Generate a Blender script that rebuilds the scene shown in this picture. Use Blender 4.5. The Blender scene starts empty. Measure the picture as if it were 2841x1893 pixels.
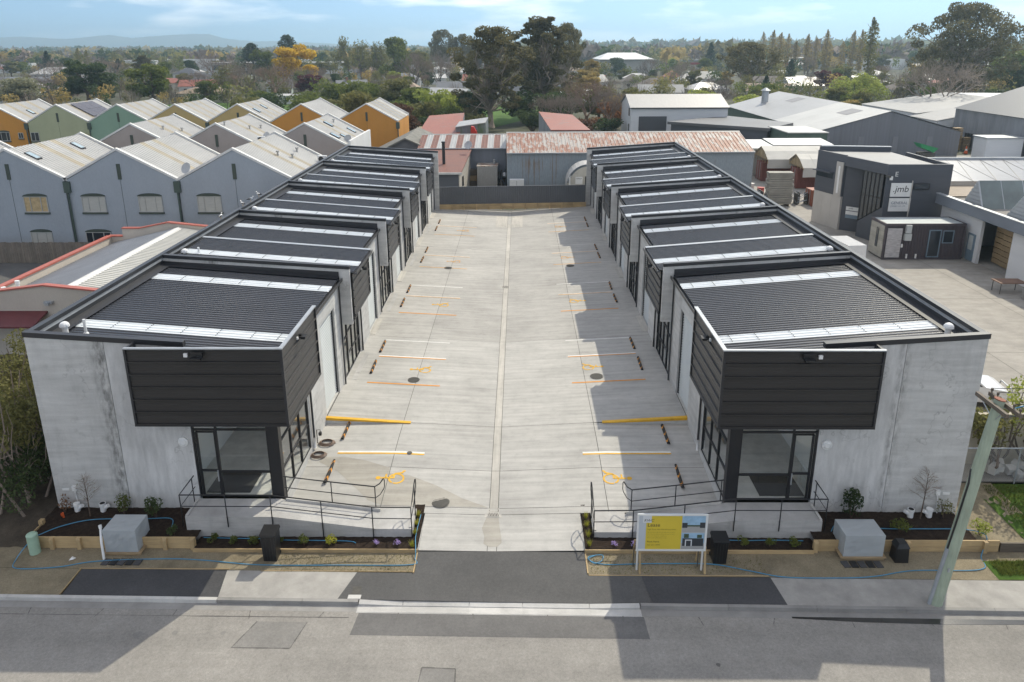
import bpy, bmesh, math, random
from mathutils import Vector, Matrix
R = math.radians
rnd = random.Random(11)
sc = bpy.context.scene
col = sc.collection

# ------------------------------------------------------------------ camera
cam = bpy.data.cameras.new('camera'); camo = bpy.data.objects.new('camera', cam); col.objects.link(camo)
_pi, _ya, _ro = 0.287793, 0.0106544, -0.0039166
_fw = Vector((-math.sin(_ya)*math.cos(_pi), math.cos(_ya)*math.cos(_pi), -math.sin(_pi)))
_rt = Vector((math.cos(_ya), math.sin(_ya), 0)); _up = _rt.cross(_fw)
_r2 = _rt*math.cos(_ro)+_up*math.sin(_ro); _u2 = -_rt*math.sin(_ro)+_up*math.cos(_ro)
_m = Matrix((_r2, _u2, -_fw)).transposed().to_4x4(); _m.translation = (0, 0, 18)
camo.matrix_world = _m
cam.sensor_width = 36; cam.lens = 2029.93/2841*36; cam.shift_y = (728.15-946.5)/2841
cam.clip_start = 0.5; cam.clip_end = 20000
sc.camera = camo

# ------------------------------------------------------------------ light
SUN_EL, SUN_AZ = R(44.5), R(32)          # azimuth from +Y towards +X
w = bpy.data.worlds.new('World'); sc.world = w; w.use_nodes = True
nt = w.node_tree; N = nt.nodes; L = nt.links
for n in list(N): N.remove(n)
out = N.new('ShaderNodeOutputWorld'); bg = N.new('ShaderNodeBackground'); bg.inputs[1].default_value = 0.15
sky = N.new('ShaderNodeTexSky'); sky.sky_type = 'NISHITA'; sky.sun_disc = False
sky.sun_elevation = SUN_EL; sky.sun_rotation = SUN_AZ; sky.altitude = 20; sky.air_density = 1.0; sky.dust_density = 0.25; sky.ozone_density = 3.0
hs = N.new('ShaderNodeHueSaturation'); hs.inputs["Saturation"].default_value = 1.1; hs.inputs['Value'].default_value = 0.74; hs.inputs['Hue'].default_value = 0.5
# soft pink-white clouds, thickened overhead, out of view, as added neutral fill light
tc = N.new('ShaderNodeTexCoord'); sx = N.new('ShaderNodeSeparateXYZ'); L.new(tc.outputs['Generated'], sx.inputs[0])
def mth(op, a, b=None, c=None):
    n = N.new('ShaderNodeMath'); n.operation = op
    for i, v in enumerate((a, b, c)):
        if v is None: continue
        if isinstance(v, (int, float)): n.inputs[i].default_value = v
        else: L.new(v, n.inputs[i])
    return n.outputs[0]
sv = N.new('ShaderNodeCombineXYZ'); L.new(sx.outputs[0], sv.inputs[0]); L.new(sx.outputs[1], sv.inputs[1])
L.new(mth('ADD', mth('MULTIPLY', mth('MAXIMUM', sx.outputs[2], 0.0), 0.85), 0.16), sv.inputs[2])
vn = N.new('ShaderNodeVectorMath'); vn.operation = 'NORMALIZE'; L.new(sv.outputs[0], vn.inputs[0]); L.new(vn.outputs[0], sky.inputs[0])
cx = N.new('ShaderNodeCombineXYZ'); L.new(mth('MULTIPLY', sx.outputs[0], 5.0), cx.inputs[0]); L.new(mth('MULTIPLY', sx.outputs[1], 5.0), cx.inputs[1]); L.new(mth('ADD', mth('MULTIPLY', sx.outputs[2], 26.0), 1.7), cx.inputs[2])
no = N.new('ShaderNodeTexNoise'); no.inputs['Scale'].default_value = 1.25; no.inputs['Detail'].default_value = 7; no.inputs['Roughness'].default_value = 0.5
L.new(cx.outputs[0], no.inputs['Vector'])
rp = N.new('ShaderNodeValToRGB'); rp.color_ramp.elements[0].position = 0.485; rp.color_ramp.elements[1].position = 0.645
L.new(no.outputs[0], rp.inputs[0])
fade = mth('MULTIPLY', rp.outputs[0], mth('MINIMUM', mth('ADD', mth('MULTIPLY', mth('MAXIMUM', sx.outputs[2], 0.0), 3.4), 0.24), 0.95))  # cover grows towards the unseen zenith to brighten the shade
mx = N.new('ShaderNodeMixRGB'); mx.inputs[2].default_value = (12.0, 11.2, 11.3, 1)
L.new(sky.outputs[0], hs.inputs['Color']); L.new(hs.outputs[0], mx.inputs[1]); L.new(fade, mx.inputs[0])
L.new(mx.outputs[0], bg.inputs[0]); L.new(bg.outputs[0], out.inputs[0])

sl = bpy.data.lights.new('sun', 'SUN'); sl.energy = 2.55; sl.angle = R(0.53); sl.color = (1.0, 0.955, 0.89)
so = bpy.data.objects.new('sun', sl); col.objects.link(so)
_d = Vector((math.sin(SUN_AZ)*math.cos(SUN_EL), math.cos(SUN_AZ)*math.cos(SUN_EL), math.sin(SUN_EL)))
so.rotation_euler = _d.to_track_quat('Z', 'Y').to_euler(); so.location = (40, 60, 60)

sc.view_settings.view_transform = 'Standard'; sc.view_settings.look = 'None'
sc.view_settings.exposure = 0.64; sc.view_settings.gamma = 1.0; sc.view_settings.use_curve_mapping = False
sc.view_settings.use_white_balance = True; sc.view_settings.white_balance_temperature = 7200; sc.view_settings.white_balance_tint = 5
sc.render.engine = 'CYCLES'; sc.cycles.use_denoising = True
sc.cycles.max_bounces = 8; sc.cycles.transparent_max_bounces = 24; sc.cycles.caustics_reflective = False; sc.cycles.caustics_refractive = False
sc.cycles.sample_clamp_indirect = 4.0

# ------------------------------------------------------------------ materials
def newmat(name):
    m = bpy.data.materials.new(name); m.use_nodes = True
    t = m.node_tree; b = t.nodes['Principled BSDF']
    return m, t, b
def mnode(t, op, a, b=None):
    n = t.nodes.new('ShaderNodeMath'); n.operation = op
    for i, v in enumerate((a, b)):
        if v is None: continue
        if isinstance(v, (int, float)): n.inputs[i].default_value = v
        else: t.links.new(v, n.inputs[i])
    return n.outputs[0]
def noise(t, vec, scale, detail=4, rough=0.55):
    n = t.nodes.new('ShaderNodeTexNoise'); n.inputs['Scale'].default_value = scale; n.inputs['Detail'].default_value = detail; n.inputs['Roughness'].default_value = rough
    if vec is not None: t.links.new(vec, n.inputs['Vector'])
    return n.outputs[0]
def mapping(t, scale, geo=True):
    if geo:
        g = t.nodes.new('ShaderNodeNewGeometry'); src = g.outputs['Position']
    else:
        g = t.nodes.new('ShaderNodeTexCoord'); src = g.outputs['Object']
    mp = t.nodes.new('ShaderNodeMapping'); mp.inputs['Scale'].default_value = scale; t.links.new(src, mp.inputs[0])
    return mp.outputs[0]
def ramp(t, fac, stops):
    r = t.nodes.new('ShaderNodeValToRGB'); e = r.color_ramp.elements
    while len(e) < len(stops): e.new(0.5)
    for i, (p, c) in enumerate(stops): e[i].position = p; e[i].color = (*c, 1)
    t.links.new(fac, r.inputs[0]); return r.outputs[0]
def mixc(t, fac, a, b, mode='MIX'):
    n = t.nodes.new('ShaderNodeMixRGB'); n.blend_type = mode
    for i, v in ((0, fac), (1, a), (2, b)):
        if isinstance(v, (int, float)): n.inputs[i].default_value = v
        elif isinstance(v, tuple): n.inputs[i].default_value = (*v, 1)
        else: t.links.new(v, n.inputs[i])
    return n.outputs[0]
def bump(t, b, h, strength=0.3, dist=0.02):
    n = t.nodes.new('ShaderNodeBump'); n.inputs['Strength'].default_value = strength; n.inputs['Distance'].default_value = dist
    t.links.new(h, n.inputs['Height']); t.links.new(n.outputs[0], b.inputs['Normal'])
def sc3(c, k): return tuple(min(1, x*k) for x in c)
MATS = {}
def plain(name, c, rough=0.6, metal=0.0, var=0.12, scale=1.5, stretch=(1, 1, 1), fine=0.0, spec=0.5, bmp=0.0, rnd_obj=0.0, geo=True):
    """one surface colour with broad and fine natural variation"""
    if name in MATS: return MATS[name]
    m, t, b = newmat(name); b.inputs['Roughness'].default_value = rough; b.inputs['Metallic'].default_value = metal
    b.inputs['Specular IOR Level'].default_value = spec
    v = mapping(t, stretch, geo)
    n1 = noise(t, v, scale, 5, 0.6)
    c1 = ramp(t, n1, [(0.3, sc3(c, 1-var)), (0.7, sc3(c, 1+var))])
    if fine:
        n2 = noise(t, v, scale*22, 3, 0.6)
        c1 = mixc(t, 1.0, c1, ramp(t, n2, [(0.3, (1-fine,)*3), (0.7, (1+fine,)*3)]), 'MULTIPLY')
        if bmp: bump(t, b, n2, bmp)
    elif bmp: bump(t, b, n1, bmp)
    if rnd_obj:
        oi = t.nodes.new('ShaderNodeObjectInfo')
        c1 = mixc(t, 1.0, c1, ramp(t, oi.outputs['Random'], [(0.0, (1-rnd_obj,)*3), (1.0, (1+rnd_obj,)*3)]), 'MULTIPLY')
    t.links.new(c1, b.inputs['Base Color']); MATS[name] = m
    return m

def concrete(name, base, dark, streak=(0.25, 0.25, 3.0), stain=0.5, rough=0.85):
    m, t, b = newmat(name); b.inputs['Roughness'].default_value = rough
    pos = mapping(t, (1, 1, 1)); st = mapping(t, streak)
    big = noise(t, pos, 0.32, 6, 0.6); mid = noise(t, pos, 1.4, 5, 0.62); band = noise(t, st, 1.7, 4, 0.6); fine = noise(t, pos, 34, 3, 0.7)
    c = ramp(t, big, [(0.28, sc3(base, 0.84)), (0.5, base), (0.75, sc3(base, 1.13))])
    c = mixc(t, 0.75, c, ramp(t, band, [(0.3, (0.80,)*3), (0.7, (1.15,)*3)]), 'MULTIPLY')
    c = mixc(t, 1.0, c, ramp(t, fine, [(0.25, (0.93,)*3), (0.75, (1.06,)*3)]), 'MULTIPLY')
    sm = ramp(t, mid, [(0.60, (0, 0, 0)), (0.78, (1, 1, 1))])
    c = mixc(t, mixc(t, stain, (0, 0, 0), sm), c, dark)
    wv = mapping(t, (1.0, 1.0, 0.22)); drip = noise(t, wv, 2.3, 6, 0.7)
    c = mixc(t, 0.55, c, ramp(t, drip, [(0.30, (0.80,)*3), (0.5, (1.0,)*3), (0.8, (1.10,)*3)]), 'MULTIPLY')
    oi = t.nodes.new('ShaderNodeObjectInfo'); c = mixc(t, 1, c, ramp(t, oi.outputs['Random'], [(0, (0.95,)*3), (1, (1.05,)*3)]), 'MULTIPLY')
    t.links.new(c, b.inputs['Base Color']); bump(t, b, fine, 0.12, 0.01)
    MATS[name] = m; return m

def weather(m, joints):
    t = m.node_tree; b = t.nodes['Principled BSDF']; src = b.inputs['Base Color'].links[0].from_socket
    g = t.nodes.new('ShaderNodeNewGeometry'); sp_ = t.nodes.new('ShaderNodeSeparateXYZ'); t.links.new(g.outputs['Position'], sp_.inputs[0])
    v = noise(t, mapping(t, (1, 1, .9)), .55, 4, .55); vein = ramp(t, v, [(.0, (0, 0, 0)), (.478, (0, 0, 0)), (.484, (1, 1, 1)), (.492, (0, 0, 0)), (1, (0, 0, 0))])
    br = noise(t, mapping(t, (1, 1, 1)), .5, 2); vm = mnode(t, 'MULTIPLY', vein, ramp(t, br, [(.45, (0, 0, 0)), (.6, (.45, .45, .45))]))
    c = mixc(t, vm, src, (.19, .185, .175))
    for xj, wd, amt in joints:
        d = mnode(t, 'SUBTRACT', 1.0, mnode(t, 'DIVIDE', mnode(t, 'ABSOLUTE', mnode(t, 'SUBTRACT', sp_.outputs[0], xj)), wd)); n = noise(t, mapping(t, (3, 3, 1.1)), 1.6, 6, .7)
        k = mnode(t, 'MULTIPLY', mnode(t, 'MAXIMUM', d, 0.0), ramp(t, n, [(.38, (0, 0, 0)), (.62, (amt,)*3)])); c = mixc(t, k, c, (.13, .127, .12))
    t.links.new(c, b.inputs['Base Color'])
M_wall = concrete('precast_concrete', (0.52, 0.515, 0.50), (0.22, 0.215, 0.205), (0.3, 0.3, 2.4), 0.55)
M_wall2 = concrete('precast_concrete_pale', (0.56, 0.555, 0.545), (0.33, 0.325, 0.32), (2.4, 2.4, 0.5), 0.22)
weather(M_wall, [(-16.0, .55, .95), (14.55, .22, .6)]); weather(M_wall2, [(14.35, .2, .6)])
M_yard = concrete('broomed_concrete', (0.40, 0.385, 0.358), (0.28, 0.265, 0.24), (0.16, 2.4, 1), 0.45)
M_yard2 = concrete('broomed_concrete_pale', (0.43, 0.417, 0.39), (0.32, 0.308, 0.283), (0.16, 2.4, 1), 0.35)
M_chan = concrete('channel_concrete', (0.47, 0.445, 0.40), (0.33, 0.31, 0.275), (3, 0.2, 1), 0.3)
M_ramp = concrete('ramp_concrete', (0.43, 0.42, 0.405), (0.27, 0.262, 0.25), (0.5, 0.5, 3.5), 0.7)
M_kerb = concrete('kerb_concrete', (0.50, 0.485, 0.46), (0.36, 0.35, 0.33), (0.6, 0.6, 2), 0.4)
M_kerbold = concrete('weathered_kerb_concrete', (0.27, 0.26, 0.245), (0.15, 0.145, 0.135), (0.6, 0.6, 2), 0.6)
M_path = concrete('old_footpath', (0.34, 0.325, 0.30), (0.22, 0.21, 0.195), (1, 1, 1), 0.5)
M_apron = concrete('neighbour_yard_concrete', (0.315, 0.292, 0.258), (0.23, 0.21, 0.185), (0.4, 0.9, 1), 0.4)

def asphalt(name, c, var=0.14, agg=0.22, patch=0.5):
    m, t, b = newmat(name); b.inputs['Roughness'].default_value = 0.9
    pos = mapping(t, (1, 1, 1)); lane = mapping(t, (0.05, 0.9, 1))
    big = noise(t, pos, 0.45, 5, 0.6); st = noise(t, lane, 1.0, 4); fine = noise(t, pos, 55, 2, 0.8); fine2 = noise(t, pos, 11, 4, 0.85); blot = noise(t, pos, 2.2, 5, 0.7)
    a = ramp(t, big, [(0.3, sc3(c, 1-var)), (0.72, sc3(c, 1+var))])
    a = mixc(t, patch, a, ramp(t, st, [(0.3, (0.85,)*3), (0.7, (1.12,)*3)]), 'MULTIPLY')
    a = mixc(t, 1, a, ramp(t, fine, [(0.25, (1-agg,)*3), (0.75, (1+agg,)*3)]), 'MULTIPLY')
    a = mixc(t, 1, a, ramp(t, fine2, [(0.25, (1-agg,)*3), (0.75, (1+agg,)*3)]), 'MULTIPLY')
    a = mixc(t, 1, a, ramp(t, blot, [(0.25, (0.90,)*3), (0.55, (1.0,)*3), (0.75, (1.10,)*3)]), 'MULTIPLY')
    t.links.new(a, b.inputs['Base Color']); bump(t, b, fine, 0.25, 0.008); MATS[name] = m; return m
M_road = asphalt('chip_seal_road', (0.255, 0.24, 0.218), 0.10, 0.24, 0.8)
M_asph = asphalt('new_asphalt', (0.060, 0.060, 0.063), 0.18, 0.25)
M_asph2 = asphalt('driveway_asphalt', (0.088, 0.086, 0.084), 0.12, 0.22)
M_carpark = asphalt('carpark_asphalt', (0.09, 0.088, 0.085), 0.14, 0.2)

def ground_mat(name, stops, scale=0.6, fine=18, rough=0.95, b_=0.4):
    m, t, b = newmat(name); b.inputs['Roughness'].default_value = rough; b.inputs['Specular IOR Level'].default_value = 0.2
    pos = mapping(t, (1, 1, 1)); n1 = noise(t, pos, scale, 7, 0.68); n2 = noise(t, pos, fine, 4, 0.75)
    c = ramp(t, n1, stops); c = mixc(t, 1, c, ramp(t, n2, [(0.2, (0.62,)*3), (0.8, (1.38,)*3)]), 'MULTIPLY')
    t.links.new(c, b.inputs['Base Color']); bump(t, b, n2, b_, 0.04); MATS[name] = m; return m
M_ground = ground_mat('suburban_ground', [(0.25, (0.07, 0.068, 0.05)), (0.45, (0.085, 0.09, 0.055)), (0.6, (0.12, 0.112, 0.09)), (0.8, (0.075, 0.082, 0.05))], 0.05, 1.5)
M_verge = ground_mat('bare_verge_soil', [(0.28, (0.15, 0.125, 0.085)), (0.5, (0.225, 0.19, 0.13)), (0.68, (0.265, 0.225, 0.155)), (0.82, (0.13, 0.14, 0.06))], 0.9, 26)
M_mulch = ground_mat('bark_mulch', [(0.3, (0.018, 0.012, 0.009)), (0.6, (0.042, 0.029, 0.021)), (0.85, (0.085, 0.062, 0.045))], 6, 30, 0.95, 1.0)
M_soil = ground_mat('dark_soil', [(0.3, (0.045, 0.036, 0.028)), (0.6, (0.08, 0.066, 0.05)), (0.85, (0.13, 0.11, 0.085))], 2, 24)
M_lawn = ground_mat('lawn', [(0.3, (0.035, 0.07, 0.012)), (0.55, (0.065, 0.12, 0.02)), (0.8, (0.13, 0.15, 0.04))], 0.7, 22)
M_park = ground_mat('park_grass', [(0.3, (0.05, 0.10, 0.018)), (0.6, (0.085, 0.16, 0.03)), (0.8, (0.12, 0.17, 0.045))], 0.12, 4)

def timber(name, c, var=0.18, along=0):
    m, t, b = newmat(name); b.inputs['Roughness'].default_value = 0.75
    s = [8, 8, 8]; s[along] = 0.6
    pos = mapping(t, tuple(s)); g = noise(t, pos, 2.2, 5, 0.65); big = noise(t, mapping(t, (1, 1, 1)), 1.1, 3)
    cc = ramp(t, g, [(0.25, sc3(c, 1-var)), (0.55, c), (0.8, sc3(c, 1+var))])
    cc = mixc(t, 1, cc, ramp(t, big, [(0.3, (0.85,)*3), (0.7, (1.12,)*3)]), 'MULTIPLY')
    oi = t.nodes.new('ShaderNodeObjectInfo'); cc = mixc(t, 1, cc, ramp(t, oi.outputs['Random'], [(0, (0.85,)*3), (1, (1.12,)*3)]), 'MULTIPLY')
    t.links.new(cc, b.inputs['Base Color']); bump(t, b, g, 0.2, 0.01); MATS[name] = m; return m
M_pine = timber('new_pine', (0.46, 0.33, 0.175))
M_pinev = timber('new_pine_upright', (0.46, 0.33, 0.175), 0.18, 2)
M_oldtim = timber('old_timber', (0.13, 0.105, 0.08))
M_paling = timber('grey_palings', (0.19, 0.16, 0.13), 0.25, 2)
M_ply = timber('pallet_wood', (0.36, 0.26, 0.15))

M_steel = plain('charcoal_roof_steel', (0.026, 0.0275, 0.032), 0.27, 0.0, 0.16, 0.7, (1, 1, 1), 0, 0.85)
M_cap = plain('charcoal_flashing', (0.026, 0.0265, 0.030), 0.40, 0.0, 0.12, 0.9, (1, 1, 1), 0, 0.5)
M_clad = plain('charcoal_cladding', (0.027, 0.025, 0.0245), 0.40, 0.0, 0.14, 0.8, (0.4, 0.4, 3), 0.05, 0.5)
M_frame = plain('black_aluminium', (0.017, 0.017, 0.019), 0.42, 0.0, 0.1, 2)
M_rail = plain('black_railing_paint', (0.014, 0.014, 0.015), 0.4, 0, 0.1, 3)
M_galv = plain('galvanised_flashing', (0.40, 0.42, 0.44), 0.42, 0.4, 0.10, 1.2)
M_roller = plain('roller_door_grey', (0.50, 0.52, 0.51), 0.42, 0.1, 0.06, 0.8)
M_white = plain('white_plastic', (0.74, 0.74, 0.73), 0.35, 0, 0.05, 2)
M_whitepaint = plain('white_paint', (0.72, 0.72, 0.70), 0.6, 0, 0.07, 0.8)
M_plaster = plain('white_plasterboard', (0.78, 0.775, 0.76), 0.8, 0, 0.03, 0.5)
M_floor = concrete('polished_floor', (0.56, 0.55, 0.52), (0.48, 0.47, 0.45), (1, 1, 1), 0.2, 0.45)
M_mat = plain('entrance_mat', (0.025, 0.026, 0.028), 0.95, 0, 0.2, 6)
M_blackpl = plain('black_plastic', (0.016, 0.016, 0.017), 0.4, 0, 0.15, 2, fine=0.1)
M_rubber = plain('black_rubber', (0.022, 0.021, 0.020), 0.8, 0, 0.2, 4)
M_orange = plain('orange_marking', (0.66, 0.27, 0.025), 0.7, 0, 0.12, 5, fine=0.15)
M_yellow = plain('yellow_marking', (0.72, 0.40, 0.03), 0.65, 0, 0.12, 3, fine=0.12)
M_linew = plain('white_line_paint', (0.72, 0.71, 0.68), 0.7, 0, 0.08, 5, fine=0.12)
M_iron = plain('cast_iron', (0.10, 0.095, 0.085), 0.7, 0.4, 0.25, 8, fine=0.25)
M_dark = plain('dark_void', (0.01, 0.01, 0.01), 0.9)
M_joint = plain('joint_filler', (0.11, 0.105, 0.095), 0.9)
M_hosebrown = plain('brown_hose', (0.17, 0.115, 0.085), 0.5)
M_blue = plain('blue_water_pipe', (0.05, 0.24, 0.40), 0.45, 0, 0.15, 3)
M_mint = plain('pale_green_plastic', (0.33, 0.47, 0.36), 0.5)
M_paint_o = M_orange

def glass(name, tint=(0.86, 0.90, 0.89), refl=1.0, rough=0.0):
    m = bpy.data.materials.new(name); m.use_nodes = True; t = m.node_tree
    for n in list(t.nodes): t.nodes.remove(n)
    o = t.nodes.new('ShaderNodeOutputMaterial'); tr = t.nodes.new('ShaderNodeBsdfTransparent'); tr.inputs[0].default_value = (*tint, 1)
    gl = t.nodes.new('ShaderNodeBsdfGlossy'); gl.inputs['Roughness'].default_value = rough; gl.inputs[0].default_value = (refl, refl, refl, 1)
    lw = t.nodes.new('ShaderNodeLayerWeight'); lw.inputs[0].default_value = 0.5; fz = mnode(t, 'ADD', mnode(t, 'MULTIPLY', mnode(t, 'POWER', lw.outputs['Facing'], 4.0), 0.85), 0.085)
    ms = t.nodes.new('ShaderNodeMixShader'); t.links.new(fz, ms.inputs[0]); t.links.new(tr.outputs[0], ms.inputs[1]); t.links.new(gl.outputs[0], ms.inputs[2])
    t.links.new(ms.outputs[0], o.inputs[0]); MATS[name] = m; return m
M_glass = glass('clear_glazing', (0.95, 0.97, 0.96))
M_glassd = plain('dark_window_glass', (0.035, 0.042, 0.05), 0.08, 0, 0.3, 0.4, spec=0.9)
def translucent(name, c, rough=0.25, trans=0.5):
    m = bpy.data.materials.new(name); m.use_nodes = True; t = m.node_tree; b = t.nodes['Principled BSDF']
    b.inputs['Base Color'].default_value = (*c, 1); b.inputs['Roughness'].default_value = rough
    n1 = noise(t, mapping(t, (0.5, 2, 1)), 1.3, 4); t.links.new(ramp(t, n1, [(0.3, sc3(c, .9)), (0.7, sc3(c, 1.06))]), b.inputs['Base Color'])
    o = [n for n in t.nodes if n.type == 'OUTPUT_MATERIAL'][0]
    tl = t.nodes.new('ShaderNodeBsdfTranslucent'); tl.inputs[0].default_value = (*c, 1); ms = t.nodes.new('ShaderNodeMixShader'); ms.inputs[0].default_value = trans
    t.links.new(b.outputs[0], ms.inputs[1]); t.links.new(tl.outputs[0], ms.inputs[2]); t.links.new(ms.outputs[0], o.inputs[0]); MATS[name] = m; return m
M_sky = translucent('fibreglass_skylight', (0.80, 0.84, 0.86), 0.25, 0.12)
M_film = translucent('plastic_wrap', (0.60, 0.635, 0.65), 0.15, 0.4)

# ------------------------------------------------------------------ mesh building
ORG = {}
def wloc(o):
    v = Vector((0, 0, 0))
    while o is not None: v += ORG.get(o.name, Vector((0, 0, 0))); o = o.parent
    return v
class MB:
    def __init__(s, f=None): s.v = []; s.f = []; s.fn = f; s.mi = []; s.cur = 0
    def add(s, vs, fs):
        n = len(s.v); s.v += [tuple(p) for p in vs]; s.f += [tuple(i+n for i in q) for q in fs]; s.mi += [s.cur]*len(fs); return s
    def box(s, x0, x1, y0, y1, z0, z1):
        if x0 > x1: x0, x1 = x1, x0
        if y0 > y1: y0, y1 = y1, y0
        if z0 > z1: z0, z1 = z1, z0
        return s.add([(x0, y0, z0), (x1, y0, z0), (x1, y1, z0), (x0, y1, z0), (x0, y0, z1), (x1, y0, z1), (x1, y1, z1), (x0, y1, z1)],
                     [(0, 3, 2, 1), (4, 5, 6, 7), (0, 1, 5, 4), (1, 2, 6, 5), (2, 3, 7, 6), (3, 0, 4, 7)])
    def hexa(s, p):   # 8 points: bottom ring then top ring
        return s.add(p, [(0, 3, 2, 1), (4, 5, 6, 7), (0, 1, 5, 4), (1, 2, 6, 5), (2, 3, 7, 6), (3, 0, 4, 7)])
    def obox(s, c, dx, dy, dz, rz=0, rx=0, ry=0):   # box centred in x,y with base at c
        m = Matrix.Translation(c) @ Matrix.Rotation(rz, 4, 'Z') @ Matrix.Rotation(ry, 4, 'Y') @ Matrix.Rotation(rx, 4, 'X')
        p = [m @ Vector((a*dx/2, b*dy/2, h*dz)) for h in (0, 1) for a, b in ((-1, -1), (1, -1), (1, 1), (-1, 1))]
        return s.hexa(p)
    def quad(s, a, b, c, d): return s.add([a, b, c, d], [(0, 1, 2, 3)])
    def poly(s, ps): return s.add(ps, [tuple(range(len(ps)))])
    def prism(s, prof, y0, y1, ax='y'):    # profile in the other two axes, extruded along ax
        n = len(prof)
        def P(a, b, h): return {'y': (a, h, b), 'x': (h, a, b), 'z': (a, b, h)}[ax]
        vs = [P(a, b, y0) for a, b in prof]+[P(a, b, y1) for a, b in prof]
        fs = [tuple(range(n))[::-1], tuple(range(n, 2*n))]+[(i, (i+1) % n, n+(i+1) % n, n+i) for i in range(n)]
        return s.add(vs, fs)
    def cyl(s, p0, p1, r0, r1=None, n=8, cap=True):
        r1 = r0 if r1 is None else r1
        p0 = Vector(p0); p1 = Vector(p1); d = (p1-p0)
        if d.length < 1e-6: return s
        d.normalize(); a = d.orthogonal().normalized(); b = d.cross(a)
        ring = [(math.cos(2*math.pi*i/n), math.sin(2*math.pi*i/n)) for i in range(n)]
        vs = [p0+(a*c+b*q)*r0 for c, q in ring]+[p1+(a*c+b*q)*r1 for c, q in ring]
        fs = [(i, (i+1) % n, n+(i+1) % n, n+i) for i in range(n)]
        if cap: fs += [tuple(range(n))[::-1], tuple(range(n, 2*n))]
        return s.add(vs, fs)
    def tube(s, pts, r, n=6):
        pts = [Vector(p) for p in pts]; rings = []
        for i, p in enumerate(pts):
            d = (pts[min(i+1, len(pts)-1)]-pts[max(i-1, 0)]); d.normalize()
            ref = Vector((0, 0, 1)) if abs(d.z) < 0.9 else Vector((1, 0, 0))
            a = d.cross(ref).normalized(); b = d.cross(a)
            rr = r[i] if isinstance(r, (list, tuple)) else r
            rings.append([p+(a*math.cos(2*math.pi*k/n)+b*math.sin(2*math.pi*k/n))*rr for k in range(n)])
        vs = [q for g in rings for q in g]; m = len(pts)
        fs = [(i*n+k, i*n+(k+1) % n, (i+1)*n+(k+1) % n, (i+1)*n+k) for i in range(m-1) for k in range(n)]
        fs += [tuple(range(n)), tuple((m-1)*n+k for k in range(n))[::-1]]
        return s.add(vs, fs)
    def dome(s, c, r, h, n=12, k=4):
        vs = [(c[0], c[1], c[2]+h)]; fs = []
        for j in range(1, k+1):
            a = j/k*math.pi/2
            vs += [(c[0]+r*math.sin(a)*math.cos(2*math.pi*i/n), c[1]+r*math.sin(a)*math.sin(2*math.pi*i/n), c[2]+h*math.cos(a)) for i in range(n)]
        fs += [(0, 1+i, 1+(i+1) % n) for i in range(n)]
        for j in range(k-1): fs += [(1+j*n+i, 1+(j+1)*n+i, 1+(j+1)*n+(i+1) % n, 1+j*n+(i+1) % n) for i in range(n)]
        return s.add(vs, fs)
    def build(s, name, mats, parent=None, kind=None, smooth=False, local=False):
        vs = s.v; fs = s.f
        if s.fn:
            vs = [s.fn(*p) for p in vs]
            if getattr(s.fn, 'flip', False): fs = [q[::-1] for q in fs]
        if parent is not None and not local:
            o = wloc(parent); vs = [(p[0]-o.x, p[1]-o.y, p[2]-o.z) for p in vs]
        me = bpy.data.meshes.new(name); me.from_pydata([tuple(p) for p in vs], [], fs); me.update()
        for m in (mats if isinstance(mats, (list, tuple)) else [mats]): me.materials.append(m)
        if any(s.mi): me.polygons.foreach_set('material_index', s.mi)
        if smooth: me.polygons.foreach_set('use_smooth', [True]*len(me.polygons))
        ob = bpy.data.objects.new(name, me); col.objects.link(ob); ob.parent = parent
        if kind: ob['kind'] = kind
        return ob
def tag(o, label, cat, group=None):
    o['label'] = label; o['category'] = cat
    if group: o['group'] = group
    return o
def thing(name, label, cat, loc=(0, 0, 0), group=None, rz=0):
    o = bpy.data.objects.new(name, None); o.empty_display_size = 0.3; col.objects.link(o); o.location = loc; o.rotation_euler = (0, 0, rz)
    ORG[o.name] = Vector(loc); return tag(o, label, cat, group)
def struct(mb, name, m, parent=None): return mb.build(name, m, parent, kind='structure' if parent is None else None)
KIDS = {}
def copy_tree(o, parent=None, loc=None, rz=None, scale=None, label=None, group=None):
    c = o.copy(); col.objects.link(c); c.parent = parent
    if loc is not None: c.location = loc; ORG[c.name] = Vector(loc)
    if rz is not None: c.rotation_euler = (0, 0, rz)
    if scale is not None: c.scale = scale if isinstance(scale, (tuple, list)) else (scale,)*3
    if label: c['label'] = label
    if group: c['group'] = group
    for ch in [k for k in o.children]: copy_tree(ch, c)
    return c
def recalc(o):
    bm = bmesh.new(); bm.from_mesh(o.data); bmesh.ops.recalc_face_normals(bm, faces=bm.faces); bm.to_mesh(o.data); bm.free(); return o
# ------------------------------------------------------------------ ground, road, yard
FZ, RZ = -0.45, -0.57
def yk(x): return 20.95-0.0138*x
def strip(mb, xs, fy0, fy1, z0, z1=None, ny=1):
    z1 = z0 if z1 is None else z1
    for a, b in zip(xs[:-1], xs[1:]): mb.quad((a, fy0(a), z0), (b, fy0(b), z0), (b, fy1(b), z1), (a, fy1(a), z1))
mb = MB(); X0, X1 = -8000, 8000
prof = [(-400, -0.62), (21.9, -0.62), (22.1, -0.48), (31.5, -0.48), (33.0, -0.06), (7900, -0.06)]
def gy(i, x):
    p = prof[i][0]
    return p if p is not None else (20.95-0.0138*max(-60, min(60, x))-(0.16 if i == 1 else 0.14))
xs = [X0, -60, 0, 60, X1]
for i in range(len(prof)-1):
    for a, b in zip(xs[:-1], xs[1:]): mb.quad((a, gy(i, a), prof[i][1]), (b, gy(i, b), prof[i][1]), (b, gy(i+1, b), prof[i+1][1]), (a, gy(i+1, a), prof[i+1][1]))
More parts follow.
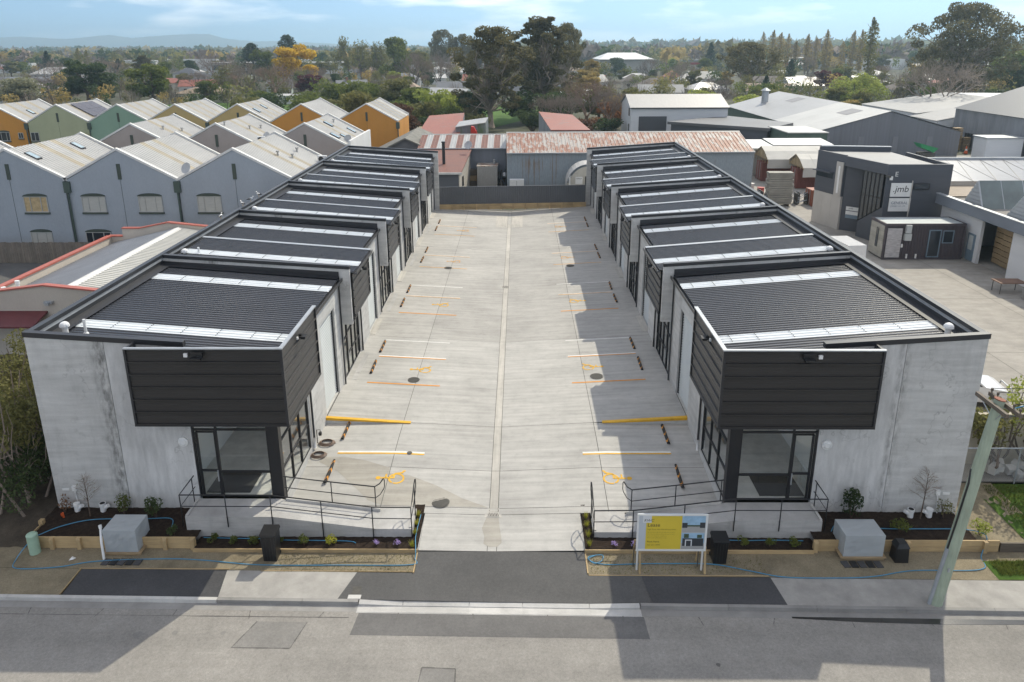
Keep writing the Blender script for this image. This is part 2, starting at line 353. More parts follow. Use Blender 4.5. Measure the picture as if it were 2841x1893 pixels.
ground = struct(mb, 'ground', M_ground)
mb = MB(); strip(mb, [-120, -40, 0, 40, 120], lambda x: -30, lambda x: yk(x)-0.46, RZ); road = struct(mb, 'road', M_road)
M_roadn = asphalt('newer_road_strip', (0.135, 0.13, 0.125), 0.15, 0.2)
# patches cut into the road and the strip of new asphalt before the crossing
mb = MB(); mb.quad((-5.6, 19.55, RZ+.004), (4.25, 19.42, RZ+.004), (4.2, yk(4.2)-.5, RZ+.004), (-5.5, yk(-5.5)-.5, RZ+.004)); mb.build('asphalt_patch', M_roadn, road)
M_roadp = asphalt('road_patch', (0.215, 0.205, 0.19), 0.1, 0.2)
mb = MB(); mb.quad((-9.3, 19.0, RZ+.004), (-7.4, 18.98, RZ+.004), (-7.15, 20.1, RZ+.004), (-8.85, 20.12, RZ+.004)); mb.build('asphalt_patch', M_roadp, road)
mb = MB(); mb.quad((-3.3, 15.5, RZ+.004), (-2.0, 15.5, RZ+.004), (-2.0, 18.2, RZ+.004), (-3.05, 18.25, RZ+.004)); mb.build('asphalt_patch', M_roadp, road)
M_wet = plain('wet_gutter', (0.035, 0.034, 0.032), 0.12, 0, 0.2, 2, spec=0.7)
mb = MB(); mb.poly([(9.2, yk(9.2)-.47, RZ+.008), (11.5, yk(11.5)-.60, RZ+.008), (14.2, yk(14)-.66, RZ+.008), (17, yk(17)-.60, RZ+.008), (24, yk(24)-.56, RZ+.008), (24, yk(24)-.40, RZ+.008), (9.2, yk(9.2)-.40, RZ+.008)]); mb.build('wet_patch', M_wet, road)

M_tar = asphalt('tar_seam', (0.12, 0.113, 0.105), .2, .2)
def seam(pts, wd):
    p = MB(); q_ = random.Random(len(pts)); n_ = len(pts)
    for (xa, ya), (xb, yb) in zip(pts[:-1], pts[1:]):
        m_ = 8
        for k in range(m_):
            f0, f1 = k/m_, (k+1)/m_; w0 = wd*q_.uniform(.5, 1.4); a_ = (xa+(xb-xa)*f0, ya+(yb-ya)*f0); b_ = (xa+(xb-xa)*f1, ya+(yb-ya)*f1); d_ = Vector((b_[0]-a_[0], b_[1]-a_[1])).normalized(); n2 = (-d_.y*w0, d_.x*w0)
            p.quad((a_[0]-n2[0], a_[1]-n2[1], RZ+.006), (b_[0]-n2[0], b_[1]-n2[1], RZ+.006), (b_[0]+n2[0], b_[1]+n2[1], RZ+.006), (a_[0]+n2[0], a_[1]+n2[1], RZ+.006))
    p.build('tar_seam', M_tar, road)
seam([(-9.3, 19.0), (-7.4, 18.98), (-7.15, 20.1)], .018); seam([(-8.85, 20.12), (-9.3, 19.0)], .018); seam([(-3.3, 15.5), (-3.15, 17), (-3.05, 18.25), (-2.0, 18.2)], .02); seam([(-2.0, 18.2), (-1.95, 17), (-2.0, 15.5)], .025)
for k in range(16): x_ = -22+k*2.55; seam([(x_, yk(x_)-.47), (x_-.12+.1*(k % 3), yk(x_)-.75-.1*(k % 2))], .012)
seam([(-26, yk(-26)-.80), (-18, yk(-18)-.78), (-10, yk(-10)-.74), (-5.8, yk(-6)-.72)], .012)
for x_, y_, r_ in ((-13.3, 17.4, .16), (-7.1, 17.55, .05), (-9.8, 19.6, .12), (-12.6, 19.5, .2), (-11.4, 19.6, .14), (-15, 17.5, .06), (6.2, 18.4, .1), (9.5, 17.1, .07)):
    p = MB(); p.poly([(x_+r_*math.cos(a*.785)*(.7+.3*math.sin(a*2.3)), y_+r_*.8*math.sin(a*.785), RZ+.005) for a in range(8)]); p.build('tar_spot', M_roadp if r_ > .1 else M_tar, road)
def kerb_run(name, x0, x1, m, mg, h=0.12, piece=3.0, mound=False):
    root = MB(); strip(root, [x0, x1], lambda x: yk(x)-0.46, lambda x: yk(x)-.14, RZ+.002); o = struct(root, name, mg)
    x = x0; k = 0
    while x < x1-0.05:
        b = min(x+piece, x1)
        if x1-b < 0.6: b = x1
        p = MB(); y = lambda q: yk(q)
        top = FZ+.012 if h > .1 else RZ+h
        p.hexa([(x+.006, y(x)-.155, RZ-.02), (b-.006, y(b)-.155, RZ-.02), (b-.006, y(b)+.0, RZ-.02), (x+.006, y(x)+.0, RZ-.02),
                (x+.006, y(x)-.135, top), (b-.006, y(b)-.135, top), (b-.006, y(b), top+.004), (x+.006, y(x), top+.004)])
        p.build('kerb_stone', m, o); x = b; k += 1
    return o
kerb_run('kerb', -60, -10.55, M_kerb, M_kerbold)
kerb_run('kerb', -10.55, -5.6, M_kerbold, M_kerbold)
kerb_run('kerb', 4.15, 60, M_kerbold, M_kerbold)
# dropped kerb of the vehicle crossing, four cast lengths with tapered ends
root = MB(); root.quad((-5.6, yk(-5.6)-.50, RZ+.002), (4.15, yk(4.15)-.50, RZ+.002), (4.15, yk(4.15), RZ+.002), (-5.6, yk(-5.6), RZ+.002)); cr_ = struct(root, 'kerb', M_kerb)
cx_ = [-5.58, -4.05, -1.75, 0.1, 2.4, 4.13]; hz = [0.115, 0.06, 0.06, 0.06, 0.06, 0.115]
for i in range(5):
    p = MB(); a, b = cx_[i]+.008, cx_[i+1]-.008; za, zb = RZ+hz[i], RZ+hz[i+1]
    p.hexa([(a, yk(a)-.47, RZ-.02), (b, yk(b)-.47, RZ-.02), (b, yk(b)-.17, RZ-.02), (a, yk(a)-.17, RZ-.02), (a, yk(a)-.47, RZ+.010), (b, yk(b)-.47, RZ+.010), (b, yk(b)-.17, RZ+.004), (a, yk(a)-.17, RZ+.004)])
    p.build('kerb_stone', M_kerb, cr_)
    p = MB(); p.hexa([(a, yk(a)-.165, RZ-.02), (b, yk(b)-.165, RZ-.02), (b, yk(b)-.004, RZ-.02), (a, yk(a)-.004, RZ-.02), (a, yk(a)-.165, za-.035), (b, yk(b)-.165, zb-.035), (b, yk(b)-.004, za*0+FZ+.006 if hz[i+1] > .1 else zb+.01), (a, yk(a)-.004, FZ+.006 if hz[i] > .1 else za+.01)])
    p.build('kerb_stone', M_kerb, cr_)
# footpath pieces
def yp(x): return yk(x)+1.36
footpath = MB(); footpath.quad((-10.55, yk(-10.55)+.01, FZ+.004), (-6.35, yk(-6.35)+.01, FZ+.004), (-5.95, yp(-5.9), FZ+.004), (-10.75, yp(-10.75)+.02, FZ+.004)); footpath = struct(footpath, 'footpath', M_path)
p = MB(); p.quad((-16.1, yk(-16.1)+.01, FZ+.004), (-10.55, yk(-10.55)+.01, FZ+.004), (-10.75, yp(-10.75)+.02, FZ+.004), (-16.15, yp(-16.1)+.02, FZ+.004)); p.build('asphalt_panel', M_asph, footpath)
p = MB(); p.box(-16.24, -10.7, yp(-13)+.03, yp(-13)+.055, FZ-.02, FZ+.03); p.box(-16.2, -16.175, yk(-16)+.05, yp(-16)+.03, FZ-.02, FZ+.03); p.build('timber_edging', M_pine, footpath)
p = MB(); p.poly([(9.2, yk(9.2)+.01, FZ+.004), (60, yk(60)+.01, FZ+.004), (60, yp(60), FZ+.004), (9.05, yp(9.05), FZ+.004)]); p.build('path_slab', M_path, footpath)
p = MB(); p.poly([(-80, yk(-80)+.01, FZ+.003), (-16.2, yk(-16.2)+.01, FZ+.003), (-16.2, yp(-16), FZ+.003), (-80, yp(-80), FZ+.003)]); p.build('soil_strip', M_verge, footpath)
drive = MB(); drive.poly([(-6.35, yk(-6.35)+.01, FZ+.004), (-5.6, yk(-5.6)+.0, FZ+.004), (-4.05, yk(-4.05), RZ+.07), (2.4, yk(2.4), RZ+.07), (4.15, yk(4.15)+.0, FZ+.004), (9.2, yk(9.2)+.01, FZ+.004), (9.05, yp(9.05), FZ+.004), (2.45, yp(2.45), FZ+.004), (2.45, 23.5, -.40), (-3.85, 23.5, -.40), (-3.85, yp(-3.85), FZ+.004), (-5.95, yp(-5.95), FZ+.004)])
drive = struct(drive, 'driveway', M_asph2)
p = MB(); p.poly([(4.6, yk(4.6)+.02, FZ+.008), (9.19, yk(9.19)+.02, FZ+.008), (9.04, yp(9.04)-.01, FZ+.008), (4.4, yp(4.4)-.01, FZ+.008)]); p.build('asphalt_panel', M_asph, drive)
# sump lid beside the crossing
p = MB(); p.box(-6.0, -5.55, yk(-5.8)+.01, yk(-5.8)+.20, FZ-.05, FZ+.02); p.build('sump_lid', M_kerb, footpath)
p = MB(); p.box(-5.92, -5.62, yk(-5.8)+.24, yk(-5.8)+.62, FZ-.05, FZ+.012); p.build('valve_cover', M_iron, footpath)

# verges and beds
p = MB(); p.quad((-40, yp(-40), FZ), (-3.86, yp(-3.86)+.03, FZ), (-3.86, 23.75, FZ+.01), (-40, 23.75, FZ+.01)); verge = struct(p, 'verge', M_verge)
p = MB(); p.quad((2.46, yp(2.46)+.03, FZ), (60, yp(60), FZ), (60, 23.75, FZ+.01), (2.46, 23.75, FZ+.01)); struct(p, 'verge', M_verge)
def bumpy(x0, x1, y0, y1, fz, nx, ny, amp, seed):
    q = random.Random(seed); b = MB(); vs = []
    for j in range(ny+1):
        for i in range(nx+1):
            x = x0+(x1-x0)*i/nx; y = y0+(y1-y0)*j/ny; vs.append((x, y, fz(x, y)+q.uniform(-amp, amp)))
    b.add(vs, [(j*(nx+1)+i, j*(nx+1)+i+1, (j+1)*(nx+1)+i+1, (j+1)*(nx+1)+i) for j in range(ny) for i in range(nx)]); return b
for s in (-1, 1):
    if s < 0: a0, a1, b0, b1, c0, c1 = -18.95, -12.4, -12.45, -3.9, -4.3, -3.9
    else: a0, a1, b0, b1, c0, c1 = 11.2, 17.35, 2.5, 11.25, 2.5, 2.9
    o = bumpy(a0, a1, 23.72, 25.62, lambda x, y: -0.06+(y-23.7)*0.04, 60, 20, 0.02, 3+s).build('mulch_bed', M_mulch, None, 'structure', True)
    bumpy(b0, b1, 23.52, 24.35, lambda x, y: -0.33, 70, 9, 0.02, 5+s).build('mulch_bed', M_mulch, None, 'structure', True)
    bumpy(c0, c1, 24.35, 26.1, lambda x, y: -0.33+max(0, y-24.35)*0.10, 5, 16, 0.015, 7+s).build('mulch_bed', M_mulch, None, 'structure', True)
bumpy(-40, -18.9, 23.7, 60, lambda x, y: 0.02 if y > 25.2 else -0.44+(y-23.7)*0.306, 40, 60, 0.04, 21).build('soil', M_soil, None, 'structure', True)
bumpy(17.35, 20.2, 23.72, 27.6, lambda x, y: -0.12+(y-23.7)*.02, 20, 20, 0.03, 22).build('soil', M_verge, None, 'structure', True)
bumpy(19.2, 60, 23.75, 27.55, lambda x, y: -0.08, 60, 16, 0.03, 23).build('lawn', M_lawn, None, 'structure', True)
p = bumpy(17.2, 60, yp(20)+.06, 23.1, lambda x, y: FZ+.012+(x-17.2)*.0008, 60, 8, 0.012, 24).build('lawn', M_lawn, None, 'structure', True)
# grass blades on the two lawns: an uncountable mass
def blades(name, areas, n, h, m, label, cat, seed):
    q = random.Random(seed); b = MB()
    for (x0, x1, y0, y1, z) in areas:
        for i in range(n):
            x = q.uniform(x0, x1); y = q.uniform(y0, y1); a = q.uniform(0, 6.28); hh = h*q.uniform(.5, 1.3); wv = .012
            b.add([(x-wv*math.cos(a), y-wv*math.sin(a), z), (x+wv*math.cos(a), y+wv*math.sin(a), z), (x+q.uniform(-.5, .5)*hh, y+q.uniform(-.5, .5)*hh, z+hh)], [(0, 1, 2)])
    o = b.build(name, m, None, 'stuff'); return tag(o, label, cat)

# yard: separately cast slabs either side of a centre drain channel
XL, XR, XC = -9.5, 8.19, -1.06
def yz(x, y):
    d = max(0, abs(x-XC)-.18); lz = -0.40*max(0, min(1, (31.0-y)/7.5)); t = 0.25+0.75*max(0, min(1, (y-23.5)/6.5))
    return lz+(min(.055*d, .24)*t if y < 32.25 else .055*d)
def slab(mb, xa, xb, ya, yb, dz=0, nx=3, ny=2, yfun=None):
    vs = []; g = .011
    for j in range(ny+1):
        for i in range(nx+1):
            x = xa+g+(xb-xa-2*g)*i/nx; y0 = ya+g+(yb-ya-2*g)*j/ny
            if yfun: y0 += yfun(x)*j/ny
            vs.append((x, y0, yz(x, min(y0, 32.24) if yb <= 32.3 else max(y0, 32.26))+dz))
    fs = [(j*(nx+1)+i, j*(nx+1)+i+1, (j+1)*(nx+1)+i+1, (j+1)*(nx+1)+i) for j in range(ny) for i in range(nx)]
    mb.add(vs, fs)
mb = MB()
slab(mb, -3.86, 2.46, 23.5, 25.6, -.025, 6, 4)
for (xa, xb) in ((XL-.3, XC), (XC, XR+.3)):
    for ya, yb in ((25.6, 27), (27, 32.24), (32.26, 60), (60, 82)): slab(mb, xa, xb, ya, yb, -.025, 6, 4)
yard = struct(mb, 'yard', M_joint)
ysplit = [23.5, 26.0, 28.55, 32.25, 43.0, 53.9, 64.4, 73.3, 80.45]
cols = [(XL-.02, -5.72), (-5.72, -1.24), (-0.88, 3.62), (3.62, XR+.02)]
for j in range(len(ysplit)-1):
    for i, (xa, xb) in enumerate(cols):
        if j == 0:
            if i in (1, 2):
                p = MB(); slab(p, max(xa, -3.86), min(xb, 2.46), 23.5, 25.6, 0, 4, 4); p.build('concrete_slab', M_yard2, yard)
            p = MB(); slab(p, xa, xb, 25.6, 26.0, 0, 6, 2); p.build('concrete_slab', M_yard2, yard); continue
        last = j == len(ysplit)-2
        p = MB(); slab(p, xa, xb, ysplit[j], ysplit[j+1], 0, 6, 10, (lambda x: 0.0727*(x+9)) if last else None)
        p.build('concrete_slab', M_yard2 if j in (0, 1, 2, 3) else M_yard, yard)
    if j:
        p = MB(); ya, yb = ysplit[j]+.01, min(ysplit[j+1], 74.9)-.01
        slab(p, -1.24, -.88, ya-.01, yb+.01, 0.001, 1, 10)
        p.build('drain_channel', M_chan, yard)
p = MB(); slab(p, -1.24, -.88, 23.5, 26.0); slab(p, -1.24, -.88, 74.9, 81.0); p.build('concrete_slab', M_yard2, yard)
p = MB(); 
for (x0, x1) in ((-2.5, -1.25), (-.87, .35)): slab(p, x0, x1, 73.4, 78.6, .004)
p.build('pale_infill', M_chan, yard)
# damp stains left by the hose
M_damp = concrete('damp_concrete', (0.37, 0.345, 0.30), (0.29, 0.265, 0.225), (0.16, 2.4, 1), 0.5, 0.7)
def blob(pts, dz=.005):
    return MB().poly([(x, y, yz(x, y)+dz) for x, y in pts])
blob([(-1.35, 25.4), (-0.85, 25.4), (-0.8, 24.9), (-0.72, 24.3), (-0.7, 23.95), (-0.85, 23.75), (-1.15, 23.72), (-1.4, 23.9), (-1.38, 24.3), (-1.5, 24.8)]).build('damp_stain', M_damp, yard)
def fan(pts, dz=.005):
    b = MB(); c = (sum(p[0] for p in pts)/len(pts), sum(p[1] for p in pts)/len(pts)); n = len(pts)
    b.add([(c[0], c[1], yz(*c)+dz)]+[(x, y, yz(x, y)+dz) for x, y in pts], [(0, 1+i, 1+(i+1) % n) for i in range(n)]); return b
fan([(-9.0, 29.3), (-7.8, 29.25), (-6.9, 29.0), (-5.75, 28.5), (-5.73, 26.05), (-6.3, 26.3), (-6.9, 27.0), (-8.0, 28.2), (-9.0, 28.9)]).build('damp_stain', M_damp, yard)
fan([(-5.70, 28.1), (-4.8, 28.0), (-3.6, 27.4), (-2.4, 26.6), (-1.3, 26.05), (-3.0, 26.05), (-4.3, 26.03), (-5.70, 26.03)]).build('damp_stain', M_damp, yard)

# painted stall lines, symbols (thin sheets on the slabs)
def paint(x0, x1, y0, y1, m, name, dz=.009):
    p = MB(); n = 4
    for i in range(n):
        a = x0+(x1-x0)*i/n; b = x0+(x1-x0)*(i+1)/n
        p.quad((a, y0, yz(a, y0)+dz), (b, y0, yz(b, y0)+dz), (b, y1, yz(b, y1)+dz), (a, y1, yz(a, y1)+dz))
    return p.build(name, m, yard)
M_faint_o = plain('worn_orange_line', (0.60, 0.33, 0.11), 0.75, 0, 0.2, 3, fine=0.25)
M_faint_w = plain('worn_white_line', (0.58, 0.56, 0.52), 0.75, 0, 0.15, 3, fine=0.2)
def wheelchair(cx, cy, s, m, sgn):
    p = MB()
    def T(a, b): x = cx+sgn*a*s; y = cy+b*s; return (x, y, yz(x, y)+.012)
    def band(pts, wd):
        pts = [Vector((a, b)) for a, b in pts]; L_ = []; R_ = []
        for i, q in enumerate(pts):
            d = (pts[min(i+1, len(pts)-1)]-pts[max(i-1, 0)]); d.normalize(); n = Vector((-d.y, d.x))*wd/2; L_.append(q+n); R_.append(q-n)
        k = len(pts); p.add([T(*q) for q in L_]+[T(*q) for q in R_], [(i, i+1, k+i+1, k+i) for i in range(k-1)])
    band([(.10+.33*math.cos(R(a)), -.06+.33*math.sin(R(a))) for a in range(60, 245, 14)][::-1]+[(.10+.33*math.cos(R(a)), -.06+.33*math.sin(R(a))) for a in range(46, -116, -14)], .085)   # wheel
    n = 12; c = (-.74, -.02); p.add([T(*c)]+[T(c[0]+.12*math.cos(6.283*i/n), c[1]+.12*math.sin(6.283*i/n)) for i in range(n)], [(0, 1+i, 1+(i+1) % n) for i in range(n)])
    band([(-.60, -.02), (-.40, -.02), (-.20, -.02), (-.02, .0)], .10)        # back
    band([(-.40, -.02), (-.40, .26)], .08)                                     # arm
    band([(-.04, -.04), (-.04, .16), (.0, .30), (.16, .34), (.30, .37)], .10)  # thigh
    band([(.30, .33), (.36, .50), (.44, .52)], .10)                            # foot
    return p.build('wheelchair_symbol', m, yard)
for s, x0, x1, base, P in ((-1, -8.33, -4.36, 36.4, 10.93), (1, 2.88, 6.9, 36.72, 11.33)):
    for k in range(4):
        y = base+P*k; mo = M_orange if k < 1 else M_faint_o; mw = M_linew if k < 1 else M_faint_w
        paint(x0, x1, y-.06, y+.06, M_orange if k < 2 else M_faint_o, 'stall_line')
        paint(x0, x1, y+3.56, y+3.68, mw, 'stall_line'); paint(x0, x1, y+3.46, y+3.555, mo, 'stall_line')
        paint(x0, x1, y+5.96, y+6.06, M_linew if k < 2 else M_faint_w, 'stall_line')
        wheelchair((x0+x1)/2+s*-.85, y+1.95, .92, M_yellow if k < 2 else M_faint_o, 1 if s < 0 else -1)
    paint(x0, x1, 29.60, 29.72, M_linew, 'stall_line'); paint(x0, x1, 29.50, 29.598, M_yellow, 'stall_line')
    wheelchair(-5.45 if s < 0 else 4.05, 27.8, .95, M_yellow, 1 if s < 0 else -1)
    # kerb wedge with yellow nosing that takes up the change of level
    xa, xb = (XL, -5.35) if s < 0 else (XR, 4.05)
    p = MB(); za0, zb0 = yz(xa, 32.2), yz(xb, 32.2); za1, zb1 = yz(xa, 32.3)+.10, yz(xb, 32.3)+.05
    def wedge(y0, y1, lo, hi, q):
        pts = [(xa, y0, za0-.05+lo*(za1-za0+.05)), (xb, y0, zb0-.05+lo*(zb1-zb0+.05)), (xb, y1, zb0-.05+lo*(zb1-zb0+.05)), (xa, y1, za0-.05+lo*(za1-za0+.05))]
        top = [(xa, y0, za0-.05+hi*(za1-za0+.05)), (xb, y0, zb0-.05+hi*(zb1-zb0+.05)), (xb, y1, zb0-.05+hi*(zb1-zb0+.05)), (xa, y1, za0-.05+hi*(za1-za0+.05))]
        if s > 0: pts = pts[::-1]; top = top[::-1]
        q.hexa(pts+top)
    root = thing('level_change_kerb', 'yellow topped concrete kerb wedge at the change of level, %s parking side' % ('left hand' if s < 0 else 'right hand'), 'kerb', ((xa+xb)/2, 32.2, yz((xa+xb)/2, 32.2)))
    wedge(32.14, 32.30, 0, .62, p); recalc(p.build('upstand', M_wall, root))
    p = MB(); wedge(32.12, 32.32, .63, 1.0, p); recalc(p.build('yellow_nosing', M_yellow, root))
# access covers and gratings
def cover(x, y, r, label):
    root = thing('access_cover', label, 'manhole cover', (x, y, yz(x, y)))
    p = MB(); n = 20; p.add([(x+r*math.cos(6.283*i/n), y+r*math.sin(6.283*i/n), yz(x, y)+.010) for i in range(n)], [tuple(range(n))]); p.build('frame', M_joint, root)
    p = MB(); p.cyl((x, y, yz(x, y)), (x, y, yz(x, y)+.016), r*.93, n=20); o = p.build('lid', M_iron, root)
    p = MB()
    for i in range(-4, 5):
        w_ = math.sqrt(max(0, (r*.86)**2-(i*r*.19)**2)); p.box(x-w_, x+w_, y+i*r*.19-.012, y+i*r*.19+.012, yz(x, y)+.016, yz(x, y)+.024)
    p.build('lid_ribs', M_joint, root)
cover(-5.89, 36.98, .36, 'round iron cover just behind the orange line on the left parking side')
cover(-5.98, 58.27, .36, 'round iron cover on the left parking side towards the back of the yard')
cover(4.33, 37.39, .40, 'round iron cover below the wheelchair symbol on the right parking side')
cover(4.28, 58.84, .38, 'round iron cover on the right parking side towards the back of the yard')
cover(-3.29, 26.3, .38, 'round iron cover in the driveway mouth beside the left ramp')
cover(-5.05, 29.62, .13, 'small round iron lid set in the white and yellow stall line')
def grate(x0, x1, y0, y1, label):
    z = yz(XC, y0)+.004; root = thing('drain_grate', label, 'drain', ((x0+x1)/2, y0, z))
    p = MB(); p.box(x0-.12, x1+.12, y0-.08, y1+.08, z-.05, z+.003); p.build('surround', M_chan, root)
    p = MB(); p.box(x0, x1, y0, y1, z-.05, z+.006); p.build('sump', M_dark, root)
    n = 7
    for i in range(n+1):
        p = MB(); x = x0+(x1-x0)*i/n; pts = [(x+.025*math.sin(k*1.6+.5), y0+(y1-y0)*k/6) for k in range(7)]
        for (a, b), (c, d) in zip(pts[:-1], pts[1:]): p.hexa([(a-.016, b, z), (a+.016, b, z), (c+.016, d, z), (c-.016, d, z), (a-.016, b, z+.022), (a+.016, b, z+.022), (c+.016, d, z+.022), (c-.016, d, z+.022)])
        p.build('bar', M_chan, root)
    p = MB(); p.box(x0-.03, x1+.03, y0-.03, y0, z, z+.02); p.box(x0-.03, x1+.03, y1, y1+.03, z, z+.02); p.build('frame', M_chan, root)
grate(-1.30, -.86, 25.5, 25.98, 'wavy barred drain grate at the street end of the centre channel')
grate(-1.32, -.84, 53.8, 54.25, 'small drain grate halfway along the centre channel')
# wheel stops
def wheel_stop():
    root = thing('wheel_stop', '', 'wheel stop'); p = MB(); h = .11; wv = .075; l = .85
    p.prism([(-wv, 0), (wv, 0), (wv*.62, h*.8), (wv*.3, h), (-wv*.3, h), (-wv*.62, h*.8)], -l, l); recalc(p.build('body', M_rubber, root, local=True))
    for i, y in enumerate((-.62, 0.0, .62)):
        p = MB(); e = .004
        for sgn in (1, -1):
            p.quad((sgn*(wv+e), y-.08, .004), (sgn*(wv+e), y+.08, .004), (sgn*(wv*.62+e), y+.08+.10*sgn, h*.8+e), (sgn*(wv*.62+e), y-.08+.10*sgn, h*.8+e))
            p.quad((sgn*(wv*.62+e), y-.08+.1*sgn, h*.8+e), (sgn*(wv*.62+e), y+.08+.1*sgn, h*.8+e), (0, y+.08+.02*sgn, h+e), (0, y-.08+.02*sgn, h+e))
        p.build('reflector', M_orange, root, local=True)
    return root
ws0 = wheel_stop(); first = True
ordn = ['first', 'second', 'third', 'fourth', 'fifth', 'sixth', 'seventh', 'eighth', 'ninth', 'tenth']
for s, x, ys in ((-1, -8.36, [28.2, 31.45, 38.35, 41.3, 49.28, 52.35, 60.25, 63.4, 71.35, 74.4]), (1, 6.93, [27.9, 31.1, 38.75, 41.75, 50.1, 52.95, 61.4, 64.1, 72.7, 75.3])):
    for i, y in enumerate(ys):
        if first: o = ws0; first = False
        else: o = copy_tree(ws0)
        o.location = (x, y, yz(x, y)+.004); o.rotation_euler = (0, 0, rnd.uniform(-.02, .02))
        o['label'] = '%s black and orange rubber wheel stop from the street along the %s row' % (ordn[i], 'left' if s < 0 else 'right'); o['group'] = 'rubber wheel stops at the parking stalls'
# ------------------------------------------------------------------ the two warehouse rows
XM = -0.66
D_OUT, D_WALL, D_BOX, D_BLADE, TH = 18.13, 8.84, 8.11, 8.24, 0.18
def ptop(d): return 7.65-(18.0-d)*0.066          # sloping parapet top
def rz_(d, up=0): return 6.37+(d-8.84)*0.080+up   # roof plane
def ribbed(mb, d0, d1, y0, y1, up=0, pitch=.24, h=.036, split=None):
    n = max(1, round((y1-y0)/pitch)); pt = (y1-y0)/n; pr = []
    for i in range(n):
        y = y0+i*pt; pr += [(y, 0), (y+pt*.50, 0), (y+pt*.66, h), (y+pt*.84, h)]
    pr.append((y1, 0)); ds = [d0, d1]
    vs = [(d, y, rz_(d, up)+z) for d in ds for y, z in pr]; k = len(pr)
    mb.add(vs, [(i, k+i, k+i+1, i+1) for i in range(k-1)])
def row(side, Ys, nm):
    fn = lambda d, y, z: (XM+side*d, y, z)
    def T(*p): return fn(*p)
    fn2 = lambda d, y, z: (XM+side*d, y, z)
    class F:
        flip = side < 0
        def __call__(s, d, y, z): return (XM+side*d, y, z)
    F_ = F(); nb = lambda: MB(F_)
    Y0, YE = Ys[0], Ys[-1]
    root = thing('warehouse_row', 'long concrete and charcoal steel warehouse row on the %s of the yard' % nm, 'warehouse', (XM+side*13, Y0, 0), 'pair of warehouse rows')
    B = lambda mb, n, m, p=root, **k: mb.build(n, m, p, **k)
    # outer wall in precast panels
    for i in range(5):
        a, b = Ys[i], Ys[i+1]
        p = nb(); p.box(D_OUT-TH, D_OUT, a+.012, b-.012, -.3, 7.5); B(p, 'wall_panel', M_wall)
        p = nb(); p.box(D_OUT-TH-.04, D_OUT+.03, a, b, 7.50, 7.66); B(p, 'parapet_cap', M_cap)
        # inside of the outer parapet: apron flashing and box gutter
        p = nb(); p.box(D_OUT-TH-.03, D_OUT-TH, a+TH, b, 6.7, 7.36); B(p, 'apron_flashing', M_cap)
        p = nb(); p.box(D_OUT-TH-.05, D_OUT-TH-.03, a+TH, b, 7.37, 7.45); B(p, 'flashing_strip', M_galv)
        p = nb(); p.quad((17.45, a+TH, rz_(17.45)+.075), (D_OUT-TH-.03, a+TH, rz_(D_OUT-TH)+.09), (D_OUT-TH-.03, b, rz_(D_OUT-TH)+.09), (17.45, b, rz_(17.45)+.075)); B(p, 'gutter_flashing', M_cap)
    # front wall: two precast panels, the opening at the corner is glazed
    for (d0, d1, m) in ((15.16, D_OUT-TH-.004, M_wall), (12.28, 15.14, M_wall2)):
        p = nb(); p.hexa([(d0, Y0, -.35), (d1, Y0, -.35), (d1, Y0+TH, -.35), (d0, Y0+TH, -.35), (d0, Y0, ptop(d0)-.16), (d1, Y0, ptop(d1)-.16), (d1, Y0+TH, ptop(d1)-.16), (d0, Y0+TH, ptop(d0)-.16)]); B(p, 'wall_panel', m)
    p = nb(); p.box(D_OUT-TH, D_OUT-.001, Y0, Y0+.011, -.35, 7.5); B(p, 'panel_edge', M_wall)
    p = nb(); p.box(8.86, 12.27, Y0+.02, Y0+TH, 4.2, 6.3); B(p, 'lintel', M_wall)
    p = nb(); d0, d1 = 12.1, D_OUT+.03; p.hexa([(d0, Y0-.03, ptop(d0)-.17), (d1, Y0-.03, ptop(d1)-.17), (d1, Y0+TH+.04, ptop(d1)-.17), (d0, Y0+TH+.04, ptop(d0)-.17), (d0, Y0-.03, ptop(d0)+.03), (d1, Y0-.03, ptop(d1)+.03), (d1, Y0+TH+.04, ptop(d1)+.03), (d0, Y0+TH+.04, ptop(d0)+.03)]); B(p, 'parapet_cap', M_cap)
    p = nb(); d0, d1 = 12.1, 13.98; p.box(d0, d1, Y0-.028, Y0-.004, 6.85, ptop(d0)-.18); B(p, 'side_flashing', M_cap)
    p = nb(); p.box(8.9, D_OUT-TH, Y0+TH, YE, 0.45, 0.52); B(p, 'floor_slab', M_floor)
    # divider fins with projecting blades, roofs between
    for i in range(1, 6):
        y = Ys[i]; p = nb(); zb = 3.75 if i < 5 else -.2; c = .15
        p.hexa([(D_BLADE, y, zb), (8.84, y, zb), (8.84, y+TH, zb), (D_BLADE, y+TH, zb), (D_BLADE, y, ptop(D_BLADE)-c), (8.84, y, ptop(8.84)-c), (8.84, y+TH, ptop(8.84)-c), (D_BLADE, y+TH, ptop(D_BLADE)-c)])
        B(p, 'blade_wall', M_wall)
        p = nb(); d0, d1 = 8.845, D_OUT-TH
        p.hexa([(d0, y, -.2), (d1, y, -.2), (d1, y+TH, -.2), (d0, y+TH, -.2), (d0, y, ptop(d0)-c), (d1, y, ptop(d1)-c), (d1, y+TH, ptop(d1)-c), (d0, y+TH, ptop(d0)-c)]); B(p, 'divider_wall', M_wall)
        p = nb(); d0, d1 = D_BLADE-.02, D_OUT-TH-.04
        p.hexa([(d0, y-.035, ptop(d0)-.17), (d1, y-.035, ptop(d1)-.17), (d1, y+TH+.035, ptop(d1)-.17), (d0, y+TH+.035, ptop(d0)-.17), (d0, y-.035, ptop(d0)), (d1, y-.035, ptop(d1)), (d1, y+TH+.035, ptop(d1)), (d0, y+TH+.035, ptop(d0))]); B(p, 'parapet_cap', M_cap)
        p = nb(); d0, d1 = 8.80, D_OUT-TH-.03   # apron at the foot of the fin
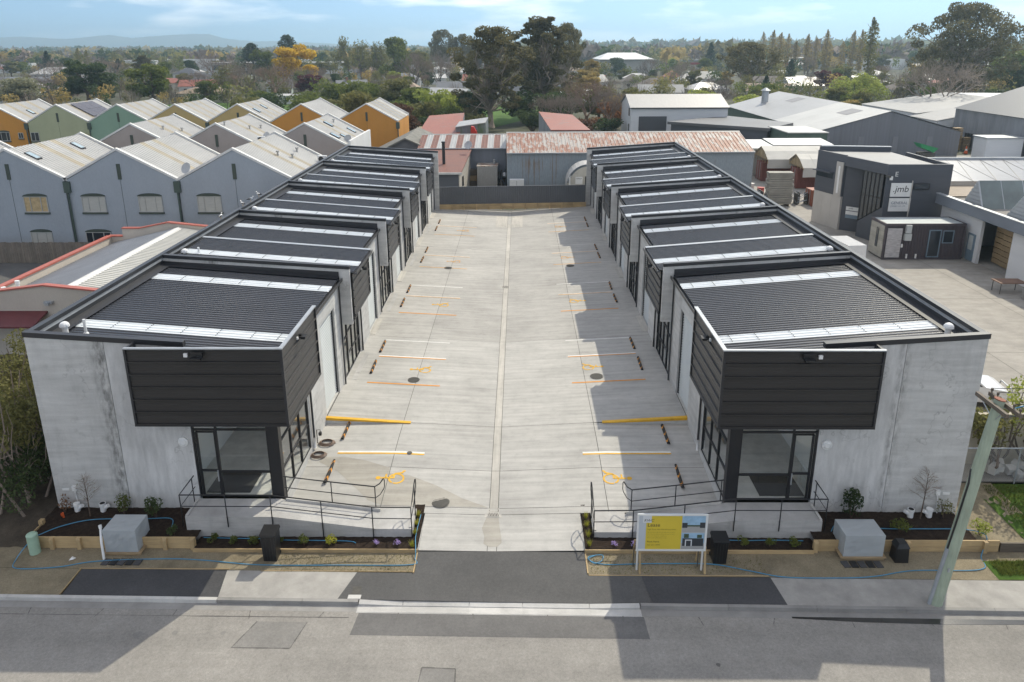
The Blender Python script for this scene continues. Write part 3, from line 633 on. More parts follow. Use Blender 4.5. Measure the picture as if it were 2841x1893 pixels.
        p.hexa([(d0, y-.05, rz_(d0)+.02), (d1, y-.05, rz_(d1)+.02), (d1, y-.004, rz_(d1)+.02), (d0, y-.004, rz_(d0)+.02), (d0, y-.03, ptop(d0)-.34), (d1, y-.03, ptop(d1)-.34), (d1, y-.004, ptop(d1)-.34), (d0, y-.004, ptop(d0)-.34)])
        p.quad((d0, y-.42, rz_(d0)+.07), (d1, y-.42, rz_(d1)+.07), (d1, y-.05, rz_(d1)+.08), (d0, y-.05, rz_(d0)+.08)); B(p, 'apron_flashing', M_cap)
    for i in range(5):
        a, b = Ys[i]+TH, Ys[i+1]; P = b-Ys[i]
        step = a+4.25 if i else a
        segs = []
        # (y0, y1, raised, kind)
        if i == 0:
            segs = [(a, a+1.95, 0, 0), (a+1.95, a+2.75, 0, 1), (a+2.75, b-2.3, 0, 0), (b-2.3, b-1.5, 0, 1), (b-1.5, b, 0, 0)]
        else:
            segs = [(a, a+1.12, .3, 0), (a+1.12, a+1.92, .3, 1), (a+1.92, step, .3, 0), (step, b-2.3, 0, 0), (b-2.3, b-1.45, 0, 1), (b-1.45, b, 0, 0)]
        for (y0, y1, up, kd) in segs:
            inner = (D_BOX-.06 if up else 8.78) if not (i == 0 and y1 <= a+4.2 and False) else 8.78
            p = nb(); ribbed(p, inner, 17.55, y0, y1, up+(.006 if kd else 0))
            o = B(p, 'skylight_strip' if kd else 'roof_sheeting', M_sky if kd else M_steel)
            if kd:
                q = nb()
                for k in range(7):
                    d = 8.95+k*1.42 if k else 9.3
                    for e in range(5):
                        yy = y0+(y1-y0)*(e+.4)/5; zz = rz_(d, up)+.055; q.box(d-.02, d+.02, yy-.02, yy+.02, zz, zz+.02)
                q.build('fixing_screws', M_frame, o, 'stuff')
        if i:   # step flashing between raised and lower roof
            p = nb(); d0, d1 = D_BOX-.08, 17.7
            p.hexa([(d0, step-.05, rz_(d0, .3)+.03), (d1, step-.05, rz_(d1, .3)+.03), (d1, step+.22, rz_(d1, .3)+.03), (d0, step+.22, rz_(d0, .3)+.03), (d0, step-.05, rz_(d0, .3)+.075), (d1, step-.05, rz_(d1, .3)+.075), (d1, step+.22, rz_(d1, .3)+.075), (d0, step+.22, rz_(d0, .3)+.075)]); B(p, 'step_flashing', M_galv)
            p = nb(); p.hexa([(d0, step+.17, rz_(d0)-.0), (d1, step+.17, rz_(d1)-.0), (d1, step+.2, rz_(d1)), (d0, step+.2, rz_(d0)), (d0, step+.17, rz_(d0, .3)+.03), (d1, step+.17, rz_(d1, .3)+.03), (d1, step+.2, rz_(d1, .3)+.03), (d0, step+.2, rz_(d0, .3)+.03)]); B(p, 'step_face', M_cap)
        # eaves gutter above the roller door
        g0 = (step+.2) if i else a+3.75
        p = nb(); p.prism([(8.62, 6.20), (8.80, 6.20), (8.80, 6.36), (8.78, 6.36), (8.78, 6.24), (8.64, 6.24), (8.64, 6.37), (8.62, 6.37)], g0, b-.01); recalc(B(p, 'gutter', M_cap))
        if i:
            p = nb(); p.prism([(7.90, 6.50), (8.10, 6.50), (8.10, 6.62), (8.08, 6.62), (8.08, 6.54), (7.92, 6.54), (7.92, 6.66), (7.90, 6.66)], a+.02, step+.1); recalc(B(p, 'gutter', M_cap))
        # yard wall pieces round the openings
        ys_ = Ys[i]; w0, w1 = ys_+(.20 if i else .22), ys_+3.95; r0, r1 = ys_+6.78, ys_+9.5
        gz = yz(XM+side*8.84, ys_+6)
        def wp(y0, y1, z0, z1, n='wall_panel', m=M_wall):
            q = nb(); q.box(D_WALL, D_WALL+TH, y0, y1, z0, z1); B(q, n, m)
        wp(w1+.02, r0, -.2, 6.2); wp(r1, b-.006, -.2, 6.2, 'column'); wp(r0+.002, r1-.002, 5.2, 6.2, 'lintel')
        wp(w0 if i else ys_+.26, w1+.016, 4.05, 6.2, 'lintel'); wp(w0, w1+.016, -.2, .50 if i else .44, 'sill')
        # roller door
        dr = thing_part = nb(); n = 34; zz0 = gz+.02; H_ = 5.2-zz0
        pr = []
        for k in range(n): z = zz0+H_*k/n; pr += [(9.03, z), (8.98, z+H_/n*.3), (8.98, z+H_/n*.6)]
        pr.append((9.03, 5.2)); k = len(pr); dr.add([(d, y, z) for y in (r0+.05, r1-.05) for d, z in pr], [(j, j+1, k+j+1, k+j) for j in range(k-1)])
        rd = recalc(B(dr, 'roller_door', M_roller))
        q = nb(); q.box(8.93, 9.03, r0, r0+.06, zz0, 5.2); q.build('door_guide', M_frame, rd); q = nb(); q.box(8.93, 9.03, r1-.06, r1, zz0, 5.2); q.build('door_guide', M_frame, rd)
        q = nb(); q.box(8.955, 8.985, r0+.06, r1-.06, zz0, zz0+.10); q.build('bottom_rail', M_galv, rd)
        q = nb(); q.hexa([(8.50, r0-.02, gz-.04), (9.1, r0-.02, gz-.04), (9.1, r1+.02, gz-.04), (8.50, r1+.02, gz-.04), (8.50, r0-.02, gz-.0), (9.1, r0-.02, gz+.045), (9.1, r1+.02, gz+.045), (8.50, r1+.02, gz-.0)]); B(q, 'threshold', M_chan)
        # glazing under the cladding box
        def glazing(orient, a0, a1, z0, z1, at, cols_, rows_, door=None, name='window'):
            f = nb(); bw = .065
            def bx(q, u0, u1, zz_0, zz_1, t0=-.05, t1=.05):
                if orient == 'y': q.box(at+t0, at+t1, u0, u1, zz_0, zz_1)
                else: q.box(u0, u1, at+t0, at+t1, zz_0, zz_1)
            us = [a0]+[a0+(a1-a0)*c for c in cols_]+[a1]; zs = [z0]+[z0+(z1-z0)*c for c in rows_]+[z1]
            win = MB(F_); 
            for u in us: bx(win, max(a0, u-bw/2) if u > a0 else a0, (u+bw/2) if u < a1 else a1, z0, z1) if a0 < u < a1 else bx(win, u if u == a0 else u-bw, u+bw if u == a0 else u, z0, z1)
            for z in zs: bx(win, a0+.002, a1-.002, max(z0, z-bw/2) if z > z0 else z0, min(z1, z+bw/2) if z < z1 else z1, -.045, .045)
            fr = B(win, name, M_frame)
            for j in range(len(us)-1):
                for l in range(len(zs)-1):
                    q = nb(); e = .01
                    if orient == 'y': q.quad((at, us[j]+e, zs[l]+e), (at, us[j+1]-e, zs[l]+e), (at, us[j+1]-e, zs[l+1]-e), (at, us[j]+e, zs[l+1]-e))
                    else: q.quad((us[j]+e, at, zs[l]+e), (us[j+1]-e, at, zs[l]+e), (us[j+1]-e, at, zs[l+1]-e), (us[j]+e, at, zs[l+1]-e))
                    q.build('pane', M_glass, fr)
            return fr
        if i:
            glazing('y', w0+.9, w1, .52, 4.05, D_WALL+.06, (.36, .68), (.30, .66))
            dfr = glazing('y', w0, w0+.895, .52, 4.05, D_WALL+.06, (), (.62,), name='glazed_door')
            q = nb(); q.box(D_WALL-.03, D_WALL+.0, w0+.78, w0+.82, 1.2, 1.8); q.build('door_handle', M_galv, dfr)
            # door landing
            q = nb(); q.box(8.30, D_WALL, w0, w1, gz-.2, .44); B(q, 'door_step', M_frame if False else M_ramp)
        else:
            glazing('y', ys_+.26, w1, .46, 4.05, D_WALL+.06, (.33, .66), (.34, .68))
        # office room lined in plasterboard behind the glass
        dd = 12.9 if i == 0 else 11.6
        if i:
            q = nb(); q.box(9.2, dd, ys_+TH+.02, ys_+TH+.05, .52, 4.1); q.box(9.2, dd, w1+.9, w1+.95, .52, 4.1); q.box(dd, dd+.05, ys_+TH, w1+.95, .52, 4.1); q.box(9.04, dd+.05, ys_+TH, w1+.95, 4.1, 4.15); B(q, 'office_lining', M_plaster)
        # downpipe
        y_d = w1+.28
        q = nb(); q.tube([(8.72, b-.35, 6.22), (8.76, b-.35, 5.9), (8.76, b-.35, gz+.1)], .045, 8); B(q, 'downpipe', M_frame, smooth=True)
        q = nb(); q.tube([(8.76, y_d, 4.2), (8.76, y_d, gz+.55)], .05, 8); dp = B(q, 'downpipe', M_frame, smooth=True)
        q = nb(); q.tube([(8.76, y_d, gz+.56), (8.76, y_d, gz+.02)], .055, 8); q.build('pipe_foot', M_white if i == 0 else M_frame, dp, smooth=True)
        # cladding box
        b0, b1 = (Y0-.75, ys_+3.9) if i == 0 else (ys_+TH+.01, ys_+4.32)
        zt, zb = (7.3, 4.15) if i == 0 else (6.5, 4.15)
        q = nb(); q.box(D_BOX+.03, 8.835, b0+.03, b1-.02, zb+.01, zb+.06); B(q, 'box_soffit', M_cap)
        n = 6 if i == 0 else 5; hp = (zt-zb-.06)/n
        def plank(along, u0, u1, z0, z1, at, out):
            # tray with a raised seam along its foot
            q = nb(); pr = [(0, z0), (.07, z0+.006), (.07, z0+.045), (.012, z0+.06)]
            for f_ in (.35, .62, .85): zz = z0+(z1-z0)*f_; pr += [(.012, zz-.012), (.018, zz-.006), (.018, zz+.006), (.012, zz+.012)]
            pr += [(.012, z1-.004), (-.03, z1-.004), (-.03, z0)]
            pts = [(at-out*a_, z_) for a_, z_ in pr]
            q.prism(pts, u0, u1, 'y' if along == 'y' else 'x'); return recalc(q.build('cladding_panel', M_clad, root))
        for k in range(n):
            z0 = zb+.03+k*hp
            plank('y', b0+.09, b1-.05, z0, z0+hp, D_BOX+.06, 1)
        q = nb(); q.box(D_BOX-.012, D_BOX+.07, b1-.05, b1, zb, zt-.01); q.box(D_BOX+.075, 8.83, b1-.04, b1+.0, zb, min(zt, 6.36)-.03); B(q, 'box_end', M_cap)
        q = nb(); q.box(D_BOX-.02, D_BOX+.06, b0+.0, b1, zb-.02, zb+.03); B(q, 'bottom_trim', M_cap)
        if i == 0:
            e0, e1 = D_BOX, 14.0
            for k in range(n):
                z0 = zb+.03+k*hp; plank('x', e0+.09, e1-.08, z0, z0+hp, b0+.06, 1)
            q = nb(); q.box(e1-.08, e1, b0-.012, Y0-.03, zb, zt); B(q, 'corner_trim', M_cap); q = nb(); q.box(e0-.012, e0+.09, b0-.012, b0+.09, zb, zt); B(q, 'corner_trim', M_cap)
            q = nb(); q.box(e0-.02, e1, b0-.02, b0+.05, zb-.02, zb+.03); q.box(8.84, e1-.01, b0+.05, Y0-.01, zb+.01, zb+.05); B(q, 'bottom_trim', M_cap)
            q = nb(); q.box(e0-.025, e0+.13, b0-.025, b1, zt, zt+.05); q.box(e0+.131, e1-.0, b0-.025, b0+.10, zt, zt+.05); B(q, 'parapet_cap', M_galv)
            q = nb(); q.box(e0+.10, e0+.14, b0+.1, b1, 6.3, zt-.005); q.box(e0+.15, 12.2, b0+.10, b0+.13, 6.3, zt-.005); B(q, 'parapet_lining', M_cap)
            # roof over the projecting box
            p = nb(); ribbed(p, D_BOX+.14, 8.776, b0+.13, b1-.06, 0.0); q2 = nb(); B(p, 'roof_sheeting', M_steel)
            p = nb(); ribbed(p, 8.78, 14.0, b0+.13, Y0+TH-.002, 0.0); B(p, 'roof_sheeting', M_steel)
            q = nb(); q.box(e1-.1, e1-.03, b0+.05, Y0-.035, zb+.03, zt-.1); B(q, 'box_end', M_cap)
            # corner post and glazed front
            q = nb(); q.box(8.84, 9.28, Y0-.02, Y0+.24, -.05, 4.2); B(q, 'corner_post', M_frame)
            glazing('x', 9.28, 12.27, .52, 4.2, Y0+.08, (.69,), (.82,))
            dfr = glazing('x', 11.36, 12.15, .55, 3.45, Y0+.075, (), (.40,), name='glazed_door')
            q = nb(); q.box(11.40, 11.44, Y0-.02, Y0+.02, 1.25, 1.75); q.build('door_handle', M_galv, dfr)
            q = nb(); q.box(9.29, 11.32, Y0+.03, Y0+.12, 1.62, 1.69); B(q, 'mid_rail', M_frame)
            # reception room
            q = nb(); q.box(12.9, 12.95, Y0+TH, Y0+6.3, .52, 4.15); q.box(9.04, 12.9, Y0+6.25, Y0+6.3, .52, 4.15); q.box(9.04, 12.95, Y0+TH+.01, Y0+6.3, 4.2, 4.25); B(q, 'office_lining', M_plaster)
            q = nb(); q.box(10.35, 12.15, Y0+.3, Y0+1.75, .521, .535); B(q, 'door_mat', M_mat)
            # fittings on the front
            fl = nb(); dx = 11.25 if side < 0 else 11.2
            fl.box(dx-.22, dx+.22, b0-.10, b0-.03, 7.0, 7.22); fl.box(dx-.19, dx+.19, b0-.28, b0-.10, 6.96, 7.04); fl.box(dx-.03, dx+.03, b0-.12, b0, 6.95, 7.1); B(fl, 'floodlight', M_blackpl)
            fl = nb(); dx2 = dx+.42; fl.box(dx2-.07, dx2+.07, b0-.08, b0, 7.02, 7.16); B(fl, 'sensor_box', M_white)
            fl = nb(); cxd, cz_ = 12.62, 3.06; fl.cyl((cxd, Y0, cz_), (cxd, Y0-.07, cz_), .20, .20, 20); B(fl, 'lamp_base', M_white, smooth=False)
            fl = nb(); fl.cyl((cxd, Y0-.071, cz_), (cxd, Y0-.12, cz_), .17, .10, 20); B(fl, 'lamp_diffuser', M_white)
        # floodlight on the yard face
        fl = nb(); yy = (b0+b1)/2+(.2 if i else -.2); zf = zt-.35
        fl.box(D_BOX-.30, D_BOX-.02, yy-.17, yy+.17, zf-.02, zf+.04); fl.box(D_BOX-.12, D_BOX, yy-.05, yy+.05, zf-.06, zf+.10); fl.box(D_BOX-.28, D_BOX-.1, yy-.14, yy+.14, zf-.07, zf-.022); B(fl, 'floodlight', M_blackpl)
        fl = nb(); fl.box(D_BOX-.06, D_BOX, yy-.36, yy-.26, zf, zf+.10); B(fl, 'sensor_box', M_white)
        # vents on the roof near the outer gutter
        for (vy, vd, dome_) in ((a+1.1, 17.35, True),)+(((a+1.35, 16.7, False),) if side < 0 and i < 2 else ()):
            q = nb(); z0 = rz_(vd)
            if dome_:
                q.cyl((vd, vy, z0), (vd, vy, z0+.42), .11, n=12); q.dome((vd, vy, z0+.40), .19, .17); q.cyl((vd, vy, z0+.36), (vd, vy, z0+.405), .19, n=12)
            else:
                q.cyl((vd, vy, z0), (vd, vy, z0+.62), .055, n=10); q.cyl((vd, vy, z0), (vd, vy, z0+.07), .13, .07, n=10)
            B(q, 'roof_vent', M_white)
    # plumbing stubs and box on the front wall
    return root
ROW_L = row(-1, [25.6, 36.45, 47.3, 58.15, 69.0, 79.85], 'left')
ROW_R = row(1, [25.45, 36.85, 48.2, 59.5, 70.9, 82.2], 'right')
# ------------------------------------------------------------------ foliage helpers
def leaf_mat(name, dark, light, rnd_obj=0.15, trans=0.48):
    dark = sc3(dark, 1.55); light = sc3(light, 1.75)
    m = bpy.data.materials.new(name); m.use_nodes = True; t = m.node_tree; b = t.nodes['Principled BSDF']
    b.inputs['Roughness'].default_value = 0.6; b.inputs['Specular IOR Level'].default_value = 0.25
    n1 = noise(t, mapping(t, (1, 1, 1)), 0.9, 3, 0.6); n2 = noise(t, mapping(t, (1, 1, 1)), 9, 2, 0.6)
    c = mixc(t, mnode(t, 'ADD', mnode(t, 'MULTIPLY', n1, .55), mnode(t, 'MULTIPLY', n2, .45)), dark, light)
    c = ramp(t, mnode(t, 'ADD', mnode(t, 'MULTIPLY', n1, .5), mnode(t, 'MULTIPLY', n2, .5)), [(0.32, dark), (0.68, light)])
    oi = t.nodes.new('ShaderNodeObjectInfo'); c = mixc(t, 1, c, ramp(t, oi.outputs['Random'], [(0, (1-rnd_obj,)*3), (1, (1+rnd_obj, 1+rnd_obj*.8, 1+rnd_obj*.5))]), 'MULTIPLY')
    t.links.new(c, b.inputs['Base Color'])
    o = [n for n in t.nodes if n.type == 'OUTPUT_MATERIAL'][0]; tl = t.nodes.new('ShaderNodeBsdfTranslucent'); t.links.new(c, tl.inputs[0])
    ms = t.nodes.new('ShaderNodeMixShader'); ms.inputs[0].default_value = trans; t.links.new(b.outputs[0], ms.inputs[1]); t.links.new(tl.outputs[0], ms.inputs[2]); t.links.new(ms.outputs[0], o.inputs[0])
    MATS[name] = m; return m
LM = dict(
    green=leaf_mat('leaf_mid_green', (0.040, 0.055, 0.016), (0.125, 0.145, 0.036)),
    dark=leaf_mat('leaf_dark_green', (0.018, 0.035, 0.014), (0.065, 0.085, 0.035)),
    olive=leaf_mat('leaf_olive', (0.055, 0.062, 0.022), (0.165, 0.155, 0.062)),
    gum=leaf_mat('leaf_gum', (0.03, 0.036, 0.020), (0.145, 0.125, 0.062)),
    lime=leaf_mat('leaf_spring_lime', (0.10, 0.135, 0.03), (0.27, 0.29, 0.075)),
    yellow=leaf_mat('leaf_golden', (0.23, 0.15, 0.015), (0.52, 0.36, 0.04), 0.08),
    ochre=leaf_mat('leaf_ochre', (0.12, 0.095, 0.035), (0.29, 0.22, 0.085)),
    wine=leaf_mat('leaf_burgundy', (0.035, 0.012, 0.016), (0.125, 0.04, 0.05)),
    brown=leaf_mat('leaf_dark_brown', (0.03, 0.016, 0.012), (0.10, 0.055, 0.035)),
    silver=leaf_mat('leaf_silver', (0.10, 0.11, 0.065), (0.27, 0.26, 0.17)),
    red=leaf_mat('leaf_red', (0.16, 0.02, 0.015), (0.40, 0.06, 0.04)),
    rust=leaf_mat('leaf_rust', (0.09, 0.045, 0.02), (0.22, 0.11, 0.05)),
    grass=leaf_mat('leaf_grass', (0.13, 0.15, 0.02), (0.34, 0.32, 0.06)),
    pale=leaf_mat('leaf_blossom', (0.32, 0.30, 0.22), (0.55, 0.52, 0.42)),
    conif=leaf_mat('leaf_conifer', (0.012, 0.025, 0.015), (0.045, 0.062, 0.035)),
    purple=leaf_mat('flower_violet', (0.22, 0.16, 0.36), (0.42, 0.34, 0.55)))
def bark_mat(name, c): return plain(name, c, 0.9, 0, 0.25, 3, (1, 1, .3), 0.2, 0.2)
BK = dict(grey=bark_mat('bark_grey', (0.155, 0.130, 0.112)), brown=bark_mat('bark_brown', (0.115, 0.082, 0.06)), pale=bark_mat('bark_pale', (0.30, 0.25, 0.205)), twig=bark_mat('twig_brown', (0.25, 0.20, 0.165)), red=bark_mat('twig_reddish', (0.26, 0.185, 0.14)))
def leaves(b, q, c, rad, n, s, flat=1.0, up=0.0):
    for _ in range(n):
        # point inside an ellipsoid, denser near its skin
        while True:
            v = Vector((q.uniform(-1, 1), q.uniform(-1, 1), q.uniform(-1, 1)))
            if 0.05 < v.length <= 1: break
        v = v.normalized()*(v.length**0.45)
        p = Vector((c[0]+v.x*rad[0], c[1]+v.y*rad[1], c[2]+v.z*rad[2]*flat))
        d = Vector((q.gauss(0, 1), q.gauss(0, 1), q.gauss(0, .7)+up)).normalized(); a = d.orthogonal().normalized(); e = d.cross(a); a0 = q.uniform(0, 6.28)
        u_ = a*math.cos(a0)+e*math.sin(a0); w_ = e*math.cos(a0)-a*math.sin(a0); z = s*q.uniform(.6, 1.4)
        b.add([p-u_*z, p+w_*z*.5, p+u_*z, p-w_*z*.5], [(0, 1, 2, 3)])
def bush(name, label, x, y, z, r, h, key, n=260, ls=.05, seed=0, cat='shrub', group=None, stem=True, lumps=7):
    q = random.Random(seed*7+1); root = thing(name, label, cat, (x, y, z), group)
    b = MB()
    for i in range(lumps):
        a = q.uniform(0, 6.28); rr = r*q.uniform(.15, .6); hh = h*q.uniform(.35, .8)
        leaves(b, q, (x+rr*math.cos(a), y+rr*math.sin(a), z+hh), (r*.5, r*.5, h*.26), n//lumps, ls)
    b.build('foliage', LM[key], root)
    if stem:
        b = MB()
        for i in range(5):
            a = q.uniform(0, 6.28); b.tube([(x, y, z-.03), (x+r*.25*math.cos(a), y+r*.25*math.sin(a), z+h*.35), (x+r*.5*math.cos(a+.3), y+r*.5*math.sin(a+.3), z+h*.72)], [.018*h+.006, .012*h+.004, .004], 5)
        b.build('stems', BK['brown'], root)
    return root
def sapling(x, y, z, h, label, seed):
    q = random.Random(seed); root = thing('bare_sapling', label, 'sapling', (x, y, z))
    b = MB(); b.tube([(x, y, z-.05), (x+.03, y, z+h*.5), (x+.02, y, z+h*.97)], [.026, .018, .005], 6); b.build('stem', BK['brown'], root)
    b = MB()
    for i in range(46):
        f = q.uniform(.34, .98); a = q.uniform(0, 6.28); l = h*.30*(1.15-f)+.14; p = Vector((x+.03, y, z+h*f)); e = p+Vector((math.cos(a)*l, math.sin(a)*l, l*q.uniform(.3, .9)))
        m_ = p.lerp(e, .5)+Vector((0, 0, .03)); b.tube([p, m_, e], [.007, .005, .003], 3)
        for k in range(3):
            a2 = a+q.uniform(-1, 1); l2 = l*.45; b.tube([m_.lerp(e, k/3), m_.lerp(e, k/3)+Vector((math.cos(a2)*l2, math.sin(a2)*l2, l2*q.uniform(0, .7)))], [.004, .0025], 3)
    b.build('twigs', BK['twig'], root)
    b = MB(); leaves(b, q, (x, y, z+h*.72), (h*.24, h*.24, h*.28), 60, .022); b.build('leaf_buds', LM['olive'], root)

# ------------------------------------------------------------------ ramps and railings before the two front doors
def ramp_and_rails(side, nm, zo):
    X = lambda d: XM+side*d
    class F:
        flip = side < 0
        def __call__(s, d, y, z): return (XM+side*d, y, z+zo)
    F_ = F(); nb = lambda: MB(F_); yf = 24.25
    def rt(d): return 0.56 if d > 8.9 else 0.03+(d-4.9)*(0.53/4.0) if d > 4.9 else 0.03
    root = thing('access_ramp', 'poured concrete access ramp rising to the %s front door' % nm, 'ramp', (X(8), yf, -.4))
    p = nb(); p.hexa([(8.9, yf, -.55), (12.3, yf, -.55), (12.3, 25.44, -.55), (8.9, 25.44, -.55), (8.9, yf, rt(8.9)), (12.3, yf, rt(12.3)), (12.3, 25.44, rt(12.3)), (8.9, 25.44, rt(8.9))]); p.build('landing', M_ramp, root)
    p = nb(); p.hexa([(4.9, yf, -.55), (8.898, yf, -.55), (8.898, 25.42, -.55), (4.9, 25.42, -.55), (4.9, yf, rt(4.9)), (8.898, yf, rt(8.898)), (8.898, 25.42, rt(8.898)), (4.9, 25.42, rt(4.9))]); p.build('incline', M_ramp, root)
    p = nb(); p.hexa([(3.52, yf, -.55), (4.898, yf, -.55), (4.898, 25.6, -.55), (3.52, 25.6, -.55), (3.52, yf, .03), (4.898, yf, .03), (4.898, 25.6, .0), (3.52, 25.6, .0)]); p.build('turning_slab', M_ramp, root)
    M_tac = M_kerb
    p = nb(); p.box(3.56, 3.64, yf+.08, 25.3, .031, .07); p.build('kerb_edge', M_tac, root)
    p = nb(); p.hexa([(4.95, 25.35, .03), (8.7, 25.35, .50), (8.7, 25.43, .50), (4.95, 25.43, .03), (4.95, 25.35, .16), (8.7, 25.35, .62), (8.7, 25.43, .62), (4.95, 25.43, .16)]); p.build('kerb_edge', M_tac, root)
    p = nb(); p.box(12.2, 12.29, yf+.02, 25.3, rt(12)+.001, rt(12)+.06); p.build('kerb_edge', M_tac, root)
    # front railing
    rl = thing('handrail', 'black tubular handrail along the street side of the %s ramp' % nm, 'handrail', (X(8), yf, 0))
    ds = [3.52, 5.02, 6.97, 8.9, 10.64, 12.38]; top = lambda d: rt(d)+1.0; y0 = yf-.05
    for k, d in enumerate(ds):
        p = nb(); p.cyl((d, y0, -.42 if k in (1, 2) else rt(d)-.42), (d, y0, top(d)), .022, n=8); p.build('post', M_rail, rl, smooth=True)
    path = [(3.52, 25.5, 1.42), (3.52, 25.2, 1.40), (3.52, yf+.3, 1.06), (3.52, y0, 1.03)]+[(d, y0, top(d)) for d in (5.02, 8.9, 12.38)]+[(12.38, 25.5, top(12.38))]
    p = nb(); p.tube(path, .025, 8); p.build('top_rail', M_rail, rl, smooth=True)
    path = [(3.52, 25.5, .9), (3.52, yf+.3, .56), (3.52, y0, .53)]+[(d, y0, top(d)-.5) for d in (5.02, 8.9, 12.38)]+[(12.38, 25.5, top(12.38)-.5)]
    p = nb(); p.tube(path, .018, 8); p.build('mid_rail', M_rail, rl, smooth=True)
    for (yy) in (25.2,):
        p = nb(); p.cyl((3.52, yy, -.2), (3.52, yy, 1.40), .022, n=8); p.build('post', M_rail, rl, smooth=True)
    p = nb(); p.cyl((12.38, 25.3, .2), (12.38, 25.3, top(12.38)), .022, n=8); p.build('post', M_rail, rl, smooth=True)
    p = nb(); p.tube([(3.52, 25.5, 1.42), (3.52, 25.62, 1.36), (3.52, 25.64, 1.2), (3.52, 25.6, 1.0), (3.52, 25.5, .9)], .02, 8); p.build('end_loop', M_rail, rl, smooth=True)
    # yard-side railing
    rl = thing('handrail', 'short black handrail between the %s ramp and the parking stall' % nm, 'handrail', (X(7), 25.5, 0)); y1 = 25.5
    for d in (5.15, 6.9, 8.7):
        p = nb(); p.cyl((d, y1, rt(d)-.3), (d, y1, rt(d)+1.0), .022, n=8); p.build('post', M_rail, rl, smooth=True)
    p = nb(); p.tube([(8.78, y1, rt(8.78)+1.0), (6.9, y1, rt(6.9)+1.0), (5.15, y1, rt(5.15)+1.02), (4.98, y1+.15, 1.12), (4.88, y1+.45, 1.16)], .025, 8); p.build('top_rail', M_rail, rl, smooth=True)
    p = nb(); p.tube([(8.78, y1, rt(8.78)+.5), (6.9, y1, rt(6.9)+.5), (5.15, y1, rt(5.15)+.5), (4.98, y1+.15, .62), (4.88, y1+.45, .70)], .018, 8); p.build('mid_rail', M_rail, rl, smooth=True)
    p = nb(); p.tube([(4.88, y1+.45, 1.16), (4.86, y1+.52, 1.08), (4.86, y1+.52, .78), (4.88, y1+.45, .70)], .018, 8); p.build('end_loop', M_rail, rl, smooth=True)
ramp_and_rails(-1, 'left', 0.0); ramp_and_rails(1, 'right', -.12)

# ------------------------------------------------------------------ timber retaining walls and edging
def retain(name, label, x0, x1, y, posts, z0=-.46, z1=.05):
    root = thing(name, label, 'retaining wall', ((x0+x1)/2, y, z0)); n = 2; h = (z1-z0)/n
    for k in range(n):
        xs_ = [x0, (x0+x1)/2+rnd.uniform(-.5, .5), x1]
        for a, b in zip(xs_[:-1], xs_[1:]):
            p = MB(); p.box(a+.004, b-.004, y, y+.05, z0+k*h+.004, z0+(k+1)*h-.004); p.build('plank', M_pine, root)
    for x in posts:
        p = MB(); p.prism([(y-.11, z0-.1), (y, z0-.1), (y, z1+.0), (y-.09, z1-.02), (y-.11, z1-.08)], x-.075, x+.075, 'x'); recalc(p.build('post', M_pinev, root))
    return root
rw = retain('retaining_wall', 'new pine plank retaining wall with posts before the left garden bed', -18.85, -12.4, 23.68, [-18.75, -17.9, -16.85, -15.35, -13.55, -12.5])
p = MB(); p.box(-18.85, -18.8, 23.74, 24.55, -.3, .04); p.build('plank', M_pine, rw)
p = MB(); p.box(-18.93, -18.76, 24.50, 24.68, -.3, .16); p.build('post', M_pinev, rw)
retain('retaining_wall', 'new pine plank retaining wall with posts before the right garden bed', 11.1, 18.1, 23.62, [11.18, 13.0, 14.65, 17.55])
root = thing('retaining_wall', 'old dark timber retaining wall at the far right verge', 'retaining wall', (24, 23.66, -.4))
for k in range(2):
    p = MB(); p.box(18.15, 45, 23.6, 23.66, -.44+k*.2, -.25+k*.2); p.build('plank', M_oldtim, root)
def edging(label, x0, x1, side):
    root = thing('garden_edging', label, 'garden edging', ((x0+x1)/2, 23.5, FZ)); m_ = (x0+x1)/2+.6
    for a, b in ((x0, m_), (m_, x1)):
        p = MB(); p.box(a+.003, b-.003, 23.46, 23.51, -.46, -.30); p.build('plank', M_pine, root)
    xe = x1 if side < 0 else x0
    p = MB(); p.box(xe-.045, xe+.0, 22.34, 23.455, -.48, -.405) if side < 0 else p.box(xe, xe+.045, 22.34, 23.455, -.48, -.405); p.build('plank', M_pine, root)
    p = MB(); xx = (-9.5, xe-.05) if side < 0 else (xe+.05, 9.0); p.box(xx[0], xx[1], yp(sum(xx)/2)+.02, yp(sum(xx)/2)+.045, -.48, -.43); p.build('plank', M_pine, root)
    p = MB(); p.box(xe-.02, xe+.0, 23.515, 25.55, -.5, -.30) if side < 0 else p.box(xe, xe+.02, 23.515, 25.55, -.5, -.30); p.build('plank', M_kerb, root)
edging('low pine edging boards round the bed below the left ramp', -12.45, -3.86, -1)
edging('low pine edging boards round the bed below the right ramp', 2.46, 11.1, 1)

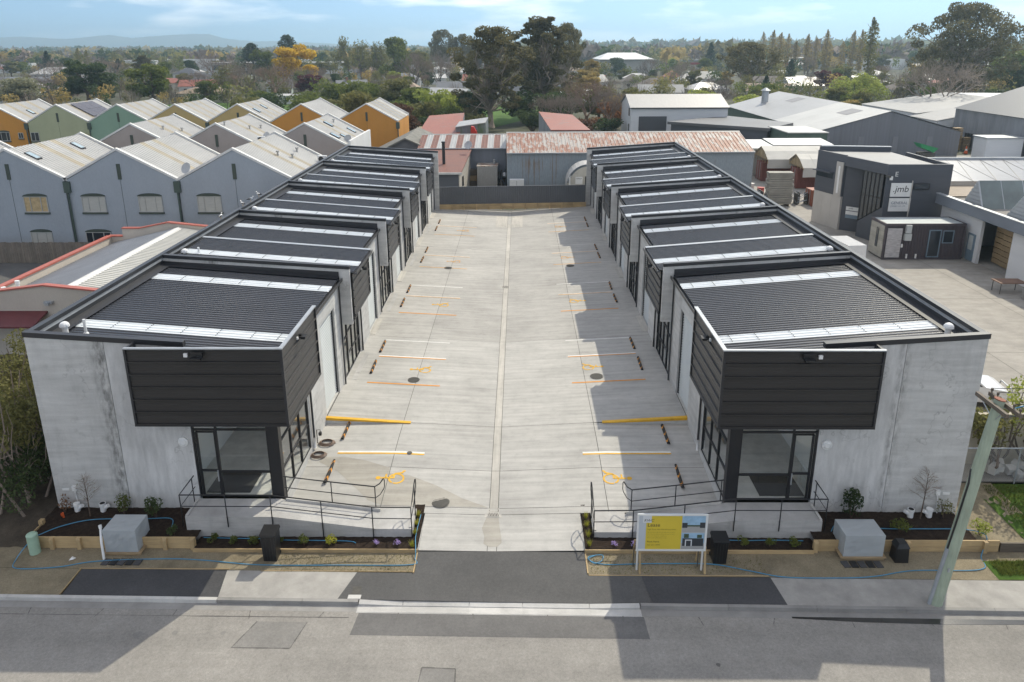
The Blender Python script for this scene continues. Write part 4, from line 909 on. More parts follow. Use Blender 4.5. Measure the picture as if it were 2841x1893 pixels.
# ------------------------------------------------------------------ planting
k = 0
for x, y, r in ((-11.83, 23.85, .23), (-11.04, 23.8, .21), (-10.18, 23.78, .25), (-9.25, 23.9, .16), (-8.27, 23.75, .23), (-7.24, 23.78, .24)):
    k += 1; bush('box_shrub', '%s clipped round green shrub from the left below the left ramp' % ordn[k-1], x, y, -.34, r, r*1.75, 'green' if k != 6 else 'grass', 330, .035, k, group='round shrubs below the left ramp')
k = 0
for x, y, r in ((8.49, 23.75, .24), (9.52, 23.75, .23), (10.43, 23.72, .25)):
    k += 1; bush('box_shrub', '%s clipped round green shrub to the right of the lease sign' % ordn[k-1], x, y, -.34, r, r*1.75, 'green', 330, .035, 20+k, group='round shrubs below the right ramp')
for x, nm, sd in ((-5.5, 'left hand', 1), (-4.72, 'right hand', 2)):
    bush('flowering_plant', '%s small violet flowering plant by the left ramp corner' % nm, x, 23.78, -.34, .16, .22, 'purple', 90, .03, 40+sd, 'flower')
for x, nm, sd in ((3.6, 'left hand', 3), (4.35, 'right hand', 4)):
    bush('flowering_plant', '%s small violet flowering plant left of the lease sign' % nm, x, 23.76, -.34, .16, .22, 'purple', 90, .03, 40+sd, 'flower')
def tuft(x, y, z, label, group, sd):
    q = random.Random(sd); root = thing('grass_tuft', label, 'grass tuft', (x, y, z), group); b = MB()
    for i in range(90):
        a = q.uniform(0, 6.28); l = q.uniform(.16, .32); o = q.uniform(.02, .19); c = Vector((x+q.uniform(-.04, .04), y+q.uniform(-.04, .04), z)); e = c+Vector((math.cos(a)*o, math.sin(a)*o, l)); n = Vector((-math.sin(a), math.cos(a), 0))*.008
        b.add([c-n, c+n, e], [(0, 1, 2)])
    b.build('blades', LM['grass'], root)
for i, y in enumerate((25.42, 24.93, 24.41, 23.68)): tuft(-4.1, y, -.33+max(0, y-24.35)*.1, '%s yellow green grass tuft from the yard beside the left ramp end' % ordn[i], 'grass tufts beside the left ramp end', 60+i)
for i, y in enumerate((25.33, 24.85, 24.3, 23.75)): tuft(2.66, y, -.33+max(0, y-24.35)*.1, '%s yellow green grass tuft from the yard beside the right ramp end' % ordn[i], 'grass tufts beside the right ramp end', 70+i)
sapling(-17.2, 25.05, -.02, 1.75, 'thin leafless sapling against the left front wall', 81)
sapling(15.85, 25.05, -.02, 2.1, 'thin leafless sapling against the right front wall', 82)
bush('leafy_shrub', 'loose green shrub under the joint of the left front wall', -15.9, 25.2, -.02, .32, 1.0, 'green', 260, .05, 90)
bush('leafy_shrub', 'dark glossy shrub left of the left ramp landing', -14.5, 24.95, -.02, .38, 1.05, 'dark', 320, .06, 91)
bush('leafy_shrub', 'small dark shrub at the ramp corner behind the left retaining wall', -13.35, 24.0, -.04, .24, .4, 'dark', 160, .05, 92)
bush('leafy_shrub', 'spindly reddish shrub at the outer corner of the left front wall', -18.35, 25.3, -.02, .30, .75, 'rust', 120, .045, 93)
bush('leafy_shrub', 'dark glossy shrub right of the right ramp landing', 13.15, 25.1, -.02, .5, 1.25, 'dark', 420, .065, 94)
bush('leafy_shrub', 'low green shrub behind the wrapped crate on the right', 14.65, 24.25, -.04, .40, .55, 'green', 260, .05, 95)
bush('leafy_shrub', 'spindly shrub at the outer corner of the right front wall', 16.8, 25.1, -.02, .35, .85, 'olive', 180, .045, 96)
bush('leafy_shrub', 'low green shrub behind the retaining wall right of the pole', 17.7, 24.2, -.10, .42, .65, 'lime', 260, .05, 97)
for i, (x, y, s_) in enumerate(((-17.9, 25.4, 'outer'), (-16.85, 25.4, 'inner'))):
    root = thing('drain_pipe_stub', '%s white capped drain pipe stub by the left front wall' % s_, 'pipe', (x, y, 0)); p = MB(); p.cyl((x, y, -.05), (x, y, .32), .11, n=14); p.cyl((x, y, .26), (x, y, .36), .13, n=14); p.build('pipe', M_white, root)
    p = MB(); p.cyl((x+.05, y, .12), (x+.24, y, .26), .075, n=12); p.build('side_inlet', M_white, root)
    p = MB(); p.cyl((x, y, .361), (x, y, .365), .10, n=14); p.build('bore', M_dark if i else M_white, root)
for i, (x, y, s_) in enumerate(((15.5, 25.15, 'inner'), (16.25, 25.18, 'outer'))):
    root = thing('drain_pipe_stub', '%s white capped drain pipe stub by the right front wall' % s_, 'pipe', (x, y, 0)); p = MB(); p.cyl((x, y, -.05), (x, y, .32), .11, n=14); p.cyl((x, y, .26), (x, y, .36), .13, n=14); p.build('pipe', M_white, root)
    p = MB(); p.cyl((x-.05, y, .12), (x-.24, y, .26), .075, n=12); p.build('side_inlet', M_white, root)
    p = MB(); p.cyl((x, y, .361), (x, y, .365), .10, n=14); p.build('bore', M_white if i else M_dark, root)
for nm, x, x2 in (('left', -18.35, -17.98), ('right', 16.95, 16.6)):
    yw = (25.6 if nm == 'left' else 25.45)-.002
    root = thing('meter_box', 'small white connection box with conduit on the %s front wall' % nm, 'meter box', (x2, yw, .3)); p = MB(); p.box(x2-.08, x2+.08, yw-.07, yw, .82, 1.04); p.build('box', M_white, root)
    p = MB(); p.tube([(x2, yw-.04, .82), (x2+.04, yw-.05, .4), (x2+.1, yw-.05, -.05)], .022, 6); p.build('conduit', M_white, root)
    p = MB(); p.box(x-.14, x+.14, yw-.02, yw, .82, .92); p.build('notice_plate', M_white, root)

# ------------------------------------------------------------------ plastic wrapped crates, bins, marker
def crate(x0, x1, y0, y1, z0, h, label, tilt):
    root = thing('wrapped_crate', label, 'crate', ((x0+x1)/2, (y0+y1)/2, z0))
    p = MB(); p.box(x0-.10, x1+.12, y0-.05, y1+.05, z0+.10, z0+.14)
    for yy in (y0, (y0+y1)/2, y1-.1): p.box(x0-.06, x1+.08, yy, yy+.1, z0, z0+.10)
    for k_ in range(3): pass
    p.build('pallet', M_ply, root)
    q = random.Random(int(x0*10)); p = MB(); nx, nz = 7, 6; zb = z0+.15
    def bul(v, c, s_): return v+(c-v)*0
    # slightly slumped film over four sides and the lid
    def face(o_, u_, v_, nu, nv):
        vs = []
        for j in range(nv+1):
            for i in range(nu+1):
                e = min(i, nu-i, j, nv-j); w_ = q.uniform(-.012, .012) if e else 0
                n_ = u_.cross(v_).normalized(); vs.append(o_+u_*(i/nu)+v_*(j/nv)+n_*w_)
        p.add(vs, [(j*(nu+1)+i, j*(nu+1)+i+1, (j+1)*(nu+1)+i+1, (j+1)*(nu+1)+i) for j in range(nv) for i in range(nu)])
    A_, B_, C_ = Vector((x1-x0, 0, 0)), Vector((0, y1-y0, 0)), Vector((0, 0, h)); o0 = Vector((x0, y0, zb))
    face(o0, A_, C_, nx, nz); face(o0+A_, B_, C_, nx, nz); face(o0+A_+B_, -A_, C_, nx, nz); face(o0+B_, -B_, C_, nx, nz); face(o0+C_, A_, B_, nx, nx)
    p.build('plastic_film', M_film, root, smooth=False)
    p = MB(); n = 3
    for k_ in range(n): p.box(x0+.08, x1-.08, y0+.08, y1-.08, zb+.02+k_*(h-.06)/n, zb+(k_+1)*(h-.06)/n-.02)
    p.build('packed_boards', plain('grey_board', (0.36, 0.38, 0.39), .7, 0, .15, 2), root)
    return root
crate(-15.65, -14.42, 23.28, 24.25, -.45, .95, 'plastic wrapped crate on a pallet before the left retaining wall', 0)
crate(12.05, 13.52, 23.16, 24.15, -.45, .90, 'plastic wrapped crate on a pallet before the right retaining wall', 0)
for nm, x0 in (('left', -15.45), ('right', 12.05)):
    for i in range(5):
        x = x0+i*.30; root = thing('paving_tile', '%s dark paving tile from the left lying before the %s wrapped crate' % (ordn[i], nm), 'paving tile', (x, 22.85, FZ), 'dark tiles before the %s crate' % nm)
        p = MB(); p.obox((x, 22.88, FZ+.008), .25, .34, .03, rnd.uniform(-.15, .15)); p.build('tile', M_blackpl if i % 2 else M_asph, root)
def bin_(x, y, w_, d_, h, label, lid=True):
    root = thing('rubbish_bin', label, 'bin', (x, y, FZ)); z = FZ; p = MB(); a = .86
    p.hexa([(x-w_/2*a, y-d_/2*a, z), (x+w_/2*a, y-d_/2*a, z), (x+w_/2*a, y+d_/2*a, z), (x-w_/2*a, y+d_/2*a, z), (x-w_/2, y-d_/2, z+h), (x+w_/2, y-d_/2, z+h), (x+w_/2, y+d_/2, z+h), (x-w_/2, y+d_/2, z+h)]); p.build('body', M_blackpl, root)
    for i in range(5):
        p = MB(); xx = x-w_*.38+i*w_*.19; p.hexa([(xx-.018, y-d_/2*a-.012, z+.06), (xx+.018, y-d_/2*a-.012, z+.06), (xx+.018, y-d_/2*a+.02, z+.06), (xx-.018, y-d_/2*a+.02, z+.06), (xx-.018, y-d_/2-.014, z+h-.08), (xx+.018, y-d_/2-.014, z+h-.08), (xx+.018, y-d_/2+.02, z+h-.08), (xx-.018, y-d_/2+.02, z+h-.08)]); p.build('rib', M_blackpl, root)
    p = MB(); p.hexa([(x-w_/2-.03, y-d_/2-.04, z+h), (x+w_/2+.03, y-d_/2-.04, z+h), (x+w_/2+.03, y+d_/2+.03, z+h), (x-w_/2-.03, y+d_/2+.03, z+h), (x-w_/2-.02, y-d_/2-.03, z+h+.05), (x+w_/2+.02, y-d_/2-.03, z+h+.05), (x+w_/2+.01, y+d_/2, z+h+.12), (x-w_/2-.01, y+d_/2, z+h+.12)]); l_ = p.build('lid', M_blackpl, root)
    p = MB(); p.box(x-w_*.3, x+w_*.3, y+d_/2+.03, y+d_/2+.07, z+h+.02, z+h+.06); p.build('handle', M_blackpl, root)
    for sgn in (-1, 1):
        p = MB(); p.cyl((x+sgn*w_*.36, y+d_/2+.02, z+.07), (x+sgn*w_*.46, y+d_/2+.02, z+.07), .07, n=12); p.build('wheel', M_rubber, root)
bin_(-9.32, 23.2, .56, .55, 1.12, 'black wheelie bin with ribbed front below the left ramp')
bin_(7.4, 23.12, .55, .5, .98, 'black wheelie bin behind the right edge of the lease sign')
root = thing('rubbish_bin', 'short black lidded bin before the right retaining wall', 'bin', (14.15, 23.2, FZ)); p = MB(); p.hexa([(13.9, 22.98, FZ), (14.4, 22.98, FZ), (14.4, 23.42, FZ), (13.9, 23.42, FZ), (13.93, 23.0, FZ+.62), (14.37, 23.0, FZ+.62), (14.37, 23.4, FZ+.62), (13.93, 23.4, FZ+.62)]); p.build('body', M_blackpl, root)
p = MB(); p.hexa([(13.9, 22.97, FZ+.62), (14.4, 22.97, FZ+.62), (14.4, 23.42, FZ+.62), (13.9, 23.42, FZ+.62), (14.0, 23.05, FZ+.80), (14.3, 23.05, FZ+.80), (14.3, 23.36, FZ+.80), (14.0, 23.36, FZ+.80)]); p.build('lid', M_blackpl, root)
root = thing('utility_marker', 'pale green round service pillar at the left end of the retaining wall', 'utility pillar', (-18.45, 23.42, FZ)); p = MB(); p.cyl((-18.45, 23.42, FZ), (-18.45, 23.42, FZ+.78), .19, n=20); p.build('body', M_mint, root, smooth=False)
p = MB(); p.dome((-18.45, 23.42, FZ+.79), .2, .09, 20); p.build('cap', M_mint, root, smooth=True)
p = MB(); p.tube([(-15.62, 23.05, FZ), (-15.70, 23.2, .2), (-15.80, 23.45, .62)], .045, 8); p.cyl((-15.80, 23.45, .62), (-15.82, 23.47, .74), .06, n=10); tag(p.build('waste_pipe', M_white), 'white plastic pipe leaning on the left retaining wall beside the crate', 'pipe')
# hoses
def hose(name, pts, r, m, label, cat='hose'):
    P = [Vector(p) for p in pts]; o = []
    for i in range(len(P)-1):   # catmull-rom
        a = P[max(i-1, 0)]; b = P[i]; c = P[i+1]; d = P[min(i+2, len(P)-1)]
        for k_ in range(8):
            t_ = k_/8; o.append(.5*((2*b)+(c-a)*t_+(2*a-5*b+4*c-d)*t_*t_+(3*b-a-3*c+d)*t_**3))
    o.append(P[-1]); b_ = MB(); b_.tube(o, r, 6); return tag(b_.build(name, m, smooth=True), label, cat)
z = FZ+.03
hose('water_pipe', [(-13.55, 24.0, .03), (-13.8, 24.82, .04), (-14.83, 24.84, .04), (-16.86, 24.78, .04), (-17.82, 24.4, .05), (-18.3, 23.9, .09), (-18.62, 23.55, .0), (-18.9, 22.95, z), (-18.55, 22.5, z), (-17.1, 22.58, z), (-15.85, 22.9, z), (-13.5, 23.05, z), (-12, 23.0, z), (-9.97, 22.76, z), (-8.3, 22.72, z), (-6.6, 22.74, z), (-4.05, 22.77, z), (-3.92, 23.1, z+.02), (-3.95, 23.5, -.24), (-4.05, 24.3, -.28), (-4.0, 25.5, -.2)], .017, M_blue, 'blue water pipe snaking along the left verge and bed')
hose('water_pipe', [(12.0, 24.2, .02), (12.4, 24.62, .03), (13.2, 24.45, .03), (14.3, 24.35, .03), (15.7, 24.35, .03), (17.2, 24.3, .04), (17.75, 23.9, .05), (17.3, 23.35, z), (16.85, 22.62, z), (14.4, 22.55, z), (12.9, 22.25, z), (11.7, 22.15, z), (9.6, 22.18, z), (8.4, 22.5, z), (7.15, 22.85, z), (5.5, 22.88, z), (4.4, 22.86, z), (3.2, 22.82, z), (2.65, 23.0, z), (2.6, 23.25, z), (3.1, 23.3, z+.03), (3.05, 23.0, z+.02), (2.75, 22.85, z+.03), (2.58, 23.1, z+.04), (2.85, 23.32, z)], .017, M_blue, 'blue water pipe snaking along the right verge and bed')
hose('water_pipe', [(-12.3, 24.15, -.30), (-11.2, 24.1, -.3), (-10, 24.08, -.3), (-9, 24.0, -.3), (-7.6, 23.98, -.3), (-6.6, 23.95, -.3), (-6.3, 23.85, -.3)], .016, M_blue, 'thin blue irrigation pipe at the foot of the left ramp')
hose('water_pipe', [(7.8, 24.1, -.30), (8.6, 24.05, -.3), (9.7, 24.08, -.3), (10.9, 24.05, -.3)], .016, M_blue, 'thin blue irrigation pipe at the foot of the right ramp')
def coil(x, y, r, label):
    q = random.Random(int(x*100)); pts = []
    for i in range(5*16):
        a = i/16*6.283; rr = r*(1-.07*(i//16))+q.uniform(-.012, .012); pts.append((x+rr*math.cos(a), y+rr*.8*math.sin(a), yz(x, y)+.03+.018*(i/16)))
    b_ = MB(); b_.tube(pts, .02, 6); return tag(b_.build('garden_hose', M_hosebrown, smooth=True), label, 'hose', 'coiled hoses')
coil(-9.0, 30.3, .38, 'coiled brown hose nearer the yellow kerb on the left parking side'); coil(-9.14, 29.35, .36, 'coiled brown hose nearer the street by the left corner window')
root = thing('hose_tap', 'garden tap with hose fittings on the left yard wall', 'tap', (-9.3, 30.3, .3)); p = MB(); p.tube([(-9.42, 30.25, .25), (-9.42, 30.25, .95), (-9.25, 30.25, .95), (-9.25, 30.25, .8)], .02, 6); p.build('standpipe', M_iron, root); p = MB(); p.box(-9.33, -9.2, 30.18, 30.32, .68, .82); p.build('timer', M_blackpl, root)
# marker peg, rag
p = MB(); p.obox((-18.2, 24.95, -.02), .06, .06, .28, .4, .15); p.obox((-18.22, 24.93, .1), .1, .05, .12, .4, .15); tag(p.build('marker_peg', plain('orange_plastic', (.62, .11, .03), .5)), 'small orange plastic marker in the left garden bed', 'marker')
p = MB(); p.add([(-16.9, 22.95, FZ+.02), (-16.72, 22.98, FZ+.05), (-16.7, 23.1, FZ+.02), (-16.85, 23.12, FZ+.08), (-16.8, 23.03, FZ+.10)], [(0, 1, 4), (1, 2, 4), (2, 3, 4), (3, 0, 4)]); tag(p.build('paper_scrap', M_white), 'crumpled white paper scrap on the bare verge', 'litter')

# ------------------------------------------------------------------ lease sign
def text(body, size, loc, m, parent, name='lettering', rot=(R(90), 0, 0), align='LEFT', ext=0.0, font=None, shear=0, sx_=1.0, space=1.0):
    c = bpy.data.curves.new('t', 'FONT'); c.body = body; c.size = size; c.align_x = align; c.extrude = ext; c.shear = shear; c.space_character = space; c.resolution_u = 3
    o = bpy.data.objects.new('t', c); col.objects.link(o); bpy.context.view_layer.update()
    me = bpy.data.meshes.new_from_object(o.evaluated_get(bpy.context.evaluated_depsgraph_get())); bpy.data.objects.remove(o); bpy.data.curves.remove(c)
    mm = Matrix.Translation(Vector(loc)) @ Matrix.Rotation(rot[2], 4, 'Z') @ Matrix.Rotation(rot[1], 4, 'Y') @ Matrix.Rotation(rot[0], 4, 'X') @ Matrix.Diagonal((sx_, 1, 1, 1))
    me.transform(mm); 
    if parent is not None: me.transform(Matrix.Translation(-wloc(parent)))
    me.materials.clear(); me.materials.append(m); ob = bpy.data.objects.new(name, me); col.objects.link(ob); ob.parent = parent; return ob
SGN = thing('lease_sign', 'white framed yellow lease signboard on posts before the right ramp', 'sign', (5.45, 22.5, FZ))
M_ink = plain('sign_ink', (0.035, 0.033, 0.03), .6); M_sgy = plain('sign_yellow', (0.66, 0.50, 0.055), .5, 0, .03); M_sgw = plain('sign_white', (0.66, 0.68, 0.70), .5, 0, .03); M_sggrey = plain('sign_grey', (0.50, 0.54, 0.58), .5, 0, .03); M_ink2 = plain('sign_ink_olive', (0.22, 0.17, 0.03), .6)
SX0, SX1, SZ0, SZ1, SY = 4.22, 6.70, .46, 1.97, 22.50
p = MB(); p.box(SX0, SX1, SY, SY+.05, SZ0, SZ1); p.build('board', M_sggrey, SGN)
p = MB(); b_ = .05
p.box(SX0-.02, SX1+.02, SY-.025, SY-.004, SZ1-b_, SZ1+.02); p.box(SX0-.02, SX1+.02, SY-.025, SY-.004, SZ0-.02, SZ0+b_); p.box(SX0-.02, SX0+b_, SY-.0245, SY-.004, SZ0+b_, SZ1-b_); p.box(SX1-b_, SX1+.02, SY-.0245, SY-.004, SZ0+b_, SZ1-b_); p.build('frame', M_whitepaint, SGN)
W_, H_ = SX1-SX0, SZ1-SZ0
def sx2(u): return SX0+u*W_
def sz2(v): return SZ1-v*H_
def panel(u0, u1, v0, v1, m, name, e): q = MB(); q.quad((sx2(u0), SY-e, sz2(v1)), (sx2(u1), SY-e, sz2(v1)), (sx2(u1), SY-e, sz2(v0)), (sx2(u0), SY-e, sz2(v0))); return q.build(name, m, SGN)
panel(.125, .64, .035, .965, M_sgy, 'yellow_panel', .004); panel(.075, .20, .035, .23, M_sgw, 'logo_panel', .006)
text('RWC', .15, (sx2(.09), SY-.009, sz2(.20)), M_ink, SGN, shear=.2)
text('Lease', .20, (sx2(.145), SY-.009, sz2(.335)), M_ink, SGN); text('High Stud, Mini Warehouse Units', .075, (sx2(.145), SY-.009, sz2(.43)), M_ink2, SGN)
for i, tx in enumerate(('Fully self-contained high stud units with mezzanine options', 'Units range from 102m2 to 160m2 with on-site car parks', 'Register your interest for new build units', 'Ideal for trades, small business or storage')): text(tx, .042, (sx2(.145), SY-.009, sz2(.50+i*.052)), M_ink2, SGN)
text('Paula Raine', .095, (sx2(.15), SY-.009, sz2(.775)), M_ink, SGN); text('027 221 4997', .085, (sx2(.15), SY-.009, sz2(.865)), M_ink2, SGN)
PSK = plain('print_sky', (0.30, 0.47, 0.62), .5, 0, .2, 3); PGD = plain('print_paving', (0.36, 0.36, 0.35), .5); PDK = plain('print_dark', (0.04, 0.045, 0.05), .5); PGR = plain('print_green', (0.06, 0.09, 0.05), .6, 0, .4, 20)
for (v0, v1) in ((.035, .50), (.515, .965)):
    h_ = v1-v0; panel(.645, .975, v0, v0+h_*.62, PSK, 'printed_picture', .005); panel(.645, .975, v0+h_*.62, v1, PGD, 'printed_picture', .005)
    if v0 < .1:
        panel(.645, .72, v0+h_*.42, v0+h_*.72, PDK, 'printed_picture', .007); panel(.90, .975, v0+h_*.40, v0+h_*.72, PDK, 'printed_picture', .007); panel(.72, .90, v0+h_*.55, v0+h_*.64, PGR, 'printed_picture', .007)
    else:
        panel(.66, .965, v0+h_*.32, v0+h_*.80, PDK, 'printed_picture', .007); panel(.70, .80, v0+h_*.40, v0+h_*.80, M_sgw, 'printed_picture', .009); panel(.715, .785, v0+h_*.46, v0+h_*.80, PDK, 'printed_picture', .011); panel(.68, .75, v0+h_*.05, v0+h_*.30, PGR, 'printed_picture', .007); panel(.87, .94, v0+h_*.1, v0+h_*.30, PGR, 'printed_picture', .007)
for x in (SX0+.06, SX1-.06):
    p = MB(); p.box(x-.03, x+.03, SY+.052, SY+.10, FZ-.1, SZ0+.9); p.build('leg', M_whitepaint, SGN)
    p = MB(); p.hexa([(x+.05, SY-.16, FZ-.05), (x+.12, SY-.16, FZ-.05), (x+.12, SY-.11, FZ-.05), (x+.05, SY-.11, FZ-.05), (x+.05, SY+.05, SZ0+.1), (x+.12, SY+.05, SZ0+.1), (x+.12, SY+.10, SZ0+.1), (x+.05, SY+.10, SZ0+.1)]); p.build('brace', M_pinev, SGN)
    p = MB(); p.hexa([(x-.12, SY+.55, FZ-.05), (x-.06, SY+.55, FZ-.05), (x-.06, SY+.6, FZ-.05), (x-.12, SY+.6, FZ-.05), (x-.12, SY+.10, SZ0+.35), (x-.06, SY+.10, SZ0+.35), (x-.06, SY+.15, SZ0+.35), (x-.12, SY+.15, SZ0+.35)]); p.build('brace', M_pinev, SGN)
    p = MB(); p.cyl((x-.1, SY+.25, FZ), (x-.1, SY+.25, .4), .018, n=6); p.build('stake', M_iron, SGN)

# ------------------------------------------------------------------ power pole at the right
M_pole = timber('treated_pole', (0.30, 0.35, 0.27), .16, 2)
PL = thing('power_pole', 'leaning greenish timber power pole with crossarms at the right kerb', 'power pole', (14.3, 20.98, FZ)); T0 = Vector((14.3, 20.98, FZ-.1)); T1 = Vector((15.06, 20.92, 7.30))
p = MB(); p.tube([T0.lerp(T1, f) for f in (0, .25, .5, .75, 1)], [.225, .21, .195, .175, .155], 16); p.build('shaft', M_pole, PL, smooth=False)
p = MB(); p.cyl(T1+Vector((-.002, 0, 0)), T1+Vector((.004, 0, .03)), .165, n=16); p.build('cap', plain('rusty_cap', (.26, .10, .06), .8), PL)
for dx in (-.21, .21):
    p = MB(); x = 15.03+dx; p.box(x-.05, x+.05, 20.12, 21.68, 7.08, 7.21); p.build('crossarm', M_oldtim, PL)
for y in (20.2, 20.5, 21.3, 21.6):
    p = MB(); p.cyl((15.24, y, 7.21), (15.24, y, 7.27), .02, n=8); p.cyl((15.24, y, 7.27), (15.24, y, 7.36), .04, n=10); p.build('insulator', M_oldtim, PL)
for y, dz in ((20.35, .2), (21.4, .2)):
    p = MB(); p.tube([(14.80, y, 7.1), (15.0, 20.92, 6.55)], .016, 5); p.build('brace', M_galv, PL)
p = MB(); a = T0.lerp(T1, .0)+Vector((-.22, -.05, .1)); b_ = T0.lerp(T1, .30)+Vector((-.20, -.05, 0)); p.tube([a, b_], .065, 8); p.build('conduit', plain('grey_conduit', (.30, .32, .34), .6), PL)
p = MB(); p.tube([b_, T0.lerp(T1, .45)+Vector((-.19, -.06, 0)), T0.lerp(T1, .62)+Vector((-.185, -.05, 0)), T0.lerp(T1, .68)+Vector((-.17, .05, 0))], .035, 6); p.build('cable', M_blackpl, PL)
p = MB(); p.box(14.36, 14.42, 20.72, 20.76, 1.0, 1.14); p.build('tag_plate', M_galv, PL)
for y in (20.2, 20.5, 21.3, 21.6):
    b_ = MB(); b_.tube([(15.24+i*2.5, y, 7.36-.35*math.sin(min(1, i/16)*math.pi)*.9) for i in range(17)], .012, 4); b_.build('overhead_wire', M_blackpl, PL)
b_ = MB(); b_.tube([(15.1, 21.0, 6.6), (18, 22.6, 6.0), (22, 24.6, 5.7), (30, 28.5, 5.6)], .02, 5); b_.build('service_wire', M_blackpl, PL)
b_ = MB(); b_.tube([(15.3, 21.6, 7.0), (15.6, 21.2, 6.8), (16.2, 21.3, 6.9), (18.2, 22.4, 6.6), (24, 25.5, 6.3)], .018, 5); b_.build('service_wire', M_blue, PL)
# ------------------------------------------------------------------ neighbours
def wallc(name, c, var=.06): return plain('wall_'+name, c, .85, 0, var, .5, (1, 1, .4), .04)
W_blue = wallc('slate_blue', (.335, .37, .41)); W_taupe = wallc('taupe', (.36, .31, .285)); W_orange = wallc('orange', (.56, .26, .055)); W_green = wallc('sage', (.40, .42, .27)); W_teal = wallc('teal_green', (.24, .36, .27)); W_yel = wallc('mustard', (.48, .36, .16))
M_zinc = plain('pale_roof_steel', (.40, .395, .38), .42, .15, .10, .6, (1, .25, 1), .03); M_zinc2 = plain('stained_roof_sheet', (.37, .325, .245), .6, 0, .15, .8)
M_barge = plain('white_barge', (.66, .655, .63), .5); M_slot = plain('slot_green', (.055, .07, .055), .6); M_dkgreen = plain('dark_green_steel', (.06, .085, .07), .5)
M_blind = plain('window_blind', (.46, .455, .42), .6, 0, .1, 1, (1, 1, 14)); M_curt = plain('warm_curtain', (.48, .36, .20), .7, 0, .2, 3)
def ribs(mb, x0, z0, x1, z1, y0, y1, pitch=.42, h=.045):
    """sheeting with ribs running down the slope, from (x0,z0) to (x1,z1)"""
    n = max(1, round((y1-y0)/pitch)); pt = (y1-y0)/n; pr = []
    for i in range(n): y = y0+i*pt; pr += [(y, 0), (y+pt*.6, 0), (y+pt*.72, h), (y+pt*.9, h)]
    pr.append((y1, 0)); k = len(pr); mb.add([(x, y, z+e) for x, z in ((x0, z0), (x1, z1)) for y, e in pr], [(i, k+i, k+i+1, i+1) for i in range(k-1)])
